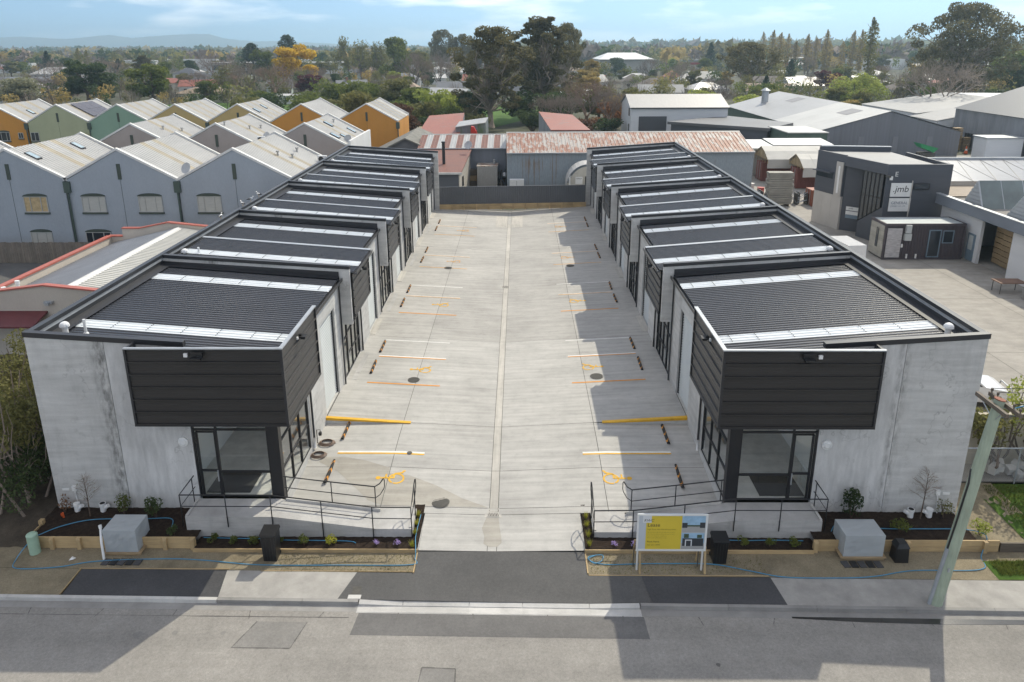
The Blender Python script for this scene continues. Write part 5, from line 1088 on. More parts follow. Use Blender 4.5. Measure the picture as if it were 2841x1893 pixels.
def townhouse(x, y0, y1, wm, label, group, windows=(), roofwin=(), vents=(), stains=2, door=False, right_drain=True, extra=None, pk=9.3, vl=6.6, hw=5.1):
    t = thing('townhouse', label, 'townhouse', (x, y0, -.05), group)
    p = MB(); p.prism([(x-hw, -.1), (x+hw, -.1), (x+hw, vl), (x, pk), (x-hw, vl)], y0+.06, y0+.30); recalc(p.build('gable_wall', wm, t))
    p = MB(); p.box(x-hw, x-hw+.2, y0+.31, y1, -.1, vl); p.box(x+hw-.2, x+hw, y0+.31, y1, -.1, vl); p.prism([(x-hw, -.1), (x+hw, -.1), (x+hw, vl), (x, pk), (x-hw, vl)], y1, y1+.2); recalc(p.build('rear_walls', wm, t))
    for sgn in (-1, 1):
        edges = [y0+.25]
        w_ = (y1-y0)
        st = [y0+w_*f for f in ((.36, .56) if stains == 2 else (.22, .46, .70) if stains == 3 else ())]
        segs = []; c = y0+.32
        for s_ in st: segs += [(c, s_, 0), (s_, s_+.85, 1)]; c = s_+.85
        segs.append((c, y1+.1, 0))
        for a, b, kd in segs:
            p = MB(); ribs(p, x, pk+.10, x+sgn*(hw+.02), vl+.10, a, b); o = p.build('roof_sheet', M_zinc2 if kd else M_zinc, t)
        p = MB(); p.hexa([(x, y0+.0, pk+.02), (x+sgn*(hw+.05), y0+.0, vl+.02), (x+sgn*(hw+.05), y0+.34, vl+.02), (x, y0+.34, pk+.02), (x, y0+.0, pk+.24), (x+sgn*(hw+.05), y0+.0, vl+.24), (x+sgn*(hw+.05), y0+.34, vl+.24), (x, y0+.34, pk+.24)]); recalc(p.build('barge_cap', M_barge, t))
        p = MB(); p.hexa([(x, y1+.1, pk-.1), (x+sgn*(hw+.05), y1+.1, vl-.1), (x+sgn*(hw+.05), y1+.34, vl-.1), (x, y1+.34, pk-.1), (x, y1+.1, pk+.34), (x+sgn*(hw+.05), y1+.1, vl+.34), (x+sgn*(hw+.05), y1+.34, vl+.34), (x, y1+.34, pk+.34)]); recalc(p.build('barge_cap', M_barge, t))
    p = MB(); p.box(x-.16, x+.16, y0+.0, y0+.07, vl+.14, vl+1.53); p.build('slot_vent', M_slot, t)
    p = MB(); p.box(x-.012, x+.012, y0+.045, y0+.07, -.1, vl+.12); p.build('control_joint', M_slot, t)
    if right_drain:
        p = MB(); p.box(x+hw-.28, x+hw+.28, y0-.16, y0+.06, vl-1.02, vl-.02); p.build('rain_head', M_dkgreen, t)
        p = MB(); p.cyl((x+hw, y0-.08, vl-1.02), (x+hw, y0-.08, -.1), .09, n=8); p.build('downpipe', M_dkgreen, t)
    for (wx, wz, ww, wh, arch, infill) in windows:
        f = MB()
        f.box(wx-ww/2, wx+ww/2, y0-.02, y0+.05, wz, wz+.08); f.box(wx-ww/2, wx-ww/2+.07, y0-.02, y0+.05, wz+.08, wz+wh); f.box(wx+ww/2-.07, wx+ww/2, y0-.02, y0+.05, wz+.08, wz+wh); f.box(wx-ww/2+.07, wx+ww/2-.07, y0-.02, y0+.05, wz+wh-.07, wz+wh)
        for c in ((-.22, .22) if ww > 1.5 else (0,)): f.box(wx+ww*c-.03, wx+ww*c+.03, y0-.019, y0+.049, wz+.081, wz+wh-.071)
        o = f.build('window', plain('window_frame_grey', (.42, .42, .40), .5), t)
        q = MB(); q.quad((wx-ww/2+.06, y0+.03, wz+.06), (wx+ww/2-.06, y0+.03, wz+.06), (wx+ww/2-.06, y0+.03, wz+wh-.05), (wx-ww/2+.06, y0+.03, wz+wh-.05)); q.build('pane', infill, o)
        q = MB(); q.box(wx-ww/2-.06, wx+ww/2+.06, y0-.08, y0+.05, wz-.16, wz-.004); q.build('sill', M_slot, o)
        if arch:
            n = 10; pr = [(wx-ww/2-.03, wz+wh+.004)]+[(wx+(ww/2+.03)*math.cos(math.pi*(1-i/n)), wz+wh+.01+.26*math.sin(math.pi*i/n)) for i in range(n+1)]+[(wx+ww/2+.03, wz+wh+.004)]
            q = MB(); q.prism(pr, y0-.05, y0+.05); recalc(q.build('arch_head', M_slot, o))
    for (d, f, l) in roofwin:     # roof windows on the right slope: distance from ridge, place along the ridge
        xx = x+d; zz = pk+.10-(pk-vl)/hw*d; xx2 = x+d+1.1; zz2 = pk+.10-(pk-vl)/hw*(d+1.1); yy = y0+(y1-y0)*f
        p = MB(); p.hexa([(xx, yy, zz), (xx2, yy, zz2), (xx2, yy+.75, zz2), (xx, yy+.75, zz), (xx, yy, zz+.14), (xx2, yy, zz2+.14), (xx2, yy+.75, zz2+.14), (xx, yy+.75, zz+.14)]); o = recalc(p.build('roof_window', M_frame, t))
        p = MB(); e = .08; p.quad((xx+e, yy+e, zz+.15-(pk-vl)/hw*e), (xx2-e, yy+e, zz2+.15+(pk-vl)/hw*e), (xx2-e, yy+.75-e, zz2+.15+(pk-vl)/hw*e), (xx+e, yy+.75-e, zz+.15-(pk-vl)/hw*e)); p.build('pane', plain('skylight_pane', (.35, .45, .50), .12, 0, .1, 1), o)
    for (d, f) in vents:
        xx = x+d; zz = pk-(pk-vl)/hw*d; yy = y0+(y1-y0)*f; p = MB(); p.cyl((xx, yy, zz), (xx, yy, zz+.5), .09, n=8); p.cyl((xx, yy, zz+.45), (xx, yy, zz+.58), .17, n=8); p.build('roof_vent', M_zinc, t)
    return t
bw = lambda x, s, inf: (x+s*.0, 3.78, 2.15, 1.45, True, inf)
G_ = M_glassd
townhouse(-45.35, 64, 75.6, W_blue, 'leftmost slate blue gabled townhouse of the front row', 'slate blue townhouses', [(-43.36, 3.78, 2.15, 1.45, True, M_curt), (-43.4, .4, 1.95, 1.55, True, M_blind)], [(1.0, .10, 1), (1.0, .70, 1)])
townhouse(-35.45, 64, 75.6, W_blue, 'middle slate blue gabled townhouse of the front row', 'slate blue townhouses', [(-38.13, 3.78, 2.15, 1.45, True, M_blind), (-33.03, 3.78, 2.15, 1.45, True, M_blind), (-38.2, .4, 2.3, 1.55, True, G_)], hw=5.05)
townhouse(-25.2, 64, 75.6, W_blue, 'slate blue gabled townhouse nearest the warehouse roof', 'slate blue townhouses', [(-27.73, 3.78, 2.15, 1.45, True, M_blind)], (), [(2.4, .42), (3.3, .55), (2.9, .80)])
townhouse(-55.6, 64, 75.6, W_blue, 'slate blue gabled townhouse cut off by the left picture edge', 'slate blue townhouses', [])
townhouse(-45.5, 86, 97.2, W_taupe, 'leftmost taupe gabled townhouse of the second row', 'taupe townhouses', [], (), [(2.0, .35), (3.0, .6)])
townhouse(-35.5, 86, 97.2, W_taupe, 'middle taupe gabled townhouse of the second row', 'taupe townhouses', [], (), [(2.2, .45), (2.6, .7), (.6, .12)])
townhouse(-25.1, 86, 97.2, W_taupe, 'rightmost taupe gabled townhouse with roof windows in the second row', 'taupe townhouses', [], [(2.6, .12, 1), (3.3, .30, 1), (.8, .50, 1), (2.9, .78, 1)], [(1.4, .75)], right_drain=False)
for x, wm, nm, wn, rw_, stn in ((-82.6, W_orange, 'ochre yellow gabled townhouse at the far left of the third row', [(-81.6, 3.8, 1.9, 1.4, True, G_)], [(2.2, .4, 1)], 3), (-72.6, W_green, 'sage green gabled townhouse with solar panels in the third row', [(-78.85+2.2, 3.75, 1.3, 1.4, False, G_), (-78.9, 4.2, .8, .9, False, G_)], [], 3), (-63.0, W_teal, 'teal green gabled townhouse of the third row', [], [], 3), (-53.9, W_yel, 'mustard gabled townhouse left of the middle of the third row', [], [], 3), (-44.1, W_yel, 'mustard gabled townhouse with roof windows right of the middle of the third row', [], [(1.6, .2, 1), (1.2, .6, 1)], 3), (-34.1, W_orange, 'bright orange gabled townhouse of the third row', [], [], 0), (-23.9, W_orange, 'bright orange gabled townhouse standing apart beyond the shrubs', [], [], 3)):
    townhouse(x, 116, 127.5, wm, nm, 'coloured townhouses of the third row', wn, rw_, (), stn, hw=4.85)
sp = thing('solar_array', 'dark solar panel array on the sage green townhouse roof', 'solar panels', (-70.5, 121, 8.3))
for i in range(2):
    for j in range(3):
        f = lambda d: 9.3+.28-2.7/4.85*d
        a, b = .5+i*1.75, .5+(i+1)*1.75-.04; y0 = 119.2+j*2.1; p = MB(); p.hexa([(-72.6+a, y0, f(a)), (-72.6+b, y0, f(b)), (-72.6+b, y0+2.05, f(b)), (-72.6+a, y0+2.05, f(a)), (-72.6+a, y0, f(a)+.05), (-72.6+b, y0, f(b)+.05), (-72.6+b, y0+2.05, f(b)+.05), (-72.6+a, y0+2.05, f(a)+.05)]); p.build('solar_panel', plain('solar_cells', (.065, .055, .065), .25, 0, .1, 1), sp)
def dish(x, y, z, r, label, rz=0.6):
    t = thing('satellite_dish', label, 'satellite dish', (x, y, z)); p = MB(); n = 14
    c = Vector((x, y-.12, z+.75)); d = Vector((-.35, -.85, .42)).normalized(); a = d.orthogonal().normalized(); b = d.cross(a); vs = [c]
    for k in (.5, 1): vs += [c+d*(.18*r*k*k)+(a*math.cos(6.283*i/n)+b*math.sin(6.283*i/n))*r*k for i in range(n)]
    p.add(vs, [(0, 1+i, 1+(i+1) % n) for i in range(n)]+[(1+i, 1+n+i, 1+n+(i+1) % n, 1+(i+1) % n) for i in range(n)]); p.build('reflector', plain('dish_grey', (.40, .41, .42), .5), t, smooth=True)
    p = MB(); p.tube([(x, y, z), (x, y, z+.6), c], .035, 6); p.build('mast', M_galv, t)
dish(-29.6, 64.6, 6.9, .52, 'grey satellite dish in the valley between two slate blue gables'); dish(-30.2, 88, 7.0, .5, 'white satellite dish in the valley between two taupe gables'); dish(-20.6, 88.5, 6.6, .5, 'grey satellite dish at the eaves of the rightmost taupe townhouse')
p = MB(); p.box(-20.05, -19.8, 86.1, 98, 6.2, 7.4); p.box(-20.05, -19.8, 86.1, 98, -.1, 6.19); tag(p.build('parapet_wall', M_whitepaint), 'white parapet wall at the right end of the taupe townhouses', 'wall')
# heat pump units on the roofs
for x, y, z, lb in ((-19.9, 73.5, 6.7, 'white heat pump unit at the eaves of the blue townhouse nearest the warehouse'), (-30.5, 86.6, 7.1, 'white heat pump unit beside the satellite dish on the taupe roofs')):
    t = thing('heat_pump', lb, 'heat pump', (x, y, z)); p = MB(); p.box(x-.45, x+.45, y, y+.35, z+.1, z+.75); p.build('casing', M_white, t); p = MB(); p.cyl((x-.1, y-.012, z+.42), (x-.1, y, z+.42), .26, n=14); p.build('fan_grille', M_frame, t); p = MB(); p.box(x-.4, x+.4, y+.05, y+.3, z, z+.1); p.build('stand', M_galv, t)
# gulls along the parapet of the left row
def gull(x, y, z, rz, label):
    t = thing('gull', label, 'gull', (x, y, z), None, rz)
    p = MB(); pts = [(-.20, 0, .16), (-.10, 0, .17), (0, 0, .19), (.09, 0, .22), (.13, 0, .27), (.145, 0, .33), (.17, 0, .355), (.20, 0, .35), (.235, 0, .335)]; rr = [.012, .045, .075, .072, .05, .04, .044, .028, .006]; p.tube(pts, rr, 10); p.build('body', M_white, t, smooth=True, local=True)
    for s_ in (-1, 1):
        p = MB(); p.tube([(.07, s_*.055, .225), (-.05, s_*.068, .205), (-.17, s_*.045, .185), (-.28, s_*.02, .17)], [.02, .045, .035, .006], 8); p.build('wing', plain('gull_mantle', (.05, .05, .055), .7), t, smooth=True, local=True)
        p = MB(); p.cyl((0, s_*.03, .13), (.01, s_*.03, 0), .008, n=5); p.build('leg', M_yellow, t, local=True)
for x, y, rz, lb in ((-18.72, 48.4, 2.6, 'gull with dark wings left of the pair on the left row parapet'), (-18.72, 49.9, .4, 'gull preening in the middle of the left row parapet'), (-18.72, 51.6, 2.9, 'gull farthest from the street on the left row parapet'), (-18.72, 44.6, 1.5, 'lone gull facing away nearest the street on the left row parapet')): gull(x, y, 7.66, rz, lb)

# red-capped building left of the warehouses
NB = thing('neighbour_building', 'low cream building with red parapet capping left of the warehouses', 'building', (-28, 41, 0))
M_cream = wallc('cream_render', (.50, .45, .39)); M_redcap = plain('red_capping', (.40, .115, .085), .5, 0, .08, 1)
p = MB(); p.prism([(-38, -.1), (-22, -.1), (-22, 3.75), (-28.3, 4.42), (-38, 3.2)], 41.0, 41.25); recalc(p.build('front_wall', M_cream, NB))
p = MB(); p.prism([(-33.3, -.1), (-22, -.1), (-22, 3.75), (-28.3, 4.42), (-30.7, 3.95), (-32.1, 3.95), (-32.1, 3.3), (-33.3, 3.3)], 57.1, 57.35); recalc(p.build('rear_wall', M_cream, NB))
def cap(pts, y0, y1, parent, m=M_redcap, th=.09):
    for (a, za), (b, zb) in zip(pts[:-1], pts[1:]):
        q = MB(); q.hexa([(a, y0, za), (b, y0, zb), (b, y1, zb), (a, y1, za), (a, y0, za+th), (b, y0, zb+th), (b, y1, zb+th), (a, y1, za+th)]); recalc(q.build('parapet_cap', m, parent))
cap([(-38, 3.2), (-28.3, 4.42), (-22, 3.75)], 40.93, 41.32, NB); cap([(-33.3, 3.3), (-32.1, 3.3)], 57.03, 57.42, NB); cap([(-32.1, 3.95), (-30.7, 3.95), (-28.3, 4.42), (-22, 3.75)], 57.03, 57.42, NB)
p = MB(); p.box(-33.3, -33.05, 41.3, 57.1, -.1, 3.3); p.build('side_wall', M_cream, NB); p = MB(); p.box(-33.38, -32.97, 41.32, 57.03, 3.3, 3.42); p.build('parapet_cap', M_redcap, NB)
p = MB(); p.box(-22.2, -22, 41.3, 57.1, -.1, 3.7); p.build('side_wall', M_cream, NB)
M_grroof = plain('grey_corrugated', (.33, .34, .355), .5, .1, .08, .6); M_crroof = plain('cream_corrugated', (.60, .585, .53), .45, .1, .06, .6)
p = MB(); ribs(p, -27.4, 4.05, -33.0, 2.75, 41.3, 57.05, .32, .05); p.build('roof_sheet', M_grroof, NB); p = MB(); ribs(p, -27.4, 4.05, -22.2, 3.2, 41.3, 57.05, .32, .06); p.build('roof_sheet', M_crroof, NB)
p = MB(); p.prism([(-27.75, 4.03), (-27.4, 4.14), (-27.05, 4.03), (-27.4, 4.06)], 41.3, 57.0); recalc(p.build('ridge_cap', M_barge, NB))
for y in (42.6, 43.9):
    p = MB(); p.cyl((-31.9, y, 2.9), (-31.9, y, 3.75), .10, n=10); p.cyl((-31.9, y, 3.6), (-31.9, y, 3.82), .14, n=10); p.build('roof_vent', M_white, NB)
p = MB(); p.hexa([(-34, 39.4, 2.35), (-28.3, 39.4, 2.35), (-28.3, 41, 2.75), (-34, 41, 2.75), (-34, 39.4, 2.45), (-28.3, 39.4, 2.45), (-28.3, 41, 2.85), (-34, 41, 2.85)]); p.build('awning', plain('maroon_steel', (.12, .025, .03), .5), NB)
p = MB(); p.box(-28.35, -27.85, 40.8, 41.0, 3.35, 3.5); p.box(-28.2, -28.0, 40.65, 40.8, 3.3, 3.45); p.build('floodlight', M_galv, NB)
p = MB(); p.quad((-62, 42, .0), (-33.4, 42, .0), (-33.4, 60.7, .0), (-62, 60.7, .0)); struct(p, 'car_park', M_carpark)
# paling fence, every board a piece
PF = thing('paling_fence', 'weathered grey paling fence before the slate blue townhouses', 'fence', (-45, 60.9, 0)); x = -56; k = 0
bm_ = MB(); bm_.box(-.09, .09, -.012, .012, -.05, 1.82); proto = bm_.build('paling', M_paling, PF, local=True); proto.location = (x+45, 0, 0)
while x < -31.9:
    x += .2
    c = proto.copy(); col.objects.link(c); c.parent = PF; c.location = (x+45, rnd.uniform(-.012, .012), rnd.uniform(-.03, .03)); c.rotation_euler = (0, 0, rnd.uniform(-.04, .04))
for z in (.4, 1.4): p = MB(); p.box(-56, -31.9, 60.93, 60.99, z, z+.1); p.build('rail', M_paling, PF)

# ---------------------------------------------------------------- back of the yard
BF = thing('back_fence', 'dark grey corrugated steel fence across the back of the yard', 'fence', (-.7, 81, .5)); n = 8
def fy(x): return 80.4+(x+9.0)*.0727
M_fence = plain('grey_fence_steel', (.115, .121, .132), .45, 0, .1, .5)
for i in range(n):
    x0 = -8.9+16.4*i/n; x1 = -8.9+16.4*(i+1)/n; p = MB(); m_ = 10; pr = []
    for k in range(m_): t_ = (x1-x0)/m_; xx = x0+k*t_; pr += [(xx, 0), (xx+t_*.45, 0), (xx+t_*.55, -.08), (xx+t_*.9, -.08)]
    pr.append((x1, 0)); kk = len(pr); p.add([(xx, fy(xx)+o_+.1, z) for z in (.95, 2.9) for xx, o_ in pr], [(j, j+1, kk+j+1, kk+j) for j in range(kk-1)]); p.build('steel_panel', M_fence, BF)
p = MB(); p.hexa([(-8.95, fy(-8.95)+.03, 2.88), (7.5, fy(7.5)+.03, 2.88), (7.5, fy(7.5)+.14, 2.88), (-8.95, fy(-8.95)+.14, 2.88), (-8.95, fy(-8.95)+.03, 2.93), (7.5, fy(7.5)+.03, 2.93), (7.5, fy(7.5)+.14, 2.93), (-8.95, fy(-8.95)+.14, 2.93)]); p.build('top_rail', M_fence, BF)
RW = thing('retaining_wall', 'low pine retaining wall at the foot of the back fence', 'retaining wall', (-.7, 80.8, .4))
for i in range(12):
    x0 = -8.95+16.5*i/12; x1 = -8.95+16.5*(i+1)/12
    for z0 in (.35, .66):
        p = MB(); p.hexa([(x0+.01, fy(x0)-.04, z0), (x1-.01, fy(x1)-.04, z0), (x1-.01, fy(x1)+.02, z0), (x0+.01, fy(x0)+.02, z0), (x0+.01, fy(x0)-.04, z0+.3), (x1-.01, fy(x1)-.04, z0+.3), (x1-.01, fy(x1)+.02, z0+.3), (x0+.01, fy(x0)+.02, z0+.3)]); p.build('plank', M_pine, RW)
    p = MB(); p.box(x0-.08, x0+.08, fy(x0)-.16, fy(x0)-.045, .3, .98); p.build('post', M_pinev, RW)
M_rustroof_ = None
def rusty(name, base, rust, thr, stretch, sc_=1.0, rough=.6, band=0.0):
    m, t, b = newmat(name); b.inputs['Roughness'].default_value = rough
    n1 = noise(t, mapping(t, stretch), 1.1*sc_, 8, .72); n2 = noise(t, mapping(t, (1, 1, 1)), .35*sc_, 3, .5); n3 = noise(t, mapping(t, (6, 1, 1)), 2.5*sc_, 4)
    f = mnode(t, 'ADD', mnode(t, 'MULTIPLY', n1, .7), mnode(t, 'MULTIPLY', n2, .3))
    c = mixc(t, ramp(t, f, [(thr, (0, 0, 0)), (thr+.07, (1, 1, 1))]), base, rust); c = mixc(t, 1, c, ramp(t, n3, [(.3, (.85,)*3), (.7, (1.12,)*3)]), 'MULTIPLY')
    t.links.new(c, b.inputs['Base Color']); MATS[name] = m; return m
M_rustroof = rusty('rusting_roof', (.38, .355, .33), (.27, .115, .07), .455, (2.4, .5, 1), 1.1)
M_rustwall = rusty('rust_streaked_galvanised', (.27, .31, .34), (.22, .17, .135), .55, (3.0, 1, .05), .9)
M_redroof = rusty('faded_red_roof', (.30, .105, .075), (.24, .13, .105), .52, (.5, .5, .5), .6)
M_brownroof = rusty('red_brown_roof', (.20, .082, .058), (.16, .075, .06), .5, (.3, 2, 1), .8)
def shed(name, label, x0, x1, y0, y1, ze, zr, ridge_f, wm, rm, wall_n=0, rz=0, rib=.5, cat='shed', panels=0):
    """gabled shed with ridge along X; roof in separate sheets so each run can be told apart"""
    t = thing(name, label, cat, ((x0+x1)/2, (y0+y1)/2, 0), None, rz); cx, cy = (x0+x1)/2, (y0+y1)/2
    yr = y0+(y1-y0)*ridge_f
    def L_(p): return [(a-cx, b-cy, c) for a, b, c in p]
    k = max(1, panels)
    for i in range(k):
        a = x0+(x1-x0)*i/k; b = x0+(x1-x0)*(i+1)/k
        p = MB(); n = max(2, round((b-a)/rib)); pr = []
        for j in range(n): tt = (b-a)/n; xx = a+j*tt; pr += [(xx, 0), (xx+tt*.6, 0), (xx+tt*.72, .05), (xx+tt*.9, .05)]
        pr.append((b, 0)); q_ = len(pr)
        p.add(L_([(xx, y, z+e) for y, z in ((y0-.25, ze), (yr, zr)) for xx, e in pr]), [(j, j+1, q_+j+1, q_+j) for j in range(q_-1)]); p.build('roof_sheet', rm[i % len(rm)] if isinstance(rm, list) else rm, t, local=True)
    p = MB(); p.add(L_([(x0, yr, zr), (x1, yr, zr), (x1, y1+.2, ze), (x0, y1+.2, ze)]), [(0, 1, 2, 3)]); p.build('rear_roof', rm[0] if isinstance(rm, list) else rm, t, local=True)
    p = MB(); p.add(L_([(x0+.05, y0, -.1), (x1-.05, y0, -.1), (x1-.05, y0, ze), (x0+.05, y0, ze)]), [(0, 1, 2, 3)]); p.build('front_wall', wm, t, local=True)
    for xx in (x0+.05, x1-.05):
        p = MB(); p.add(L_([(xx, y0, -.1), (xx, y1, -.1), (xx, y1, ze-.05), (xx, yr, zr-.06), (xx, y0, ze-.05)]), [(0, 1, 2, 3, 4)]); p.build('end_wall', wm, t, local=True)
    p = MB(); p.prism([(y0-.38-cy, ze-.06), (y0-.25-cy, ze-.06), (y0-.25-cy, ze+.05), (y0-.38-cy, ze+.05)], x0-cx, x1-cx, 'x'); recalc(p.build('gutter', M_galv, t, local=True))
    p = MB(); p.prism([(yr-.2-cy, zr-.03), (yr-cy, zr+.10), (yr+.2-cy, zr-.03)], x0-cx, x1-cx, 'x'); recalc(p.build('ridge_cap', M_zinc, t, local=True))
    return t
rsh = shed('iron_shed', 'long galvanised shed with rust patched roof behind the back fence', -1.7, 28.9, 90.4, 103, 5.35, 7.1, .52, M_rustwall, M_rustroof, rz=.02, rib=.45, panels=16)
shed('iron_shed', 'lower shed with red and pale striped roof behind the back fence', -13.5, -1.75, 97.2, 106, 5.0, 6.2, .6, plain('blue_grey_iron', (.17, .185, .215), .6, 0, .12, .6, (3, 1, .2)), [M_brownroof, M_zinc], rib=.4, panels=14)
t = thing('lean_to_house', 'small house with red brown lean-to roof and black flue behind the fence', 'house', (-10.5, 90, 0))
p = MB(); p.hexa([(-14.2, 86.6, 3.35), (-6.95, 86.6, 3.35), (-6.3, 97, 4.75), (-14.2, 97, 4.75), (-14.2, 86.6, 3.5), (-6.95, 86.6, 3.5), (-6.3, 97, 4.9), (-14.2, 97, 4.9)]); p.build('roof', M_brownroof, t)
p = MB(); p.box(-14, -7.3, 87, 96.9, -.1, 3.34); p.build('walls', plain('slate_weatherboard', (.12, .13, .15), .7, 0, .1, 1, (.3, .3, 8)), t)
p = MB(); p.hexa([(-7.28, 87, -.1), (-7.2, 87, -.1), (-6.5, 96.8, -.1), (-6.6, 96.8, -.1), (-7.28, 87, 3.33), (-7.2, 87, 3.33), (-6.5, 96.8, 4.6), (-6.6, 96.8, 4.6)]); p.build('side_wall', plain('cream_boards', (.50, .47, .42), .7, 0, .1, 1, (1, .3, 8)), t)
for y in (89.2, 91.6): p = MB(); p.box(-7.2, -6.9, y, y+.9, 1.4, 2.6); p.build('window', M_glassd, t)
p = MB(); p.cyl((-9.35, 90.3, 3.9), (-9.35, 90.3, 6.6), .19, n=10); p.cyl((-9.35, 90.3, 6.6), (-9.35, 90.3, 6.75), .26, n=10); p.build('flue', M_frame, t)
p = MB(); p.hexa([(-14.25, 86.5, 3.3), (-6.85, 86.5, 3.3), (-6.85, 86.58, 3.3), (-14.25, 86.58, 3.3), (-14.25, 86.5, 3.55), (-6.85, 86.5, 3.55), (-6.85, 86.58, 3.55), (-14.25, 86.58, 3.55)]); p.build('fascia', M_barge, t)
dish(-6.6, 95.4, 4.9, .55, 'grey satellite dish at the edge of the red brown lean-to roof')
t = thing('tiled_house', 'house with mossy grey gabled tile roof behind the left row', 'house', (-15, 103, 0)); M_tile = plain('mossy_grey_tile', (.17, .165, .145), .85, 0, .3, 1.2, (1, 1, 1), .12)
p = MB(); p.prism([(-21.5, 3.2), (-15.3, 6.25), (-8.8, 3.35), (-8.8, 3.2), (-15.3, 6.05), (-21.5, 3.05)], 98.2, 112); recalc(p.build('roof', M_tile, t)); p = MB(); p.prism([(-21, -.1), (-9.3, -.1), (-9.3, 3.3), (-15.3, 6.0), (-21, 3.3)], 98.8, 111.6); recalc(p.build('walls', plain('dark_grey_boards', (.14, .14, .15), .8), t))  # walls in one even dark grey
SC = thing('steel_tank_shed', 'rusty pale steel container box with flue behind the back fence', 'container', (-4.2, 95, 0)); M_tank = rusty('stained_white_steel', (.40, .39, .37), (.22, .15, .10), .60, (1, 1, .25), 1.2)
p = MB(); p.box(-5.5, -2.85, 94.5, 100.5, -.1, 2.95); p.build('body', M_tank, SC); p = MB(); p.box(-5.55, -2.8, 94.45, 100.55, 2.96, 3.06); p.build('lid', rusty('rusty_lid', (.46, .42, .37), (.25, .13, .08), .5, (1, 1, 1), 1.1), SC)
for x in [-5.3+.33*i for i in range(8)]: p = MB(); p.box(x, x+.08, 94.46, 94.5, .1, 2.8); p.build('corrugation', M_tank, SC)
p = MB(); p.cyl((-3.3, 96, 3.0), (-3.3, 96, 3.7), .16, n=10); p.build('flue', M_galv, SC)
t = thing('timber_crate', 'brown timber crate stack left of the rusty steel container', 'crate', (-6.2, 96.5, 0))
for k in range(3):
    p = MB(); p.box(-6.9, -5.65, 96, 97.6, .1+k*.75, .78+k*.75); p.build('crate_box', M_oldtim if k != 1 else M_ply, t)
t = thing('scrap_pile', 'jumble of scrap drums and pipes between container and iron shed', 'scrap', (-2.25, 95.5, 0)); q = random.Random(5)
for i in range(12):
    a = Vector((q.uniform(-2.7, -1.9), q.uniform(94, 97.5), q.uniform(0, 1.6))); b = a+Vector((q.uniform(-.4, .4), q.uniform(-.3, .6), q.uniform(.3, 1.0))); p = MB(); p.cyl(a, b, q.uniform(.08, .28), n=9); p.build('drum', q.choice([M_iron, M_galv, M_oldtim, M_blackpl]), t)
t = thing('utility_cabinet', 'white utility cabinet just behind the back fence', 'cabinet', (0, 88.5, 0)); p = MB(); p.box(-1.2, .55, 88.2, 89, -.1, 2.35); p.build('body', M_white, t); p = MB(); p.box(-.34, -.31, 88.18, 88.2, .1, 2.2); p.build('door_gap', M_frame, t)
# arched nissen hut
t = thing('nissen_hut', 'small curved corrugated steel hut behind the right end of the fence', 'hut', (8.2, 86.5, 0)); M_arch = rusty('old_galvanised_arch', (.46, .45, .43), (.24, .16, .11), .60, (1, .3, 1), 1)
rc = 2.55; zc_ = 2.1; p = MB(); vs = []; n = 16; ny = 22
for j in range(ny+1):
    for i in range(n+1):
        a = math.pi*i/n; rr = rc+.025*(j % 2); vs.append((8.15-rr*math.cos(a), 85.6+3.2*j/ny, zc_+rr*math.sin(a)))
p.add(vs, [(j*(n+1)+i, (j+1)*(n+1)+i, (j+1)*(n+1)+i+1, j*(n+1)+i+1) for j in range(ny) for i in range(n)]); p.build('arched_roof', M_arch, t, smooth=False)
p = MB(); p.box(8.15-rc, 8.15+rc, 85.62, 88.8, -.1, zc_); p.build('base', M_arch, t); p = MB(); p.poly([(8.15+(rc-.25)*math.cos(math.pi*i/n), 85.58, zc_+(rc-.25)*math.sin(math.pi*i/n)) for i in range(n+1)]); p.build('end_panel', plain('cream_steel', (.50, .48, .43), .6, 0, .08, .7, (6, 1, 1)), t)
p = MB(); p.box(6.6, 7.45, 85.5, 85.55, 2.3, 3.15); p.build('warning_sign', M_white, t); text('DANGER', .16, (6.7, 85.49, 2.9), M_ink, t); p = MB(); p.box(7.75, 8.6, 85.48, 85.57, 2.1, 3.2); p.build('door', M_frame, t)
p = MB(); p.tube([(5.9, 85.2, 1.5), (5.9, 85.2, 3.2), (6.1, 85.2, 3.35)], .09, 8); tag(p.build('vent_pipe', M_white), 'white gooseneck vent pipe left of the curved hut', 'pipe')
# red roofed sheds further back
def skillion(name, label, pts_low, pts_high, rm, wm, cat='shed'):
    (a, b), (c, d) = pts_low, pts_high     # near-left, near-right, far-left, far-right (x,y,z)
    t = thing(name, label, cat, ((a[0]+b[0])/2, a[1], 0)); p = MB(); V = [Vector(v) for v in (a, b, d, c)]
    p.hexa(V+[v+Vector((0, 0, .12)) for v in V]); recalc(p.build('roof', rm, t))
    p = MB()
    for u, v in ((a, b), (b, d), (d, c), (c, a)): p.quad((u[0], u[1]+.2, -.1), (v[0], v[1]+.2, -.1), (v[0], v[1]+.2, v[2]-.01), (u[0], u[1]+.2, u[2]-.01))
    p.build('walls', wm, t); return t
M_ironw = plain('weathered_iron_wall', (.21, .22, .235), .7, 0, .3, .6, (4, 1, .2))
skillion('red_roof_shed', 'faded red roofed shed left of the striped roof shed', ((-15.6, 113.2, 5.0), (-9.05, 111.5, 5.0)), ((-15.2, 125.5, 6.6), (-9.5, 128.5, 6.8)), M_redroof, M_ironw)
skillion('white_roof_shed', 'tall narrow shed with white sloping roof beside the red roofed shed', ((-9.8, 113.2, 6.0), (-5.2, 113.8, 6.6)), ((-9.6, 118.5, 6.3), (-5.0, 119.2, 6.9)), M_zinc, rusty('patched_iron', (.20, .21, .22), (.10, .15, .07), .5, (.6, 1, .1), .9))
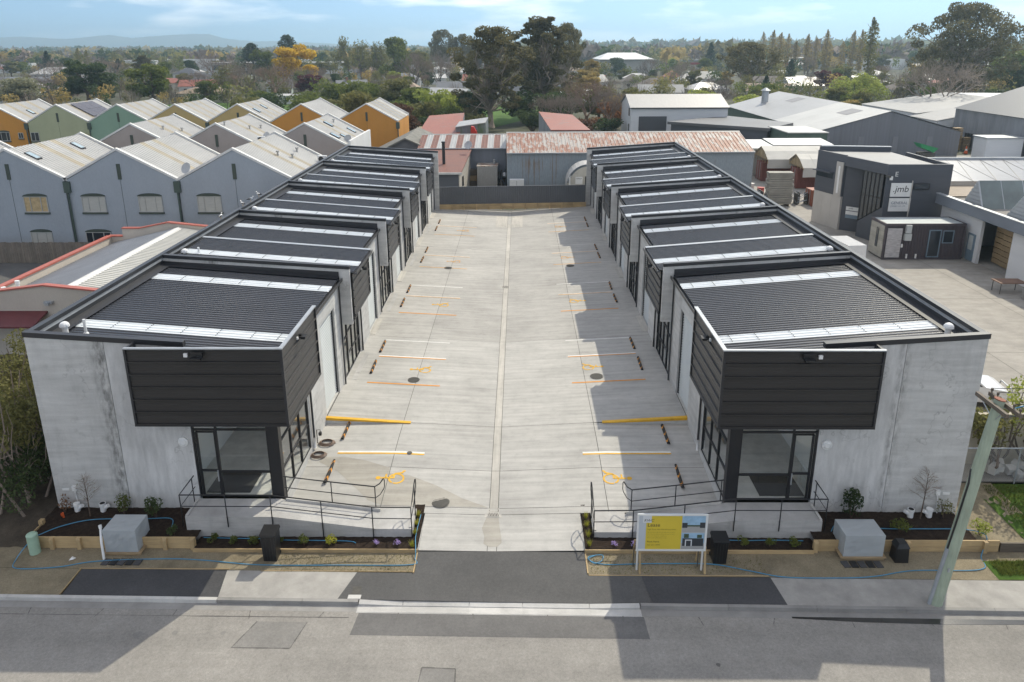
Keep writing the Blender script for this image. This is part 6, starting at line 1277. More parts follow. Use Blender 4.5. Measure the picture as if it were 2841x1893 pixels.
skillion('red_roof_shed', 'open sided shed with faded red roof behind the rusting shed', ((4.7, 110.5, 5.8), (10.6, 110.4, 5.8)), ((3.5, 134, 6.5), (9.2, 129.5, 6.35)), M_redroof, M_ironw)
t = thing('forklift', 'bright green machine cab behind the striped roof shed', 'vehicle', (-4.4, 108.5, 0)); MG = plain('lime_paint', (.22, .50, .03), .35)
p = MB(); p.hexa([(-5.6, 108, 4.6), (-3.3, 108, 4.6), (-3.3, 110, 4.6), (-5.6, 110, 4.6), (-5.3, 108.3, 5.15), (-3.6, 108.3, 5.15), (-3.6, 109.7, 5.15), (-5.3, 109.7, 5.15)]); p.build('cab_roof', MG, t); p = MB(); p.box(-5.5, -3.4, 108.1, 109.9, 2.0, 4.59); p.build('cab_glass', M_glassd, t); p = MB(); p.box(-5.8, -3.1, 107.8, 111.5, .7, 2.0); p.build('chassis', MG, t)
for x in (-5.7, -3.2):
    for y in (108.4, 110.9): p = MB(); p.cyl((x-.2, y, .65), (x+.2, y, .65), .65, n=14); p.build('wheel', M_rubber, t)
t = thing('skip_loader', 'red painted machine arm beside the green cab', 'vehicle', (-6.9, 113, 0)); MR = plain('red_paint', (.50, .03, .02), .4); p = MB(); p.box(-7.4, -6.5, 112, 113.2, -.1, 5.6); p.build('mast', MR, t); p = MB(); p.hexa([(-7.4, 111.9, 5.6), (-6.4, 111.9, 5.2), (-6.4, 113, 5.2), (-7.4, 113, 5.6), (-7.3, 111.9, 6.3), (-6.9, 111.9, 6.2), (-6.9, 113, 6.2), (-7.3, 113, 6.3)]); p.build('arm', MR, t)

bush('leafy_shrub', 'grey green shrub above the red capped parapet by the blue townhouses', -29.8, 61.9, 0, 2.2, 3.4, 'olive', 1100, .13, 501, lumps=16)
bush('leafy_shrub', 'small shrub at the right end of the red capped parapet', -23.9, 61.9, 0, 1.2, 2.2, 'rust', 500, .11, 502, lumps=9)
# ---------------------------------------------------------------- right hand neighbours
AP = MB()
xs_ = [17.5, 30, 45, 62]
AP.quad((17.5, 27.6, -.03), (90, 27.6, -.03), (90, 125, -.03), (17.5, 125, -.03)); AP = struct(AP, 'neighbour_yard', M_joint)
for i in range(4):
    for j in range(5):
        x0, y0 = 17.52+i*6.2+(0 if i < 2 else -1.4), 27.65+j*9.9+(3.9 if j else 0); y1 = 27.65+(j+1)*9.9+3.9; x1 = 17.52+(i+1)*6.2+(0 if i+1 < 2 else -1.4)
        p = MB(); p.quad((x0, y0, -.012), (x1-.03, y0, -.012), (x1-.03, y1-.03, -.012), (x0, y1-.03, -.012)); p.build('concrete_slab', M_apron, AP)
p = MB(); p.quad((17.52, 81, -.012), (48, 81, -.012), (48, 124, -.012), (17.52, 124, -.012)); p.build('concrete_slab', M_apron, AP)
p = MB(); p.quad((40.9, 27.65, -.012), (89, 27.65, -.012), (89, 66, -.012), (40.9, 66, -.012)); p.build('concrete_slab', M_apron, AP)
p = MB(); p.quad((48.1, 81, -.012), (89, 81, -.012), (89, 124, -.012), (48.1, 124, -.012)); p.build('concrete_slab', M_path, AP)
# office container
M_cont = rusty('dark_container', (.075, .062, .07), (.10, .085, .09), .58, (1, 1, .3), 1.2); M_controof = plain('pale_container_roof', (.46, .50, .50), .35, .1, .08, .6)
CO = thing('office_container', 'dark shipping container office with weatherboard end beside the black building', 'container', (35, 62.8, 0))
n = 22; pr = []; x0, x1 = 33.05, 38.35
for k in range(n): t_ = (x1-x0)/n; xx = x0+k*t_; pr += [(xx, 0), (xx+t_*.4, 0), (xx+t_*.5, .05), (xx+t_*.9, .05)]
pr.append((x1, 0)); p = MB(); kk = len(pr); p.add([(xx, 61.62+o_, z) for z in (.12, 3.0) for xx, o_ in pr], [(j, j+1, kk+j+1, kk+j) for j in range(kk-1)]); p.build('side_wall', M_cont, CO)
p = MB(); p.box(31.62, 38.4, 61.7, 64.2, .02, 2.98); p.build('body', M_cont, CO)
for (a, b, c, d, e, f) in ((31.55, 38.45, 61.55, 61.69, 2.98, 3.2), (31.55, 38.45, 64.15, 64.28, 2.98, 3.2), (31.55, 31.69, 61.7, 64.14, 2.98, 3.2), (38.31, 38.45, 61.7, 64.14, 2.98, 3.2), (31.55, 38.45, 61.55, 61.69, 0, .12)): p = MB(); p.box(a, b, c, d, e, f); p.build('frame_rail', M_cont, CO)
for x in (31.55, 38.31): p = MB(); p.box(x, x+.14, 61.55, 61.69, .121, 2.979); p.build('corner_post', M_cont, CO)
p = MB(); p.box(31.7, 38.3, 61.7, 64.14, 3.0, 3.17); p.build('roof', M_controof, CO)
M_weath = timber('silver_weatherboard', (.40, .38, .33), .15, 1); M_weath2 = plain('peeling_boards', (.44, .42, .42), .8, 0, .25, 2.5, (1, 1, 5))
for k in range(10): p = MB(); p.box(31.52, 31.6, 61.72, 64.12, .14+k*.284, .14+(k+1)*.284-.015); p.build('weatherboard', M_weath, CO)
p = MB(); p.box(31.47, 31.53, 62.6, 62.95, .9, 2.6); p.build('window', M_glassd, CO)
for k in range(9): p = MB(); p.box(31.75, 33.0, 61.5, 61.56, .2+k*.29, .2+(k+1)*.29-.008); p.build('weatherboard', M_weath2, CO)
def framed(x0, x1, z0, z1, y, mf, mg, name, parent, w_=.09):
    f = MB(); f.box(x0, x1, y-.06, y, z0, z0+w_); f.box(x0, x1, y-.06, y, z1-w_, z1); f.box(x0, x0+w_, y-.06, y, z0+w_, z1-w_); f.box(x1-w_, x1, y-.06, y, z0+w_, z1-w_); o = f.build(name, mf, parent)
    q = MB(); q.quad((x0+w_*.8, y-.03, z0+w_*.8), (x1-w_*.8, y-.03, z0+w_*.8), (x1-w_*.8, y-.03, z1-w_*.8), (x0+w_*.8, y-.03, z1-w_*.8)); q.build('pane', mg, o); return o
M_steelblue = plain('blue_grey_frame', (.16, .22, .27), .5); framed(35.35, 36.42, .2, 2.65, 61.6, M_steelblue, M_glassd, 'door', CO); framed(36.55, 37.5, 1.45, 2.6, 61.6, M_steelblue, M_glassd, 'window', CO)
p = MB(); p.box(33.2, 33.75, 61.3, 61.6, 1.75, 2.35); p.build('heat_pump', M_roller, CO); p = MB(); p.box(33.25, 33.7, 61.35, 61.6, 2.4, 3.1); p.build('duct', M_roller, CO); p = MB(); p.box(33.05, 33.2, 61.5, 61.6, 1.1, 1.4); p.build('switch_box', M_white, CO)
for x in (33.6, 34.4): p = MB(); p.box(x, x+.12, 61.5, 61.6, .12, .5); p.build('outlet', M_white, CO)
# black joinery office building: oblique facade, recessed glazed entry
M_blk = plain('charcoal_building', (.072, .078, .092), .55, 0, .10, .6, (.4, .4, 3), .05); M_pan = plain('pale_fibre_panel', (.46, .435, .40), .7, 0, .08, .6); M_rfgrey = plain('grey_roof_steel', (.23, .232, .235), .6, .0, .06, .6)
JB = thing('office_building', 'angular charcoal office building with white company signs', 'building', (34, 70, 0))
A0, A1, Bc = Vector((31.0, 76.3)), Vector((33.75, 66.9)), Vector((39.8, 67.2)); dA = (A1-A0).normalized(); nA = Vector((-dA.y, dA.x)); 
if nA.x > 0: nA = -nA     # outward, towards the yard
def PA(u, o, z): v = A0+dA*u-nA*o; return (v.x, v.y, z)     # o: depth behind facade
def fac(u0, u1, z0, z1, o0, o1, m, name, parent=JB, z0b=None):
    q = MB(); z0b = z0 if z0b is None else z0b
    q.hexa([PA(u0, o0, z0), PA(u1, o0, z0b), PA(u1, o1, z0b), PA(u0, o1, z0), PA(u0, o0, z1), PA(u1, o0, z1), PA(u1, o1, z1), PA(u0, o1, z1)]); return recalc(q.build(name, m, parent))
LA = (A1-A0).length
fac(0, 4.1, 3.4, 7.55, 0, .25, M_blk, 'facade'); fac(4.101, LA, 6.5, 7.48, 0, .25, M_blk, 'facade')
for k in range(3): fac(0.02+k*1.36, 0.02+(k+1)*1.36-.015, 0, 3.38, 0.02, .25, M_pan, 'facade_panel')
q = MB(); q.poly([PA(6.75, .02, 0), PA(LA, .02, 0), PA(LA, .02, 3.55), PA(6.75, .02, 1.5)]); q.build('facade', M_blk, JB)
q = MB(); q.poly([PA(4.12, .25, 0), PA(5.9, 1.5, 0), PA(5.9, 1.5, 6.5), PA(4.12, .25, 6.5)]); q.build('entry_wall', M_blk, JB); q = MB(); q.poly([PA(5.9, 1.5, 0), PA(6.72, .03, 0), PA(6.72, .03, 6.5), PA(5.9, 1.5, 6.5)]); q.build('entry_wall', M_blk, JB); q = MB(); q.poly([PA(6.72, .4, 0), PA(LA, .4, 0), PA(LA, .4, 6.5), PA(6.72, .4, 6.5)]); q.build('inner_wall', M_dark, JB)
q = MB(); q.poly([PA(4.1, 1.6, 6.49), PA(LA, 1.6, 6.49), PA(LA, .0, 6.49), PA(4.1, .0, 6.49)]); q.build('soffit', M_blk, JB)
# tall stair window, each light separate
gw = thing_ = None; fr = MB(); U = [6.75+.52*i for i in range(6)]
def wz(u): return 1.62+(u-6.75)/(LA-6.75)*2.05
fb = MB()
for u in U: fb.hexa([PA(u-.04, .0, wz(u)), PA(u+.04, .0, wz(u)), PA(u+.04, .1, wz(u)), PA(u-.04, .1, wz(u)), PA(u-.04, .0, 6.45), PA(u+.04, .0, 6.45), PA(u+.04, .1, 6.45), PA(u-.04, .1, 6.45)])
for zz in (4.2, 6.4): fb.hexa([PA(6.7, .01, zz), PA(9.4, .01, zz), PA(9.4, .09, zz), PA(6.7, .09, zz), PA(6.7, .01, zz+.08), PA(9.4, .01, zz+.08), PA(9.4, .09, zz+.08), PA(6.7, .09, zz+.08)])
win = recalc(fb.build('stair_window', M_frame, JB))
for i in range(5):
    for za, zb_ in ((None, 4.2), (4.28, 6.4)):
        q = MB(); a, b = U[i]+.04, U[i+1]-.04; q.poly([PA(a, .05, wz(a) if za is None else za), PA(b, .05, wz(b) if za is None else za), PA(b, .05, zb_), PA(a, .05, zb_)]); q.build('pane', M_glassd, win)
fac(.15, 2.6, 4.95, 5.5, -.03, .02, M_glassd, 'slit_window'); fac(.05, 2.75, 5.52, 5.62, -.5, .0, M_blk, 'sun_hood'); fac(3.1, 4.05, 3.42, 6.8, -.12, -.02, M_pan, 'vertical_sign'); fac(3.45, 3.7, 3.7, 6.4, -.14, -.125, M_whitepaint, 'sign_strip')
for k, (zz, m_) in enumerate(((2.3, M_whitepaint), (1.85, M_whitepaint), (1.5, M_steelblue))): q = MB(); a = .35+.0*k; q.poly([PA(4.5, .45, zz-.2), PA(5.6, 1.1, zz-.2), PA(5.6, 1.1, zz+.18), PA(4.5, .45, zz+.18)]); q.build('entry_sign', m_, JB)
q = MB(); q.hexa([(A1.x, A1.y, 0), (Bc.x, Bc.y, 0), (Bc.x, Bc.y+.25, 0), (A1.x, A1.y+.25, 0), (A1.x, A1.y, 7.48), (Bc.x, Bc.y, 7.42), (Bc.x, Bc.y+.25, 7.42), (A1.x, A1.y+.25, 7.48)]); q.build('end_wall', M_blk, JB)
q = MB(); q.box(Bc.x-.25, Bc.x, Bc.y+.26, 75.4, 0, 7.4); q.build('side_wall', M_blk, JB); q = MB(); q.hexa([(31.2, 76.3, 0), (38, 75.4, 0), (38, 75.65, 0), (31.2, 76.55, 0), (31.2, 76.3, 7.9), (38, 75.4, 7.9), (38, 75.65, 7.9), (31.2, 76.55, 7.9)]); q.build('rear_wall', M_blk, JB)
q = MB(); q.poly([(33.9, 67.2, 7.05), (39.5, 67.45, 7.05), (37.9, 75.3, 7.45), (31.35, 76.1, 7.45)]); q.build('roof', M_rfgrey, JB); q = MB(); q.hexa([(31.3, 76.25, 7.9), (38.05, 75.35, 7.9), (38.05, 75.7, 7.9), (31.3, 76.6, 7.9), (31.3, 76.25, 7.98), (38.05, 75.35, 7.98), (38.05, 75.7, 7.98), (31.3, 76.6, 7.98)]); q.build('parapet_cap', M_galv, JB)
ys = 66.88
def jbx(u): return 33.75+u
q = MB(); q.box(jbx(.44), jbx(2.35), ys-.08, ys, 4.5, 5.77); S1 = q.build('sign_panel', M_whitepaint, JB); q = MB(); q.box(jbx(.45), jbx(2.4), ys-.08, ys, 3.12, 4.36); S2_ = q.build('sign_panel', M_whitepaint, JB)
text('.jmb', .85, (jbx(.62), ys-.09, 4.95), M_ink, S1, shear=.12); text('GENERAL', .36, (jbx(.62), ys-.09, 3.80), plain('sign_slate', (.10, .13, .18), .6), S2_); text('JOINERY CO. LTD', .17, (jbx(.62), ys-.09, 3.56), plain('sign_slate', (.10, .13, .18)), S2_)
text('E', .62, (jbx(.65), ys-.03, 6.38), M_whitepaint, JB, ext=.02); text('.jmb', .26, PA(4.75, .52, 2.25), M_ink, JB, rot=(R(90), 0, R(-35)))
q = MB(); q.cyl((jbx(2.3), ys-.1, 2.5), (jbx(2.32), ys-.1, 6.0), .05, n=8); q.build('sign_post', M_pan, JB); framed(jbx(2.55), jbx(4.0), 5.15, 5.7, ys+.06, M_frame, M_glassd, 'window', JB, .05)
q = MB(); q.box(33.55, 33.85, ys-.5, ys-.05, 6.35, 6.5); q.build('floodlight', M_iron, JB); q = MB(); q.box(33.95, 34.2, ys-.15, ys, 6.05, 6.4); q.build('camera_box', M_white, JB)
# white joinery workshop with dark fascia
M_whitew = plain('white_block_wall', (.62, .625, .63), .8, 0, .06, .5, (.4, .4, 2)); JW = thing('joinery_workshop', 'white walled workshop with charcoal fascia and glazed roof ridges at the right edge', 'building', (45, 55, 0))
for (y0, y1, z0, z1, nm) in ((60.25, 66.4, 0, 4.0, 'wall'), (38, 56.25, 0, 4.0, 'wall')): q = MB(); q.box(38.9, 39.15, y0, y1, z0, z1); q.build(nm, M_whitew, JW)
q = MB(); q.box(39.16, 60, 66.1, 66.35, 0, 4.5); q.build('wall', M_whitew, JW); q = MB(); q.box(38.3, 38.6, 38, 66.6, 3.98, 4.85); q.build('fascia', plain('blue_grey_fascia', (.17, .19, .22), .5, 0, .08, .5), JW); q = MB(); q.box(38.25, 38.65, 38, 66.6, 4.86, 4.93); q.build('fascia_cap', M_galv, JW)
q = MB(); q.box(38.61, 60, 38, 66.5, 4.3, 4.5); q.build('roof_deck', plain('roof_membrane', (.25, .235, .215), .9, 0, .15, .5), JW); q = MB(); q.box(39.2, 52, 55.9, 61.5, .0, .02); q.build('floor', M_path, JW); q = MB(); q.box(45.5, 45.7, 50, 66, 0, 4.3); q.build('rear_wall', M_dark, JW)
q = MB(); q.box(38.82, 38.9, 60.75, 61.75, .05, 2.4); dd_ = q.build('door', M_steelblue, JW); q = MB(); q.box(38.8, 38.819, 60.95, 61.55, 1.0, 2.25); q.build('door_glass', plain('notice_sheet', (.45, .48, .48), .5), dd_)
M_prgl = plain('roof_glazing', (.13, .165, .165), .18, 0, .25, .5, spec=.7); M_louv = plain('louvre_boards', (.40, .42, .43), .5, .1, .05, 1, (1, 1, 1))
def prism_light(x0, x1, yb, yf, yr, zb, zt):
    q = MB(); q.poly([(x0, yf, zb), (x0, yr, zt), (x0, yb, zb)]); q.build('lantern_end', M_louv, JW)
    for k in range(7):
        f0, f1 = k/7, (k+1)/7-.03
        def at(f, y): return y+(yr-y)*f
        q = MB(); q.hexa([(x0-.05, at(f0, yf), zb+(zt-zb)*f0), (x0-.01, at(f0, yf), zb+(zt-zb)*f0), (x0-.01, at(f0, yb), zb+(zt-zb)*f0), (x0-.05, at(f0, yb), zb+(zt-zb)*f0), (x0-.05, at(f1, yf), zb+(zt-zb)*f1), (x0-.01, at(f1, yf), zb+(zt-zb)*f1), (x0-.01, at(f1, yb), zb+(zt-zb)*f1), (x0-.05, at(f1, yb), zb+(zt-zb)*f1)]); q.build('louvre', M_louv, JW)
    m = 10
    for k in range(m):
        a = x0+.1+(x1-x0-.1)*k/m; b = x0+.1+(x1-x0-.1)*(k+1)/m-.07
        q = MB(); q.quad((a, yf, zb), (b, yf, zb), (b, yr, zt), (a, yr, zt)); q.build('glazing', M_prgl, JW)
    q = MB(); q.quad((x0, yr, zt), (x1, yr, zt), (x1, yb, zb), (x0, yb, zb)); q.build('rear_slope', M_rfgrey, JW); q = MB(); q.quad((x0, yf-.01, zb-.02), (x1, yf-.01, zb-.02), (x1, yr, zt-.02), (x0, yr, zt-.02)); q.build('glazing_frame', M_galv, JW)
prism_light(39.4, 58, 64.2, 61.4, 62.6, 4.5, 6.75); prism_light(39.4, 58, 58.4, 55.4, 56.6, 4.5, 6.6)
# stacked sawn timber in the open bay
for i in range(3):
    t = thing('timber_stack', '%s wrapped stack of sawn timber in the open workshop bay' % ('near', 'middle', 'far')[i], 'timber', (41, 56.8+i*1.3, 0), 'timber stacks in the workshop bay')
    for k in range(7): p = MB(); p.box(40.2+(i*.1), 44.5, 57.2+i*1.15, 58.25+i*1.15, .12+k*.45, .12+(k+1)*.45-.05); p.build('board_bundle', M_ply, t)
# translucent gable roof behind
GR = thing('glazed_shed', 'long shed with translucent trussed roof behind the charcoal office', 'shed', (55, 75, 0)); M_trans = translucent('corrugated_plastic', (.44, .46, .50), .3, .35)
for k in range(14):
    a = 40.2+k*2.4; p = MB(); p.quad((a, 72.3, 4.95), (a+2.36, 72.3, 4.95), (a+2.36, 77.8, 6.3), (a, 77.8, 6.3)); p.build('roof_sheet', M_trans, GR); p = MB(); p.tube([(a, 72.3, 4.93), (a+1.2, 77.7, 6.27), (a+2.4, 72.3, 4.93)], .05, 5); p.build('truss_member', M_pan, GR)
p = MB(); p.box(40.2, 74, 77.7, 77.9, 6.28, 6.5); p.build('ridge_cap', M_galv, GR); p = MB(); p.box(40.2, 74, 72.4, 72.6, 0, 4.9); p.build('front_wall', M_pan, GR); p = MB(); p.quad((40.2, 77.8, 6.29), (74, 77.8, 6.29), (74, 84, 4.9), (40.2, 84, 4.9)); p.build('rear_roof', M_rfgrey, GR); p = MB(); p.quad((39.9, 68, 4.3), (74, 68, 4.3), (74, 72.4, 4.5), (39.9, 72.4, 4.5)); p.build('lower_roof', plain('timber_deck', (.34, .28, .22), .8, 0, .1, 1, (.3, 6, 1)), GR)
# big grey warehouse
BW = thing('big_warehouse', 'large grey warehouse with broad low pitched pale roof on the right', 'warehouse', (61.5, 150, 0)); M_bwr = plain('weathered_white_roof', (.34, .34, .34), .5, .1, .12, .12, (1, .3, 1), .03); M_bwr2 = plain('cream_white_roof', (.46, .455, .43), .5, 0, .08, .2); M_bww = plain('grey_iron_wall', (.155, .16, .178), .6, 0, .14, .5, (5, 5, .1))
p = MB(); p.prism([(49.6, -.1), (73.5, -.1), (73.5, 4.0), (61.5, 7.3), (49.6, 4.0)], 123.7, 123.9); recalc(p.build('gable_wall', M_bww, BW)); p = MB(); p.box(49.5, 49.7, 123.9, 178, -.1, 3.95); p.build('side_wall', plain('green_wall', (.07, .11, .085), .6), BW); p = MB(); p.box(73.3, 73.5, 123.9, 178, -.1, 3.95); p.build('side_wall', M_bww, BW)
for i in range(8):
    y0 = 123.5+i*6.85
    for sgn in (-1, 1):
        p = MB(); x1 = 49.2 if sgn < 0 else 73.9; p.quad((61.5, y0, 7.42), (61.5, y0+6.82, 7.42), (x1, y0+6.82, 4.06), (x1, y0, 4.06)); p.build('roof_sheet', M_bwr2 if i < 3 else M_bwr, BW)
for y0, x0 in ((130, 57), (158, 57.5)): p = MB(); f = lambda x: 7.45-(61.5-x)*.273; p.quad((x0, y0, f(x0)), (x0+2.8, y0, f(x0+2.8)), (x0+2.8, y0+4.5, f(x0+2.8)), (x0, y0+4.5, f(x0))); p.build('roof_light', M_rfgrey if False else plain('aged_roof_light', (.20, .20, .21), .6), BW)
p = MB(); p.cyl((55, 168, 5.4), (55, 168, 8.2), .75, n=12); p.cyl((55, 168, 8.2), (55, 168, 8.8), 1.1, .2, 12); p.build('roof_vent', M_galv, BW)
for i in range(12): x = 51+i*1.9; p = MB(); p.box(x, x+.9, 123.64, 123.7, .6+(i % 3)*.4, 3.2); p.build('wall_sheet', plain('patched_sheet', (.19, .195, .21), .6, 0, .1, 1, (4, 4, .1)), BW) if i % 3 == 0 else None
# white two-storey shed and dark flat roofs
WB = thing('white_shed', 'tall white shed with grey roof and dark roller door behind the rusting shed', 'shed', (31, 148, 0)); M_wsh = plain('white_cladding', (.60, .615, .63), .6, 0, .04, .5, (1, 1, 6))
p = MB(); p.box(21.8, 40.5, 145, 145.2, -.1, 6.4); p.build('front_wall', M_wsh, WB); p = MB(); p.prism([(145.2, -.1), (159, -.1), (159, 6.4), (152, 8.4), (145.2, 6.4)], 21.8, 22, 'x'); recalc(p.build('end_wall', M_wsh, WB)); p = MB(); p.quad((21.5, 144.7, 6.38), (40.8, 144.7, 6.38), (40.8, 152, 8.52), (21.5, 152, 8.52)); p.build('roof', plain('taupe_grey_roof', (.36, .345, .33), .5, 0, .05, .5, (6, 1, 1)), WB); p = MB(); p.quad((40.8, 159.5, 6.3), (21.5, 159.5, 6.3), (21.5, 152, 8.5), (40.8, 152, 8.5)); p.build('rear_roof', M_rfgrey, WB)
p = MB(); p.box(23.3, 28.7, 144.9, 145, -.1, 4.7); p.build('roller_door', plain('charcoal_door', (.07, .072, .08), .5, 0, .05, 1, (1, 1, 8)), WB); p = MB(); p.box(21.5, 40.8, 144.62, 144.72, 6.2, 6.4); p.build('gutter', M_frame, WB)
for z in (1.5, 4.6): p = MB(); p.box(21.72, 21.8, 147.2, 148.3, z, z+1.5); p.build('window', M_glassd, WB)
FR = thing('flat_roof_shop', 'low building with dark flat roof in front of the big warehouse', 'building', (38, 132, 0)); p = MB(); p.hexa([(27.5, 138, 3.9), (42.5, 126, 3.9), (49, 133, 4.1), (41, 147, 4.1), (27.5, 138, 4.4), (42.5, 126, 4.4), (49, 133, 4.6), (41, 147, 4.6)]); recalc(p.build('roof', plain('dark_long_run', (.10, .10, .105), .5, 0, .05, .3, (1, 5, 1)), FR)); p = MB(); p.hexa([(28.2, 138, -.1), (42.4, 126.6, -.1), (48.6, 133, -.1), (41, 146.4, -.1), (28.2, 138, 3.89), (42.4, 126.6, 3.89), (48.6, 133, 3.89), (41, 146.4, 3.89)]); recalc(p.build('walls', M_blk, FR))
GB = thing('green_shed', 'small dark green lean-to with pale roof against the big warehouse', 'shed', (46, 124, 0)); p = MB(); p.box(43, 49.3, 118.5, 128, -.1, 4.4); p.build('walls', plain('green_wall', (.07, .11, .085), .6), GB); p = MB(); p.box(42.9, 49.45, 118.3, 128.1, 4.41, 4.55); p.build('roof', M_bwr2, GB)
# tarpaulin shelters over containers
M_tarp = plain('cream_tarpaulin', (.48, .465, .43), .7, 0, .08, .6); M_tarpin = plain('stained_tarpaulin', (.40, .31, .19), .8, 0, .2, 1)
def shelter(label, x0, x1, y0, y1, ze, zp, curtain):
    t = thing('tarpaulin_shelter', label, 'shelter', ((x0+x1)/2, y0, 0)); ym = (y0+y1)/2; n = 5; q = random.Random(int(x0))
    for i in range(n):
        a = x0+(x1-x0)*i/n; b = x0+(x1-x0)*(i+1)/n
        p = MB(); s_ = q.uniform(-.06, .04); p.add([(a, y0, ze), (b, y0, ze), (b, y0+(ym-y0)*.5, (ze+zp)/2+.22+s_), (a, y0+(ym-y0)*.5, (ze+zp)/2+.22), (a, ym, zp), (b, ym, zp), (a, y1, ze), (b, y1, ze), (a, y0-.05, ze-1.2), (b, y0-.05, ze-1.2-s_)], [(0, 1, 2, 3), (3, 2, 5, 4), (4, 5, 7, 6), (8, 9, 1, 0)]); p.build('cover_bay', M_tarp, t)
    for k in range(7):
        f = k/6; y = y0+(y1-y0)*f; z = ze+(zp-ze)*(1-abs(2*f-1)); p = MB(); p.box(x0-.0, x0+.06, y-.04, y+.04, 2.6, z); p.build('end_frame', M_tarpin, t)
    p = MB(); p.poly([(x0+.25, y0, ze-.2), (x0+.25, ym, zp-.15), (x0+.25, y1, ze-.2)]); p.build('end_panel', M_tarpin, t)
    return t
def sea_can(label, x0, x1, y0, y1, m, z0=0, h=2.6, along='x'):
    t = thing('shipping_container', label, 'container', ((x0+x1)/2, (y0+y1)/2, z0)); p = MB(); p.box(x0+.06, x1-.06, y0+.06, y1-.06, z0+.02, z0+h-.04); p.build('body', m, t)
    n = int((x1-x0)/.32)
    for i in range(n): p = MB(); a = x0+.15+(x1-x0-.3)*i/n; p.box(a, a+.15, y0+.02, y0+.06, z0+.15, z0+h-.15); p.build('corrugation', m, t)
    for (a, b) in ((x0, y0), (x1-.12, y0), (x0, y1-.12), (x1-.12, y1-.12)): p = MB(); p.box(a, a+.12, b, b+.12, z0, z0+h); p.build('corner_post', m, t)
    p = MB(); p.box(x0+.12, x1-.12, y0, y0+.1, z0+h-.12, z0+h); p.build('top_rail', m, t); p = MB(); p.box(x0, x0+.06, y0+.12, y1-.12, z0+.05, z0+h-.05); p.build('end_doors', m, t)
    for f in (.3, .7): p = MB(); yy = y0+(y1-y0)*f; p.cyl((x0-.03, yy, z0+.1), (x0-.03, yy, z0+h-.1), .03, n=6); p.build('locking_bar', M_galv, t)
    return t
M_redc = rusty('red_brown_container', (.20, .065, .05), (.13, .06, .045), .58, (1, 1, .4), 1); M_redc2 = plain('bright_red_container', (.24, .045, .05), .5, 0, .1, 1)
sea_can('rust red container under the rear tarpaulin shelter', 33.2, 39.2, 100, 102.4, M_redc); sea_can('rust red container under the front tarpaulin shelter', 36, 42, 94.6, 97, M_redc); sea_can('orange brown low container beside the black building', 33.8, 38, 83.5, 85.6, plain('orange_brown_can', (.30, .10, .055), .6), 0, 1.9)
shelter('rear cream tarpaulin shelter among the yard containers', 33.4, 42.5, 98.6, 105, 3.2, 4.6, 1); shelter('front cream tarpaulin shelter among the yard containers', 36.2, 44, 93.2, 99.2, 2.9, 4.3, 1)
for lb, x0, x1, y0, y1, z in (('flat white canopy left of the tarpaulin shelters', 31.8, 36.5, 104.5, 111.5, 4.2), ('flat white canopy behind the tarpaulin shelters', 37.2, 46, 108, 113, 4.2)):
    t = thing('white_canopy', lb, 'canopy', ((x0+x1)/2, y0, 0)); p = MB(); p.hexa([(x0, y0, z-.35), (x1, y0, z-.35), (x1, y1, z), (x0, y1, z), (x0, y0, z-.25), (x1, y0, z-.25), (x1, y1, z+.1), (x0, y1, z+.1)]); p.build('roof', M_whitepaint, t); p = MB(); p.box(x0, x1, y0+.3, y0+.4, 0, z-.4); p.build('front_sheet', M_tarp, t)
    for xx in (x0+.1, x1-.1): p = MB(); p.cyl((xx, y0+.15, 0), (xx, y0+.15, z-.35), .06, n=6); p.build('post', M_galv, t)
# scaffold planks in a tall stack, frames and clutter
t = thing('plank_stack', 'tall stack of grey scaffold planks in the neighbouring yard', 'planks', (30.2, 84.2, 0)); M_gpl = timber('grey_planks', (.33, .31, .27), .2)
for k in range(14):
    for j in range(2): p = MB(); o_ = rnd.uniform(-.09, .09); p.box(28.75+o_, 31.55+o_, 83.6+j*.62, 84.2+j*.62, .25+k*.265, .25+(k+1)*.265-.045); p.build('plank_layer', M_gpl, t)
for x in (29.1, 31.1): p = MB(); p.box(x, x+.15, 83.5, 84.9, 0, .25); p.build('bearer', M_oldtim, t)
q = random.Random(9)
for i in range(9):
    x, y = q.choice([(q.uniform(26.5, 28.6), q.uniform(83, 88)), (q.uniform(31.8, 33.2), q.uniform(82.5, 86.5))]); t = thing('scaffold_rack', '%s grey rack of scaffold tubes beside the plank stack' % ordn[i], 'scaffold', (x, y, 0), 'scaffold racks in the neighbouring yard')
    for k in range(6): p = MB(); yy = y+k*.16; p.cyl((x-.7, yy, .2+k*.06), (x+.8, yy+q.uniform(-.1, .1), .35+q.uniform(0, 1.2)), .035, n=6); p.build('tube', M_galv, t)
    for dx in (-.6, .6): p = MB(); p.box(x+dx-.04, x+dx+.04, y-.1, y+1, 0, 1.3); p.build('rack_leg', M_iron, t)
for i, (x, y, c, h) in enumerate(((27.6, 92, (.05, .13, .32), 1.0), (28.6, 91.2, (.42, .05, .04), .9), (29.4, 92.2, (.62, .6, .56), 1.1), (27.2, 90.2, (.5, .48, .44), .8), (28.9, 89.4, (.10, .10, .10), .7), (30.3, 91, (.42, .05, .04), .8))):
    nm = ('blue', 'red', 'white', 'cream', 'black', 'dull red')[i]; t = thing('storage_drum', '%s drum among the clutter beside the rusting shed' % nm, 'drum', (x, y, 0)); p = MB(); p.cyl((x, y, 0), (x, y, h), .42, n=14); p.build('body', plain('drum_'+nm.replace(' ', '_'), c, .5), t); p = MB(); p.cyl((x, y, h), (x, y, h+.05), .45, n=14); p.build('lid', plain('drum_'+nm.replace(' ', '_'), c, .5), t)
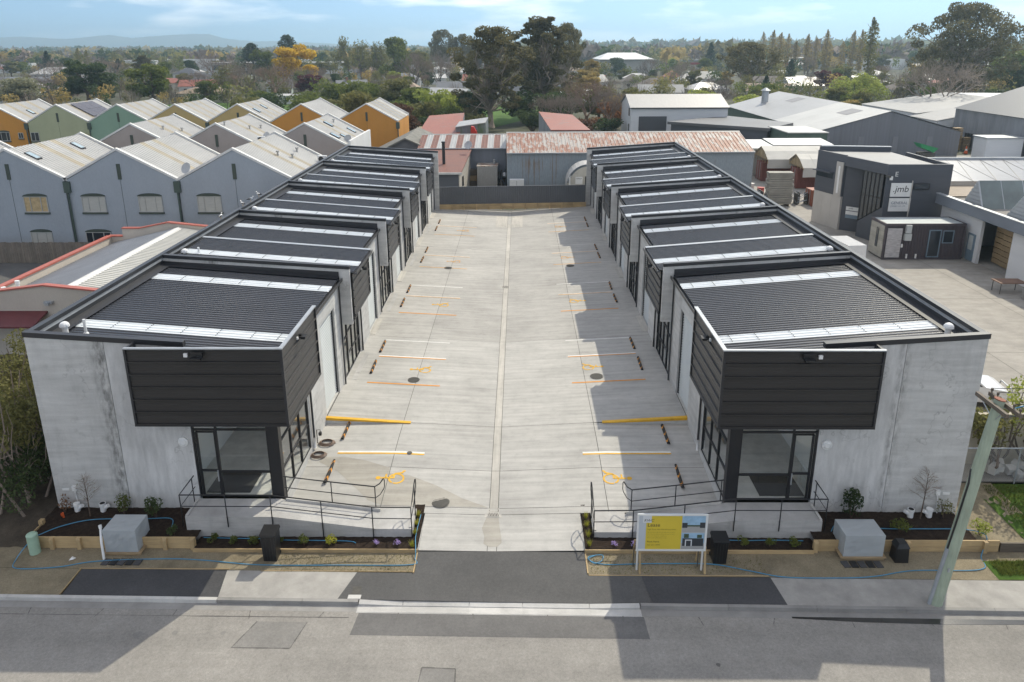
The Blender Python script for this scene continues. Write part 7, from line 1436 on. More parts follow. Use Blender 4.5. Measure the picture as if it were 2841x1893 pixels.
# distant right: sawtooth works, red container, pallets, cone
def saw(label, x0, xp, x1, y0, y1, ze, zp):
    t = thing('sawtooth_building', label, 'building', (xp, y0, 0)); p = MB(); p.prism([(x0, -.1), (x1, -.1), (x1, zp-.3), (xp, zp), (x0, ze)], y0, y1); recalc(p.build('walls', M_wsh, t)); p = MB(); p.quad((xp, y0-.2, zp+.1), (xp, y1, zp+.1), (x0-.3, y1, ze+.1), (x0-.3, y0-.2, ze+.1)); p.build('roof', M_rfgrey, t)
    p = MB(); p.box(xp+.6, x1, y0-.06, y0, zp-2.4, zp-.5); p.build('window_band', plain('fibreglass_band', (.30, .27, .20), .6), t)
    p = MB(); p.box(x0+1, x0+4, y0-.05, y0, 1, 3); p.build('roller_door', M_dark, t); return t
saw('rear white sawtooth works building at the right edge', 80, 99, 125, 150, 175, 4.6, 7.2); saw('front white sawtooth works building at the right edge', 78.5, 96, 125, 140, 149.8, 4.1, 7.6)
t = thing('grey_works_shed', 'grey iron works shed with window strips cut off by the right edge', 'shed', (90, 118, 0)); p = MB(); p.prism([(81, -.1), (120, -.1), (120, 12), (98, 12), (81, 6.6)], 116, 139); recalc(p.build('walls', M_ironw, t)); p = MB(); p.quad((80.5, 115.6, 6.6), (98, 115.6, 12.2), (98, 139, 12.2), (80.5, 139, 6.6)); p.build('roof', M_frame, t)
for k in range(6): p = MB(); p.box(83+k*2.2, 84.9+k*2.2, 115.9, 116, 2.4, 3.8); p.build('window', M_glassd, t)
sea_can('red shipping container by the white works buildings', 81, 93, 132.5, 135, M_redc2)
for i, (x, h) in enumerate(((77.6, 4), (79.2, 2.3))):
    t = thing('pallet_stack', '%s stack of wooden pallets by the red container' % ('tall', 'short')[i], 'pallets', (x, 131.5, 0), 'pallet stacks by the works')
    for k in range(int(h/.28)): p = MB(); p.box(x-.65, x+.65, 131, 132.2, k*.28, k*.28+.16); p.build('pallet', M_ply, t)
t = thing('traffic_cone', 'orange traffic cone in the gap right of the big warehouse', 'cone', (76.3, 126, 0)); p = MB(); p.cyl((76.3, 126, .06), (76.3, 126, 1.3), .32, .06, 12); p.build('cone', plain('cone_orange', (.75, .13, .03), .5), t); p = MB(); p.cyl((76.3, 126, .55), (76.3, 126, .85), .225, .16, 12); p.build('reflective_band', M_white, t); p = MB(); p.box(75.9, 76.7, 125.6, 126.4, 0, .06); p.build('base', M_rubber, t)
t = thing('site_kiosk', 'grey box kiosk near the right works buildings', 'kiosk', (77, 119, 0)); p = MB(); p.box(74.2, 80, 117.5, 121, -.1, 3.6); p.build('walls', M_wsh, t); p = MB(); p.box(74, 80.2, 117.3, 121.2, 3.61, 3.75); p.build('roof', M_galv, t)
t = thing('green_skip', 'bright green tipped skip bin before the big warehouse', 'skip', (65.5, 118, 0)); p = MB(); p.hexa([(64, 117.4, 2.2), (66, 117.4, 1.4), (66, 119, 1.4), (64, 119, 2.2), (63.6, 117.2, 2.9), (66.6, 117.2, 2.1), (66.6, 119.3, 2.1), (63.6, 119.3, 2.9)]); p.build('tub', plain('skip_green', (.02, .26, .10), .5), t); p = MB(); p.box(64, 66.4, 117.6, 118.9, 0, 1.35); p.build('base', M_iron, t)
# table, low planter, parked utility vehicle
t = thing('work_table', 'small brown table by the white workshop wall', 'table', (36.8, 52.8, 0)); p = MB(); p.box(35.9, 37.9, 52.2, 53.4, .82, .88); p.build('table_top', timber('table_brown', (.22, .13, .09)), t)
for dx in (36, 37.75):
    for dy in (52.3, 53.25): p = MB(); p.cyl((dx, dy, 0), (dx, dy, .82), .03, n=6); p.build('leg', M_iron, t)
t = thing('stone_planter', 'low weathered planter wall at the right picture edge', 'planter', (39, 49, 0)); p = MB(); p.box(37, 37.25, 46, 51.4, 0, .75); p.box(37.25, 38.88, 51.15, 51.4, 0, .75); p.build('wall', M_kerbold, t)
for i in range(6): bush('leafy_shrub', '%s shrub in the low planter at the right edge' % ordn[i], 38.1, 46.6+i*.8, .2, .5, .9, 'dark', 120, .07, 300+i, group='planter shrubs')
# ------------------------------------------------------------------ trees: one of each kind, then copies
def limb(b, q, a, e, r0, r1, n=6, wob=.06):
    a = Vector(a); e = Vector(e); l = (e-a).length; m1 = a.lerp(e, .35)+Vector((q.gauss(0, 1), q.gauss(0, 1), q.gauss(0, .5)))*l*wob; m2 = a.lerp(e, .7)+Vector((q.gauss(0, 1), q.gauss(0, 1), q.gauss(0, .5)))*l*wob
    b.tube([a, m1, m2, e], [r0, r0*.7+r1*.3, r0*.35+r1*.65, r1], n)
def proto(name): o = bpy.data.objects.new(name, None); col.objects.link(o); o.empty_display_size = .5; return o
def part(b, name, m, root, smooth=False): return b.build(name, m, root, None, smooth, True)
def p_broad(seed, H=10, W=8, nleaf=4200, ls=.30, low=.22, lumps=26, bark='brown', key='green'):
    q = random.Random(seed); root = proto('broadleaf_tree'); cl = []
    for i in range(lumps):
        f = q.uniform(0, 1); z = H*(low+(1-low)*(.12+.80*f)); rr = W/2*math.sqrt(max(.06, 1-((f-.40)/.66)**2))*q.uniform(.25, .82); a = q.uniform(0, 6.283); cl.append((rr*math.cos(a), rr*math.sin(a), z, W*q.uniform(.11, .20)))
    b = MB(); limb(b, q, (0, 0, -.2), (q.uniform(-.3, .3), q.uniform(-.3, .3), H*.45), H*.032, H*.02, 8)
    for c in cl[::2]: limb(b, q, (0, 0, H*q.uniform(.18, .42)), c[:3], H*.014, H*.003, 5)
    part(b, 'trunk', BK[bark], root, True); b = MB()
    for c in cl: leaves(b, q, c[:3], (c[3], c[3], c[3]*.78), nleaf//lumps, ls)
    part(b, 'crown', LM[key], root); return root
def p_gum(seed, H=22, W=16, nleaf=9000, ls=.27, lumps=64, low=.30):
    q = random.Random(seed); root = proto('gum_tree'); b = MB(); cl = []
    forks = [(q.uniform(-.06, .06)*W, q.uniform(-.06, .06)*W, H*f) for f in (.16, .26, .38)]
    limb(b, q, (0, 0, -.3), forks[0], H*.030, H*.024, 9, .03); limb(b, q, forks[0], forks[1], H*.024, H*.019, 8, .03); limb(b, q, forks[1], forks[2], H*.019, H*.014, 8, .03)
    for i in range(lumps):
        f = i/(lumps-1); z = H*(low+(1-low)*(f**.75)*.93); env = W/2*(.55+.75*math.sin(math.pi*min(1, .15+f*.80)))*.85; rr = env*q.uniform(.30, 1.0)*(1 if f < .85 else .55); a = i*2.4+q.uniform(-.5, .5); r = W*q.uniform(.055, .105); cl.append((rr*math.cos(a), rr*math.sin(a), z, r))
    for c in cl: limb(b, q, q.choice(forks), (c[0], c[1], c[2]-c[3]*.3), H*.009, H*.0025, 5, .07)
    part(b, 'trunk', BK['pale'], root, True); b = MB()
    for c in cl: leaves(b, q, c[:3], (c[3]*1.15, c[3]*1.15, c[3]*.62), nleaf//lumps, ls, 1, .2)
    part(b, 'crown', LM['gum'], root); return root
def p_bare(seed, H=10, W=8, depth=5, bark='grey', up=.55, fan=4):
    q = random.Random(seed); root = proto('bare_tree'); tb = MB(); tw = MB()
    def grow(p, d, l, r, k):
        e = p+d*l; mid = p.lerp(e, .5)+Vector((q.gauss(0, 1), q.gauss(0, 1), q.gauss(0, .6)))*l*.07
        (tb if k >= depth-1 else tw).tube([p, mid, e], [r, r*.85, r*.68], 6 if k >= depth-1 else 3)
        if k == 0: return
        n = fan if k > 1 else fan+1
        for i in range(n):
            a = 6.283*i/n+q.uniform(-.5, .5); s_ = q.uniform(.40, .95); o = d.orthogonal().normalized(); o2 = d.cross(o); nd = (d+(o*math.cos(a)+o2*math.sin(a))*s_+Vector((0, 0, up*q.uniform(.2, .8)))).normalized()
            grow(mid.lerp(e, q.uniform(.2, 1.0)), nd, l*q.uniform(.58, .80), max(r*.58, .012*H/10), k-1)
    nb_ = 5
    tb.tube([(0, 0, -.2), (q.uniform(-.1, .1), 0, H*.12), (q.uniform(-.2, .2), q.uniform(-.2, .2), H*.24)], [H*.030, H*.024, H*.022], 8)
    for i in range(nb_):
        a = 6.283*i/nb_+q.uniform(-.4, .4); s_ = W/H*q.uniform(.55, 1.15); grow(Vector((0, 0, H*q.uniform(.14, .24))), Vector((math.cos(a)*s_, math.sin(a)*s_, 1)).normalized(), H*.26, H*.013, depth-1)
    part(tb, 'trunk', BK[bark], root, True); part(tw, 'crown', BK['twig' if bark == 'grey' else bark], root); return root
def p_poplar(seed, H=16, W=3, key='ochre', nleaf=2200):
    q = random.Random(seed); root = proto('poplar_tree'); b = MB(); limb(b, q, (0, 0, -.2), (0, 0, H*.96), H*.016, .02, 6, .01)
    for i in range(60): z = H*q.uniform(.12, .85); a = q.uniform(0, 6.28); l = H*.10*q.uniform(.5, 1.1); limb(b, q, (0, 0, z), (math.cos(a)*W*.32, math.sin(a)*W*.32, z+l), .05, .015, 3)
    part(b, 'trunk', BK['pale'], root); b = MB()
    for i in range(26): f = i/25; z = H*(.12+.84*f); r = W/2*(.45+.55*math.sin(math.pi*(.10+.78*f)))*(1 if f < .86 else (1-f)/.14*.7+.3); a = q.uniform(0, 6.28); leaves(b, q, (math.cos(a)*r*.35, math.sin(a)*r*.35, z), (r*.75, r*.75, H*.05), nleaf//26, .20)
    part(b, 'crown', LM[key], root); return root
def p_conif(seed, H=16, W=9, nleaf=4200, key='conif', open_=False):
    q = random.Random(seed); root = proto('conifer_tree'); b = MB(); limb(b, q, (0, 0, -.2), (0, 0, H*.97), H*.024, .03, 7, .012); lf = MB(); n = 30
    for i in range(n):
        f = (i+.5)/n; z = H*(.14+.82*f); R_ = W/2*(1-f)**(.75 if not open_ else .5)*q.uniform(.7, 1.1)+.3; a = i*2.4
        for k in range(3): aa = a+k*2.09+q.uniform(-.4, .4); e = (math.cos(aa)*R_, math.sin(aa)*R_, z+R_*(.12 if open_ else -.10)); limb(b, q, (0, 0, z), e, H*.006, .02, 4); leaves(lf, q, (e[0]*.68, e[1]*.68, e[2]+.1), (R_*.40+.2, R_*.40+.2, H*.024+.1), nleaf//(n*3), .24)
    part(b, 'trunk', BK['brown'], root); part(lf, 'crown', LM[key], root); return root
def p_willow(seed, H=10, W=15):
    q = random.Random(seed); root = proto('willow_tree'); b = MB(); cl = []
    for i in range(34):
        a = q.uniform(0, 6.28); f = q.uniform(0, 1)**.6; cl.append((W/2*.86*f*math.cos(a), W/2*.86*f*math.sin(a), H*(.90-.55*f*f)*q.uniform(.8, 1.05)))
    limb(b, q, (0, 0, -.2), (0, 0, H*.35), H*.05, H*.03, 8)
    for c in cl[::2]: limb(b, q, (0, 0, H*.33), c, H*.018, .03, 5)
    part(b, 'trunk', BK['brown'], root); b = MB()
    for c in cl: leaves(b, q, (c[0], c[1], c[2]-H*.08), (W*.10, W*.10, H*.17), 200, .22)
    part(b, 'crown', LM['lime'], root); return root
def p_bush(seed, H=3, W=4, nleaf=1500, ls=.16, key='green'):
    q = random.Random(seed); root = proto('garden_bush'); b = MB()
    for i in range(7): a = q.uniform(0, 6.28); limb(b, q, (0, 0, -.1), (math.cos(a)*W*.3, math.sin(a)*W*.3, H*q.uniform(.5, .85)), .06, .015, 4)
    part(b, 'trunk', BK['brown'], root); b = MB()
    for i in range(14): a = q.uniform(0, 6.28); rr = W/2*q.uniform(.1, .72); leaves(b, q, (rr*math.cos(a), rr*math.sin(a), H*q.uniform(.28, .82)), (W*.19, W*.19, H*.17), nleaf//14, ls)
    part(b, 'crown', LM[key], root); return root
PT = dict(b1=(p_broad(1), 10, 8), b2=(p_broad(2, 10, 9, 4200, .30, .15, 30), 10, 9), b3=(p_broad(3, 10, 6.5, 3800, .28, .25, 22), 10, 6.5), sp=(p_broad(8, 10, 9, 1500, .26, .28, 30, 'grey'), 10, 9),
          g1=(p_gum(4, 22, 16, 14000, .28, 80, .18), 22, 16), g2=(p_gum(5, 22, 13, 16000, .28, 95, .14), 22, 13), g3=(p_gum(6, 14, 18, 9000, .27, 52, .42), 14, 18), gx=(p_gum(9, 22, 24, 20000, .30, 110, .12), 22, 24),
          n1=(p_bare(11, 10, 8, 6, 'grey', .55, 3), 10, 8), n2=(p_bare(12, 10, 10, 6, 'grey', .35, 3), 10, 10), n3=(p_bare(13, 10, 6, 6, 'red', .8, 3), 10, 6), nx=(p_bare(14, 12, 13, 6, 'pale', .45, 3), 12, 13),
          pp=(p_poplar(21), 16, 3), pq=(p_poplar(22, 16, 3.4, 'olive', 1500), 16, 3.4), c1=(p_conif(31), 16, 9), c2=(p_conif(32, 14, 11, 4200, 'conif', True), 14, 11), wl=(p_willow(41), 10, 15), bu=(p_bush(51), 3, 4), bv=(p_bush(52, 3, 4, 1700, .15), 3, 4))
for k_, (o_, h_, w__) in list(PT.items()):      # true size of each grown tree
    zs = [v.co.z for c in o_.children for v in c.data.vertices]; rs = sorted(math.hypot(v.co.x, v.co.y) for c in o_.children if c.name.startswith('crown') for v in c.data.vertices)
    PT[k_] = (o_, max(zs), 2*rs[int(len(rs)*.96)])
USED = set(); PLACED = []
def plant(kind, x, y, h, w_, key=None, label='', cat='tree', group=None, rz=None, z=-.06):
    root, H0, W0 = PT[kind]
    if kind not in USED: USED.add(kind); o = root
    else: o = copy_tree(root)
    o.location = (x, y, z); o.scale = (w_/W0, w_/W0, h/H0); o.rotation_euler = (0, 0, rnd.uniform(0, 6.28) if rz is None else rz); tag(o, label, cat, group)
    if key:
        for c in o.children:
            if c.name.startswith('crown'):
                sl_ = c.material_slots[0]; sl_.link = 'OBJECT'; sl_.material = LM.get(key) or BK[key]
    PLACED.append((x, y, w_*.45)); return o
# the trees one can single out
for k, x, y, h, w_, key, lb in (
    ('g1', -6.2, 170, 22.5, 19, None, 'big dark gum tree with spreading limbs behind the red roofed sheds'),
    ('g2', 5.6, 195, 25.5, 18.5, None, 'tallest gum tree with dense dark crown at the centre of the skyline'),
    ('g3', 16, 262, 26, 14, None, 'umbrella shaped gum peeping out behind the tallest gum'),
    ('g3', 85, 282, 19.5, 23, None, 'spreading olive gum tree beyond the white shed'),
    ('gx', 141, 243, 31, 31, None, 'huge dark gum tree dominating the right skyline'),
    ('nx', 96, 172, 15.5, 20, None, 'pale leafless tree with fan of twigs right of the willow'),
    ('wl', 99, 222, 10.5, 21, None, 'broad spring green willow behind the big warehouse'),
    ('b3', 114, 285, 9, 6, 'wine', 'left burgundy tree before the white gabled house'), ('b3', 121, 287, 8, 5, 'wine', 'right burgundy tree beside the white gabled house'),
    ('b1', -142, 245, 14.5, 15, 'dark', 'dark green dense tree behind the sage green townhouse'), ('b1', -116, 236, 13.5, 13, 'green', 'rounded yellow green tree behind the teal townhouse'),
    ('b2', -154, 230, 9.5, 15, 'silver', 'silvery olive bushy tree at the left behind the third row'),
    ('b1', -99, 335, 19.5, 18, 'yellow', 'golden yellow tree standing out left of centre'),
    ('c2', -131, 430, 25, 17, None, 'tall dark conifer behind the golden tree'), ('c2', -150, 425, 20.5, 16, None, 'flat topped dark cedar left of the golden tree'), ('b1', -140, 410, 17, 13, 'green', 'bright green tree between cedar and golden tree'),
    ('n2', -90, 246, 14.5, 15, None, 'left leafless tree before the green roofed house'), ('n3', -81, 248, 14, 12, None, 'right reddish leafless tree before the green roofed house'),
    ('b3', -73, 262, 9, 9, 'wine', 'round burgundy tree right of the leafless pair'),
    ('n2', -41, 297, 17, 17, None, 'gnarled leafless tree behind the tan hipped house'), ('n2', -33, 305, 16, 15, None, 'second gnarled leafless tree right of the tan hipped house'),
    ('n1', -170, 310, 15, 18, None, 'broad leafless tree behind the dark green tree'), ('n1', -128, 320, 16, 18, None, 'broad leafless tree between the two green trees'), ('n2', -205, 330, 13, 20, None, 'low leafless tree at the far left'),
    ('pq', -245, 420, 18, 5, None, 'left of two columnar poplars on the left skyline'), ('pq', -241, 421, 17, 5, None, 'right of two columnar poplars on the left skyline'), ('c1', -226, 425, 12, 8, None, 'small dark conifer beside the two poplars'),
    ('sp', -95, 420, 24, 15, 'olive', 'tall wispy spring tree right of the dark conifer'), ('sp', -84, 400, 22, 14, 'olive', 'wispy olive tree with thin crown left of the green crown'), ('sp', -74, 405, 21, 14, 'olive', 'wispy olive tree just left of the tall green tree'), ('b2', -62, 380, 23, 15, 'green', 'tall bright green tree left of the umbrella gums'), ('b2', -52, 390, 16, 14, 'olive', 'olive green tree at the right foot of the tall green tree'),
    ('g3', -49, 480, 28.5, 19, None, 'left umbrella gum on the skyline left of centre'), ('g3', -36, 485, 26, 15, None, 'right umbrella gum on the skyline left of centre'), ('g2', -26, 470, 22, 15, None, 'dark round gum right of the umbrella pair'), ('g2', -15, 465, 20, 13, None, 'smaller dark gum touching the big central gum'),
    ('n3', 14.8, 165, 12, 12, None, 'tan leafless tree behind the red roofed open shed'), ('b3', 28, 300, 13, 8, 'ochre', 'small ochre tree in front of the pale arena roof'),
    ('b2', -23.3, 139, 8, 8.5, 'brown', 'dark brown purple shrubby tree before the grey tiled house'), ('b2', -31, 145, 10, 9, 'olive', 'olive bushy tree left of the dark brown one'),
    ('c1', 118, 470, 20, 9, None, 'dark conifer beside the arena'), ('b2', 172, 262, 12, 18, 'dark', 'dark green trees mass at the right edge'), ('b2', 186, 285, 16, 20, 'green', 'green rounded tree at the far right edge'), ('b1', 160, 215, 8, 15, 'olive', 'low olive tree before the huge dark gum'),
    ('pp', 133, 290, 28, 6, 'olive', 'pale poplar rising behind the huge dark gum'), ('pq', 222, 330, 22, 8, None, 'wispy poplar right of the huge dark gum')):
    plant(k, x, y, h, w_, key, lb)
for i in range(12): plant('pp' if i % 3 else 'pq', 150+i*5.4+rnd.uniform(-1, 1), 470+rnd.uniform(-8, 8), rnd.uniform(20, 27), rnd.uniform(4.5, 6.5), 'ochre', '%s autumn poplar from the left in the row on the right skyline' % (ordn+['eleventh', 'twelfth'])[i], group='row of poplars on the right skyline')
# shrub belt between the townhouses and the big gums
q = random.Random(77); belt = []
bcount = {}
for i, (x, y, h, w_, key) in enumerate(sorted(((-62, 215, 6, 11, 'green'), (-54, 222, 8, 11, 'green'), (-47, 216, 9, 11, 'green'), (-40, 208, 8.5, 10, 'green'), (-33, 205, 10, 11, 'olive'), (-27, 196, 8, 10, 'green'), (-21, 190, 8, 10, 'lime'), (-15, 182, 7.5, 9, 'lime'), (-36, 175, 6, 9, 'olive'), (-28, 168, 6.5, 8, 'green'), (-21, 165, 6.5, 8, 'olive'), (-15, 160, 6, 7, 'green'), (-19, 146, 5, 6, 'dark'), (-48, 190, 5.5, 9, 'olive'), (-56, 196, 6, 10, 'green'), (-68, 205, 6, 9, 'dark'), (-12, 175, 8, 8, 'dark'), (1, 178, 8, 10, 'dark'), (9, 175, 8, 10, 'dark'), (13, 190, 9, 11, 'olive'), (20, 186, 8.5, 10, 'olive'), (24, 178, 7, 9, 'ochre'), (29, 190, 8, 10, 'olive'), (3, 160, 5, 7, 'dark'), (20, 168, 6, 8, 'rust'), (-9, 158, 4.5, 6, 'olive'), (12, 152, 4, 7, 'brown'), (18, 152, 4, 6, 'dark'), (-26, 152, 4, 6, 'silver'), (-17, 133, 4.5, 4, 'pale')), key=lambda a: a[0]/a[1])):
    bcount[key] = bcount.get(key, 0)+1; wd = {'green': 'mid green', 'olive': 'olive', 'lime': 'spring green', 'dark': 'dark green', 'ochre': 'ochre', 'rust': 'rusty', 'brown': 'brown', 'silver': 'silvery', 'pale': 'white flowering'}[key]
    plant(q.choice(('bu', 'bv', 'b2')) if h > 5 else q.choice(('bu', 'bv')), x, y, h, w_, key, '%s %s bushy shrub from the left in the belt behind the sheds' % (ordn[bcount[key]-1], wd), 'shrub', 'shrub belt behind the sheds')
for i, (x, y, h, w_) in enumerate(((10, 158, 9, 9), (19.5, 160, 10, 9), (24, 163, 8, 8), (6, 166, 8, 8))): plant('n3', x, y, h, w_, 'twig', 'thin leafless tree in the scrub behind the rusting shed', 'tree', 'leafless scrub behind the rusting shed')
for i, (x, y, h, w_, key) in enumerate(((108, 178, 5, 8, 'olive'), (86, 178, 5, 8, 'ochre'), (116, 186, 6, 9, 'brown'), (126, 196, 7, 10, 'dark'), (60, 196, 6, 9, 'lime'), (67, 205, 7, 9, 'olive'), (52, 215, 6, 8, 'lime'), (45, 205, 5, 8, 'green'), (76, 230, 7, 10, 'green'), (90, 200, 4, 9, 'ochre'), (105, 200, 4, 9, 'brown'))):
    plant(q.choice(('bu', 'bv')), x, y, h, w_, key, 'low bushy shrub behind the big warehouse and white shed', 'shrub', 'shrubs behind the big warehouse')
p = MB(); p.quad((-130, 180, -.05), (-14, 150, -.05), (18, 230, -.05), (-110, 262, -.05)); p.quad((70, 190, -.05), (130, 185, -.05), (150, 240, -.05), (80, 240, -.05)); struct(p, 'park_lawn', M_park)
# cabbage palm between the rows
t = thing('cabbage_tree', 'spiky cabbage tree heads rising between the townhouse rows', 'tree', (-48.7, 81, 0)); b = MB(); hd = [(-48.9, 80.6, 8.0), (-47.7, 81.2, 7.7), (-49.8, 81.4, 7.9), (-48.3, 81.6, 8.4)]
b.cyl((-48.7, 81, -.1), (-48.7, 81, 5), .25, .18, 8)
for h in hd: b.tube([(-48.7, 81, 4.9), ((h[0]-48.7)/2, (h[1]+81)/2, 6.4), h], [.16, .13, .1], 6)
b.build('trunk', BK['pale'], t); b = MB()
for h in hd:
    for i in range(70):
        a = q.uniform(0, 6.28); e = q.uniform(-.5, 1.2); l = q.uniform(.7, 1.1); d = Vector((math.cos(a)*math.cos(e), math.sin(a)*math.cos(e), math.sin(e))); c = Vector(h); n = d.cross(Vector((0, 0, 1)))*.05; b.add([c-n, c+n, c+d*l-Vector((0, 0, .12))], [(0, 1, 2)])
b.build('crown', LM['olive'], t)

# ------------------------------------------------------------------ houses of the suburb
RFM = dict(grey=plain('roof_grey', (.17, .175, .185), .6, 0, .1, .4, (1, 1, 1), .06), tan=plain('roof_tan', (.30, .225, .16), .8, 0, .1, .4, (1, 1, 1), .06), brown=plain('roof_brown', (.135, .115, .10), .8, 0, .12, .4, (1, 1, 1), .06), red=plain('roof_red', (.29, .10, .07), .7, 0, .12, .4), pale=plain('roof_pale', (.50, .49, .47), .5, .1, .08, .4), slate=plain('roof_slate', (.085, .092, .105), .6, 0, .1, .4), white=plain('roof_white', (.62, .62, .61), .5, 0, .06, .4), green=plain('roof_green', (.17, .22, .15), .6))
WLM = dict(white=plain('house_white', (.60, .60, .585), .7, 0, .05, .6, (.3, .3, 6)), cream=plain('house_cream', (.50, .465, .39), .7, 0, .05, .6, (.3, .3, 6)), green=plain('house_palegreen', (.38, .43, .39), .7, 0, .05, .6, (.3, .3, 6)), brick=plain('house_brick', (.25, .13, .09), .8, 0, .1, 2), grey=plain('house_grey', (.32, .33, .34), .7))
def house(label, x, y, w_, d, rz, h, rise, roof, wall, hip=True, wins=3, chim=False, group=None, storeys=1, along='x'):
    t = thing('house', label, 'house', (x, y, -.06), group, rz); a, b = w_/2, d/2; o = .35; p = MB(); p.box(-a, a, -b, b, 0, h); p.build('walls', WLM[wall], t, local=True)
    p = MB(); r = max(.1, a-b) if hip else a+o
    e = [(-a-o, -b-o, h), (a+o, -b-o, h), (a+o, b+o, h), (-a-o, b+o, h)]; rg = [(-r, 0, h+rise), (r, 0, h+rise)]
    p.add(e+rg, [(0, 1, 5, 4), (2, 3, 4, 5), (1, 2, 5), (3, 0, 4), (3, 2, 1, 0)]); p.build('roof', RFM[roof], t, local=True)
    for s_ in range(storeys):
        for i in range(wins):
            xx = -a+w_*(i+.5)/wins; z0 = 1.0+s_*2.7; f = MB(); f.box(xx-.75, xx+.75, -b-.06, -b, z0, z0+1.3); wn = f.build('window', M_barge, t, local=True); f = MB(); f.quad((xx-.66, -b-.07, z0+.1), (xx+.66, -b-.07, z0+.1), (xx+.66, -b-.07, z0+1.2), (xx-.66, -b-.07, z0+1.2)); f.build('pane', M_glassd, wn, local=True)
    if chim: p = MB(); p.box(-a*.3-.4, -a*.3+.4, -.4, .4, h+rise*.4, h+rise+1.1); p.build('chimney', WLM['brick'], t, local=True)
    PLACED.append((x, y, max(w_, d)*.6)); return t
for a in (('white two storey house with slate hip roof left of the tan roofed house', -162, 369, 12, 10, 0, 5.6, 2.6, 'slate', 'white', True, 3, False, None, 2), ('long cream house with tan hip roof behind the mustard townhouses', -107, 256, 18, 10, 0, 3.0, 1.9, 'tan', 'cream', True, 4), ('dark slate roofed house right of the white two storey house', -136, 330, 16, 11, .3, 3.2, 3.4, 'slate', 'white', False, 3), ('pale green house with grey gabled roof behind the leafless pair', -93, 291, 9, 9, .2, 3.0, 2.8, 'grey', 'green', False, 2), ('long low white shed house before the burgundy tree', -76, 246, 9, 5, 0, 2.7, .5, 'pale', 'white', False, 3), ('brick house with red brown roof in the left suburb', -145, 372, 11, 9, .1, 3.2, 2.4, 'red', 'brick', True, 2),
          ('grey roofed two storey house at the far left', -228, 372, 22, 12, .1, 5.6, 3.2, 'pale', 'grey', True, 4, False, None, 2), ('grey long roofed house before the far left house', -226, 345, 26, 9, .05, 3.0, 2.2, 'grey', 'white', False, 5),
          ('grey gabled house with white gable at the shrub belt', -63, 282, 11, 9, .35, 3.0, 3.0, 'grey', 'white', False, 2, True), ('cream house with tan hip roof behind the shrub belt', -41.6, 275, 11, 9, 0, 3.0, 3.3, 'tan', 'cream', True, 3, True), ('grey roofed house half hidden by the big gum', -23.5, 267, 11, 9, 0, 3.0, 3.0, 'grey', 'cream', False, 2), ('white walled grey roofed house behind the tan hipped house', -50, 330, 13, 9, .1, 4.2, 2.6, 'grey', 'white', True, 3),
          ('wide brown roofed house right of the central gums', 52, 283, 17, 11, 0, 3.0, 3.4, 'brown', 'cream', True, 4), ('smaller brown hip roofed house behind the wide brown roof', 49, 327, 9, 8, 0, 3.2, 3.0, 'brown', 'cream', True, 2), ('red hip roofed brick house in the right suburb', 75, 372, 8, 8, 0, 3.2, 3.0, 'red', 'brick', True, 1), ('red roofed house left of the arena front', 37, 390, 14, 9, .1, 3.0, 2.6, 'red', 'cream', True, 3), ('pale grey hip roofed house left of the spreading gum', 72, 325, 11, 10, 0, 3.0, 3.4, 'pale', 'green', True, 2), ('slate roofed house behind the pale grey hip roof', 84, 350, 14, 9, .4, 3.2, 3.2, 'slate', 'white', False, 3), ('white house with broad pale gable beside the burgundy trees', 110, 294, 13, 12, 0, 3.0, 3.0, 'pale', 'white', False, 3), ('brown gabled house under the spreading gum', 70, 285, 8, 8, 0, 3.0, 2.2, 'brown', 'cream', True, 2), ('brown roofed house right of the spreading gum', 97, 300, 10, 9, .1, 3.2, 3.0, 'brown', 'cream', False, 2), ('white roofed house glimpsed through the central scrub', 20, 240, 14, 7, .2, 3.0, 1.5, 'white', 'white', False, 2), ('grey and white gabled house left of the wide brown roof', 30, 320, 13, 9, .5, 3.2, 3.0, 'grey', 'white', False, 3)): house(*a)
t = thing('sports_arena', 'big arena hall with white low pitched roof beyond the right suburb', 'hall', (66, 485, 0)); p = MB(); p.box(51, 84, 480, 520, -.1, 9.5); p.build('walls', plain('arena_wall', (.40, .39, .36), .7), t); p = MB(); p.add([(50, 478, 9.5), (85, 478, 9.5), (85, 522, 9.5), (50, 522, 9.5), (58, 500, 13.4), (76, 500, 13.4)], [(0, 1, 5, 4), (1, 2, 5), (2, 3, 4, 5), (3, 0, 4)]); p.build('roof', RFM['white'], t); PLACED.append((67, 500, 26))
t = thing('school_block', 'long white flat roofed school block beyond the left suburb', 'building', (-150, 520, 0)); p = MB(); p.box(-215, -120, 520, 540, -.1, 7); p.build('walls', WLM['white'], t); p = MB(); p.box(-216, -119, 518, 541, 7.01, 7.6); p.build('roof', RFM['pale'], t)
for k in range(7): p = MB(); p.box(-212+k*13, -203+k*13, 519.9, 520, 2.5, 5.8); p.build('window_band', M_glassd, t)
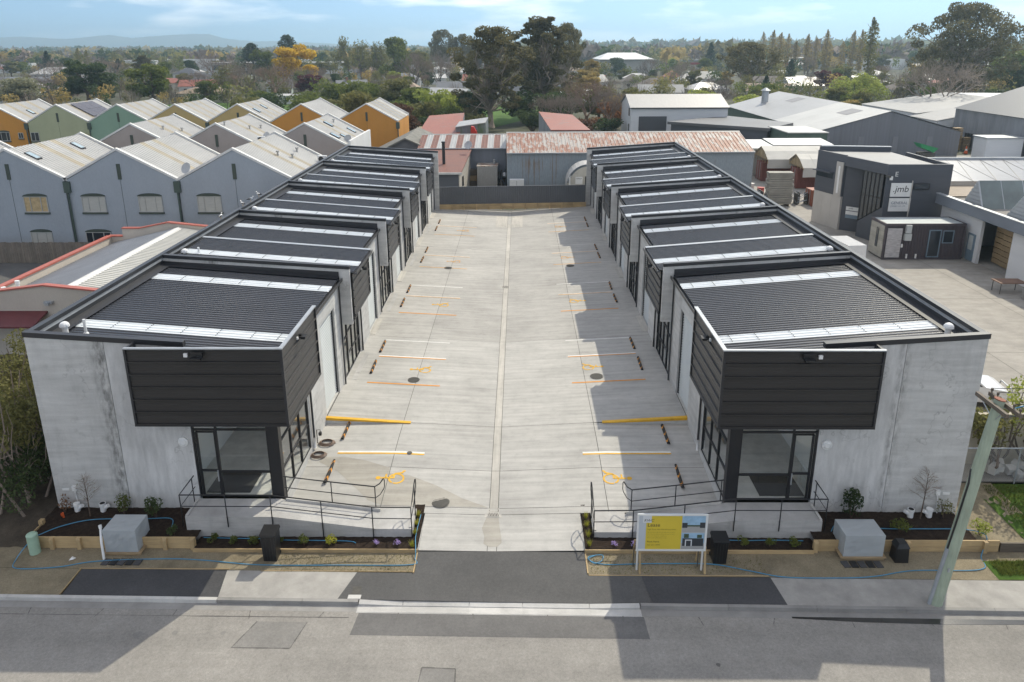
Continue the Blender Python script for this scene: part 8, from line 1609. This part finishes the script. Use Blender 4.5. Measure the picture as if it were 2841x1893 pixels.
for i, (x, y, w_, d, h, rf, lb) in enumerate(((230, 620, 70, 30, 7, 'pale', 'long white supermarket roof below the row of poplars'), (185, 560, 40, 24, 6, 'white', 'pale flat roofed store left of the supermarket'), (128, 590, 34, 22, 6, 'grey', 'grey flat roofed store in the right distance'), (320, 760, 90, 40, 9, 'white', 'long pale warehouse at the far right distance'), (98, 640, 50, 20, 6, 'white', 'low white building behind the spreading gum'), (-300, 640, 60, 30, 7, 'pale', 'pale roofed hall in the far left suburb'))):
    t = thing('store_building', lb, 'building', (x, y, 0)); p = MB(); p.box(x-w_/2, x+w_/2, y, y+d, -.1, h); p.build('walls', WLM['grey'] if i % 2 else WLM['cream'], t); p = MB(); p.box(x-w_/2-1, x+w_/2+1, y-1, y+d+1, h, h+.8); p.build('roof', RFM[rf], t); p = MB(); p.box(x-w_/2, x+w_/2, y-.3, y-.05, h*.55, h*.85); p.build('fascia_band', plain('red_fascia', (.35, .04, .04), .5), t)
    PLACED.append((x, y+d/2, max(w_, d)*.5))
# more roofs and trees between them: alike at this distance
q = random.Random(123); cnt = 0
def free(x, y, r): return all((x-a)**2+(y-b)**2 > (r+c)**2 for a, b, c in PLACED)
def inview(x, y): return abs(x/y-.0107) < .72
hcount = {}
while cnt < 60:
    y = 230*(700/230)**q.uniform(0, 1); x = q.uniform(-.73, .73)*y
    if not free(x, y, 9): continue
    rf = q.choice(['grey', 'pale', 'brown', 'tan', 'slate', 'white', 'red', 'pale']); cnt += 1
    house('%s roofed suburban house among the trees of the middle distance' % rf, x, y, q.uniform(10, 15), q.uniform(8, 10), q.uniform(-.6, .6), 3.0, q.uniform(1.8, 3), rf, q.choice(['white', 'cream', 'white', 'green']), q.random() < .6, 2 if y > 350 else 3, False, 'houses of the middle distance with %s roofs' % rf)
kinds = [('n1', None, 'leafless', (7, 11), 1.0), ('n2', None, 'leafless', (7, 11), 1.1), ('n3', None, 'leafless', (7, 11), .8), ('b1', 'olive', 'olive', (6, 10), .9), ('b2', 'green', 'green', (6, 9), .95), ('b2', 'dark', 'dark green', (6, 11), .9), ('b1', 'ochre', 'ochre', (7, 10), .9), ('c1', None, 'conifer', (8, 14), .5), ('sp', 'olive', 'thin leaved', (8, 12), .9), ('bu', 'green', 'green', (4, 6), 1.4), ('bv', 'olive', 'olive', (4, 6), 1.4), ('b3', 'lime', 'spring green', (6, 9), .8), ('g2', None, 'gum', (12, 17), .65)]
wts = [10, 9, 6, 6, 3.5, 4.5, 3.5, 2.5, 6, 3, 4.5, 1.2, 1.6]; cnt = 0; tries = 0
while cnt < 270 and tries < 6000:
    tries += 1; y = 190*(800/190)**q.uniform(0, 1); x = q.uniform(-.76, .76)*y; kd, key, nm, hr, wf = q.choices(kinds, wts)[0]; h = q.uniform(*hr)*(1 if y < 400 else 1.2); 
    if y < 235 and (abs(x) < 60 or h > 7): continue
    if not all((x-a)**2+(y-b)**2 > (c*.6+h*wf*.33)**2 for a, b, c in PLACED): continue
    plant(kd, x, y, h, h*wf*q.uniform(.85, 1.2), key, '%s tree among the suburban roofs of the middle distance' % nm, 'tree', '%s trees of the middle distance' % nm); cnt += 1
for k in PT:
    if k not in USED: plant(k, 200, 300, 10, 8, None, 'tree at the right edge of the suburb')
# trees past the ones told apart: one mass of crowns between the roofs
LMn = [LM['olive'], BK['twig'], LM['dark'], LM['green'], BK['grey'], LM['ochre']]; b = MB(); q = random.Random(15); k = 0; tries = 0
while k < 900 and tries < 20000:
    tries += 1; y = 205*(640/205)**q.uniform(0, 1); x = q.uniform(-.78, .78)*y; h = q.uniform(4, 9.5)*(1 if y < 420 else 1.2); r = h*q.uniform(.32, .6)
    if y < 240 and abs(x+20) < 60: continue
    if not all((x-a)**2+(y-bb)**2 > (c*.55+r*.5)**2 for a, bb, c in PLACED): continue
    k += 1; b.cur = q.choices([0, 1, 2, 3, 4, 5], [4, 6, 2.5, 1.8, 6, 1.2])[0]; tw = b.cur in (1, 4)
    if tw:
        for _ in range(70):
            a = q.uniform(0, 6.28); e = q.uniform(.1, 1)**.5; c = Vector((x, y, h*.22)); v = Vector((math.cos(a)*r*e, math.sin(a)*r*e, h*q.uniform(.45, .98)*(1-.35*e*e))); n_ = Vector((q.gauss(0, 1), q.gauss(0, 1), 0)).normalized()*.05; p1 = c.lerp(Vector((x, y, 0))+v, q.uniform(.3, .6)); p2 = Vector((x, y, 0))+v; b.add([p1-n_, p1+n_, p2+n_*.4, p2-n_*.4], [(0, 1, 2, 3)])
            for _ in range(2): p3 = p2+Vector((q.gauss(0, 1), q.gauss(0, 1), q.uniform(0, 1.2)))*h*.08; m_ = p1.lerp(p2, q.uniform(.4, 1)); b.add([m_-n_*.5, m_+n_*.5, p3], [(0, 1, 2)])
        b.cyl((x, y, -.1), (x, y, h*.5), .018*h, .008*h, 5, False)
    else:
        for _ in range(7): a = q.uniform(0, 6.28); leaves(b, q, (x+math.cos(a)*r*q.uniform(.1, .6), y+math.sin(a)*r*q.uniform(.1, .6), h*q.uniform(.35, .82)), (r*.5, r*.5, h*.18), 26, .055*h)
tag(b.build('suburban_tree_mass', LMn, None, 'stuff'), 'mass of mixed garden trees between the suburban roofs', 'trees')
# the far wooded plain: one mass
LMd = [LM['gum'], LM['olive'], BK['twig'], LM['dark'], LM['ochre'], RFM['white'], RFM['grey']]
b = MB(); q = random.Random(5)
for i in range(3000):
    y = 560*(4200/560)**(q.uniform(0, 1)**.9); x = q.uniform(-.80, .80)*y
    right = x > -.05*y
    h = q.uniform(9, 16) if not right else q.uniform(11, 20)
    if y > 1500: h *= 1.25 if not right else 1.5
    r = h*q.uniform(.35, .8) if y < 1500 else h*q.uniform(.6, 1.3); b.cur = q.choices([0, 1, 2, 3, 4], [3, 4, 4, 4, 1.6])[0]
    nl = 42 if y < 1300 else 24; c0 = [(x+q.gauss(0, r*.4), y+q.gauss(0, r*.4), h*q.uniform(.4, .8)) for _ in range(3)]
    for c in c0: leaves(b, q, c, (r*.6, r*.6, h*.26), nl//3, r*.34)
    if q.random() < .16 and y < 2200: b.cur = q.choice((5, 5, 6)); w_ = q.uniform(6, 16); b.box(x-w_, x+w_, y-r-8, y-r-2, 0, q.uniform(5, 9))
tag(b.build('distant_woodland', LMd, None, 'stuff'), 'far wooded suburb running to the horizon', 'woodland')
# blue hills beyond the plain
rid = [(-5200, 60), (-4300, 95), (-3900, 70), (-3415, 84), (-3240, 86), (-3014, 72), (-2840, 80), (-2694, 95), (-2553, 76), (-2466, 82), (-2278, 93), (-2148, 102), (-2034, 98), (-1922, 70), (-1752, 52), (-1580, 54), (-1409, 44), (-1123, 32), (-552, 18), (-200, 8)]
q = random.Random(3); b = MB(); pts = []
for (xa, za), (xb, zb) in zip(rid[:-1], rid[1:]):
    for k in range(8): f = k/8; pts.append((xa+(xb-xa)*f, za+(zb-za)*f+q.uniform(-1.6, 1.6)))
pts.append(rid[-1]); pts = [(x*1.4, 18+(z-18)*1.4) for x, z in pts]; rows = [(6400, 0.0), (6600, .38), (6800, .72), (7000, 1.0), (7200, .8), (7700, 0)]; vs = []
for yy, f in rows: vs += [(x, yy+math.sin(x*.01)*40, z*f*(1+.12*math.sin(x*.021+yy))-1 if f < 1 else z) for x, z in pts]
n = len(pts); b.add(vs, [(j*n+i, j*n+i+1, (j+1)*n+i+1, (j+1)*n+i) for j in range(len(rows)-1) for i in range(n-1)]); b.build('hills', ground_mat('hill_tussock', [(.3, (.055, .065, .03)), (.6, (.10, .105, .055)), (.8, (.13, .12, .07))], .004, .03), None, 'structure', True)

# ------------------------------------------------------------------ near left hedge and near right boundary
t = thing('tall_hedge', 'tall ragged hedge of mixed shrubs at the left side of the warehouse', 'hedge', (-21, 27, 0)); q = random.Random(8); b = MB(); lf = MB(); lf2 = MB()
for i in range(46):
    x, y = q.uniform(-24.5, -19.3), q.uniform(24.6, 36); h = q.uniform(3.4, 5.6); limb(b, q, (x, y, -.1), (x+q.uniform(-.7, .5), y+q.uniform(-.6, .6), h), .06, .015, 5)
    for k in range(4): limb(b, q, (x, y, h*q.uniform(.2, .7)), (x+q.uniform(-1, .8), y+q.uniform(-.9, .9), h*q.uniform(.5, 1)), .025, .008, 4)
    for k in range(5): z = h*q.uniform(.18, 1.0); leaves(lf if z < h*.6 else lf2, q, (x+q.uniform(-.5, .4), y+q.uniform(-.5, .5), z), (.62, .62, .5), 150, .075)
b.build('stems', BK['twig'], t); lf.build('foliage', LM['dark'], t); lf2.build('sunlit_tips', LM['olive'], t)  # upper leaves take a paler olive, a sunlit look put into the colour
M_creamw = concrete('cream_boundary', (.50, .45, .36), (.36, .32, .25), (.6, .6, 2), .5)
p = MB(); p.box(18.6, 60, 29.0, 29.2, -.1, 2.45); tag(p.build('boundary_wall', M_creamw), 'cream boundary wall right of the power pole', 'wall')
t = thing('chain_link_fence', 'wire mesh fence with pale top rail before the cream wall', 'fence', (25, 27.6, 0)); p = MB(); p.cyl((18.2, 27.6, 1.62), (45, 27.6, 1.62), .03, n=8); p.build('top_rail', M_galv, t)
for x in (18.3, 21.2, 24.2, 27.2): p = MB(); p.cyl((x, 27.62, -.1), (x, 27.62, 1.66), .03, n=8); p.build('post', M_galv, t)
p = MB()
for i in range(150):
    x = 18.3+i*.075
    for s_ in (1, -1): p.tube([(x, 27.6, .0), (x+s_*.8, 27.6, 1.6)], .0035, 3)
p.build('wire_mesh', M_galv, t, 'stuff')
for i, (x, y, h, w_, key) in enumerate(((20.6, 28.3, 3.1, 2.2, 'olive'), (22.6, 28.2, 4.3, 3.2, 'lime'), (25.2, 28.3, 4.0, 3.0, 'green'))):
    t = thing('straggly_shrub', '%s straggly branching shrub against the cream wall' % ordn[i], 'shrub', (x, y, 0)); b = MB(); lf = MB()
    for k in range(9): a = q.uniform(0, 6.28); e = (x+math.cos(a)*w_*.42, y+math.sin(a)*.5, h*q.uniform(.6, 1)); limb(b, q, (x+q.uniform(-.15, .15), y, -.1), e, .07, .015, 5, .1); leaves(lf, q, e, (w_*.20, .5, h*.14), 90, .09); leaves(lf, q, (e[0]*.6+x*.4, e[1], e[2]*.75), (w_*.15, .4, h*.1), 40, .08)
    b.build('branches', BK['grey'], t); lf.build('foliage', LM[key], t)
t = thing('concrete_rubble', 'pile of broken pale rubble under the shrubs by the mesh fence', 'rubble', (21.5, 28.1, 0))
for i in range(9): p = MB(); p.obox((20.4+q.uniform(0, 2.2), 28+q.uniform(-.2, .3), q.uniform(0, .4)), q.uniform(.3, .7), q.uniform(.2, .4), q.uniform(.15, .4), q.uniform(0, 3), q.uniform(-.3, .3)); p.build('chunk', M_kerb, t)
# grass blades over the two lawns
blades('lawn_grass', [(19.6, 27, 23.9, 27.4, -.06), (17.4, 26, 22.3, 23.1, FZ+.02)], 9000, .12, LM['green'], 'rough grass on the lawn right of the power pole', 'grass', 4)
blades('verge_grass', [(2.6, 9.0, 22.35, 23.4, FZ), (-9, -3.95, 22.4, 23.4, FZ)], 1500, .05, LM['olive'], 'sparse dry grass on the bare verges', 'grass', 5)
# white vehicle behind the right row, white van by the container
def car(label, x, y, rz, L_, W_, H_, van=False):
    t = thing('van' if van else 'car', label, 'van' if van else 'car', (x, y, 0), None, rz); M_cp = plain('white_car_paint', (.70, .70, .70), .2, 0, .03, 1, spec=.6); h, w_ = L_/2, W_/2
    if not van: pr = [(-h, .35), (h-.1, .35), (h, .6), (h-.05, .9), (h-.35, 1.02), (h-1.25, 1.12), (h-1.95, H_-.08), (h-2.5, H_), (-h+.5, H_-.05), (-h+.1, 1.1), (-h, .8)]
    else: pr = [(-h, .4), (h, .4), (h, 1.0), (h-.5, 1.25), (h-1.1, H_-.1), (h-1.4, H_), (-h, H_)]
    p = MB(); p.add([(a, -w_+.03*(z > 1.1)*3, z) for a, z in pr]+[(a, w_-.03*(z > 1.1)*3, z) for a, z in pr], [tuple(range(len(pr)))[::-1], tuple(range(len(pr), 2*len(pr)))]+[(i, (i+1) % len(pr), len(pr)+(i+1) % len(pr), len(pr)+i) for i in range(len(pr))]); recalc(p.build('body', M_cp, t, local=True))
    if not van:
        for s_ in (-1, 1): p = MB(); yy = s_*(w_-.085); p.poly([(h-1.4, yy, 1.16), (h-1.98, yy, H_-.14), (-h+.6, yy, H_-.14), (-h+.35, yy, 1.16)]); p.build('side_window', M_glassd, t, local=True)
        p = MB(); p.quad((h-1.27, -w_+.2, 1.16), (h-1.27, w_-.2, 1.16), (h-1.9, w_-.2, H_-.12), (h-1.9, -w_+.2, H_-.12)); p.build('windscreen', M_glassd, t, local=True)
        p = MB(); p.box(h-.02, h+.12, -w_*.8, w_*.8, .4, .55); p.tube([(h+.1, -w_*.7, .5), (h+.16, -w_*.6, .95), (h+.16, w_*.6, .95), (h+.1, w_*.7, .5)], .035, 6); p.build('bull_bar', M_galv, t, local=True)
    else:
        p = MB(); p.quad((h-.55, -w_+.15, 1.32), (h-.55, w_-.15, 1.32), (h-1.05, w_-.15, H_-.2), (h-1.05, -w_+.15, H_-.2)); p.build('windscreen', M_glassd, t, local=True)
    for s_ in (-1, 1): p = MB(); p.box(h-.16, h-.02, s_*(w_-.35)-.2, s_*(w_-.35)+.2, .68, .86); p.build('headlight', M_glassd, t, local=True)
    for a in (h-.85, -h+.9):
        for s_ in (-1, 1):
            p = MB(); p.cyl((a, s_*(w_-.2), .36), (a, s_*(w_+.01), .36), .36, n=18); wh = p.build('wheel', M_rubber, t, local=True); p = MB(); p.cyl((a, s_*(w_+.011), .36), (a, s_*(w_+.02), .36), .22, n=12); p.build('rim', M_galv, wh, local=True)
car('white utility vehicle with bull bar parked behind the right row', 22.8, 35.3, -.12, 4.9, 1.9, 1.75); car('white van parked between the right row and the black container', 27.6, 60.6, 1.65, 4.6, 1.75, 2.15, True)

# ------------------------------------------------------------------ air
hz_ = MB(); hz_.box(-8500, 8500, -380, 8200, -2, 175); HZ = hz_.build('haze', [], None, 'stuff'); tag(HZ, 'thin blue haze in the distant air', 'haze')
m = bpy.data.materials.new('haze_air'); m.use_nodes = True; tt = m.node_tree
for n_ in list(tt.nodes): tt.nodes.remove(n_)
o_ = tt.nodes.new('ShaderNodeOutputMaterial'); pv = tt.nodes.new('ShaderNodeVolumePrincipled'); pv.inputs['Density'].default_value = 0.00024; pv.inputs['Color'].default_value = (0.60, 0.84, 1.0, 1); pv.inputs['Anisotropy'].default_value = 0.5
tt.links.new(pv.outputs[0], o_.inputs['Volume']); HZ.data.materials.append(m)
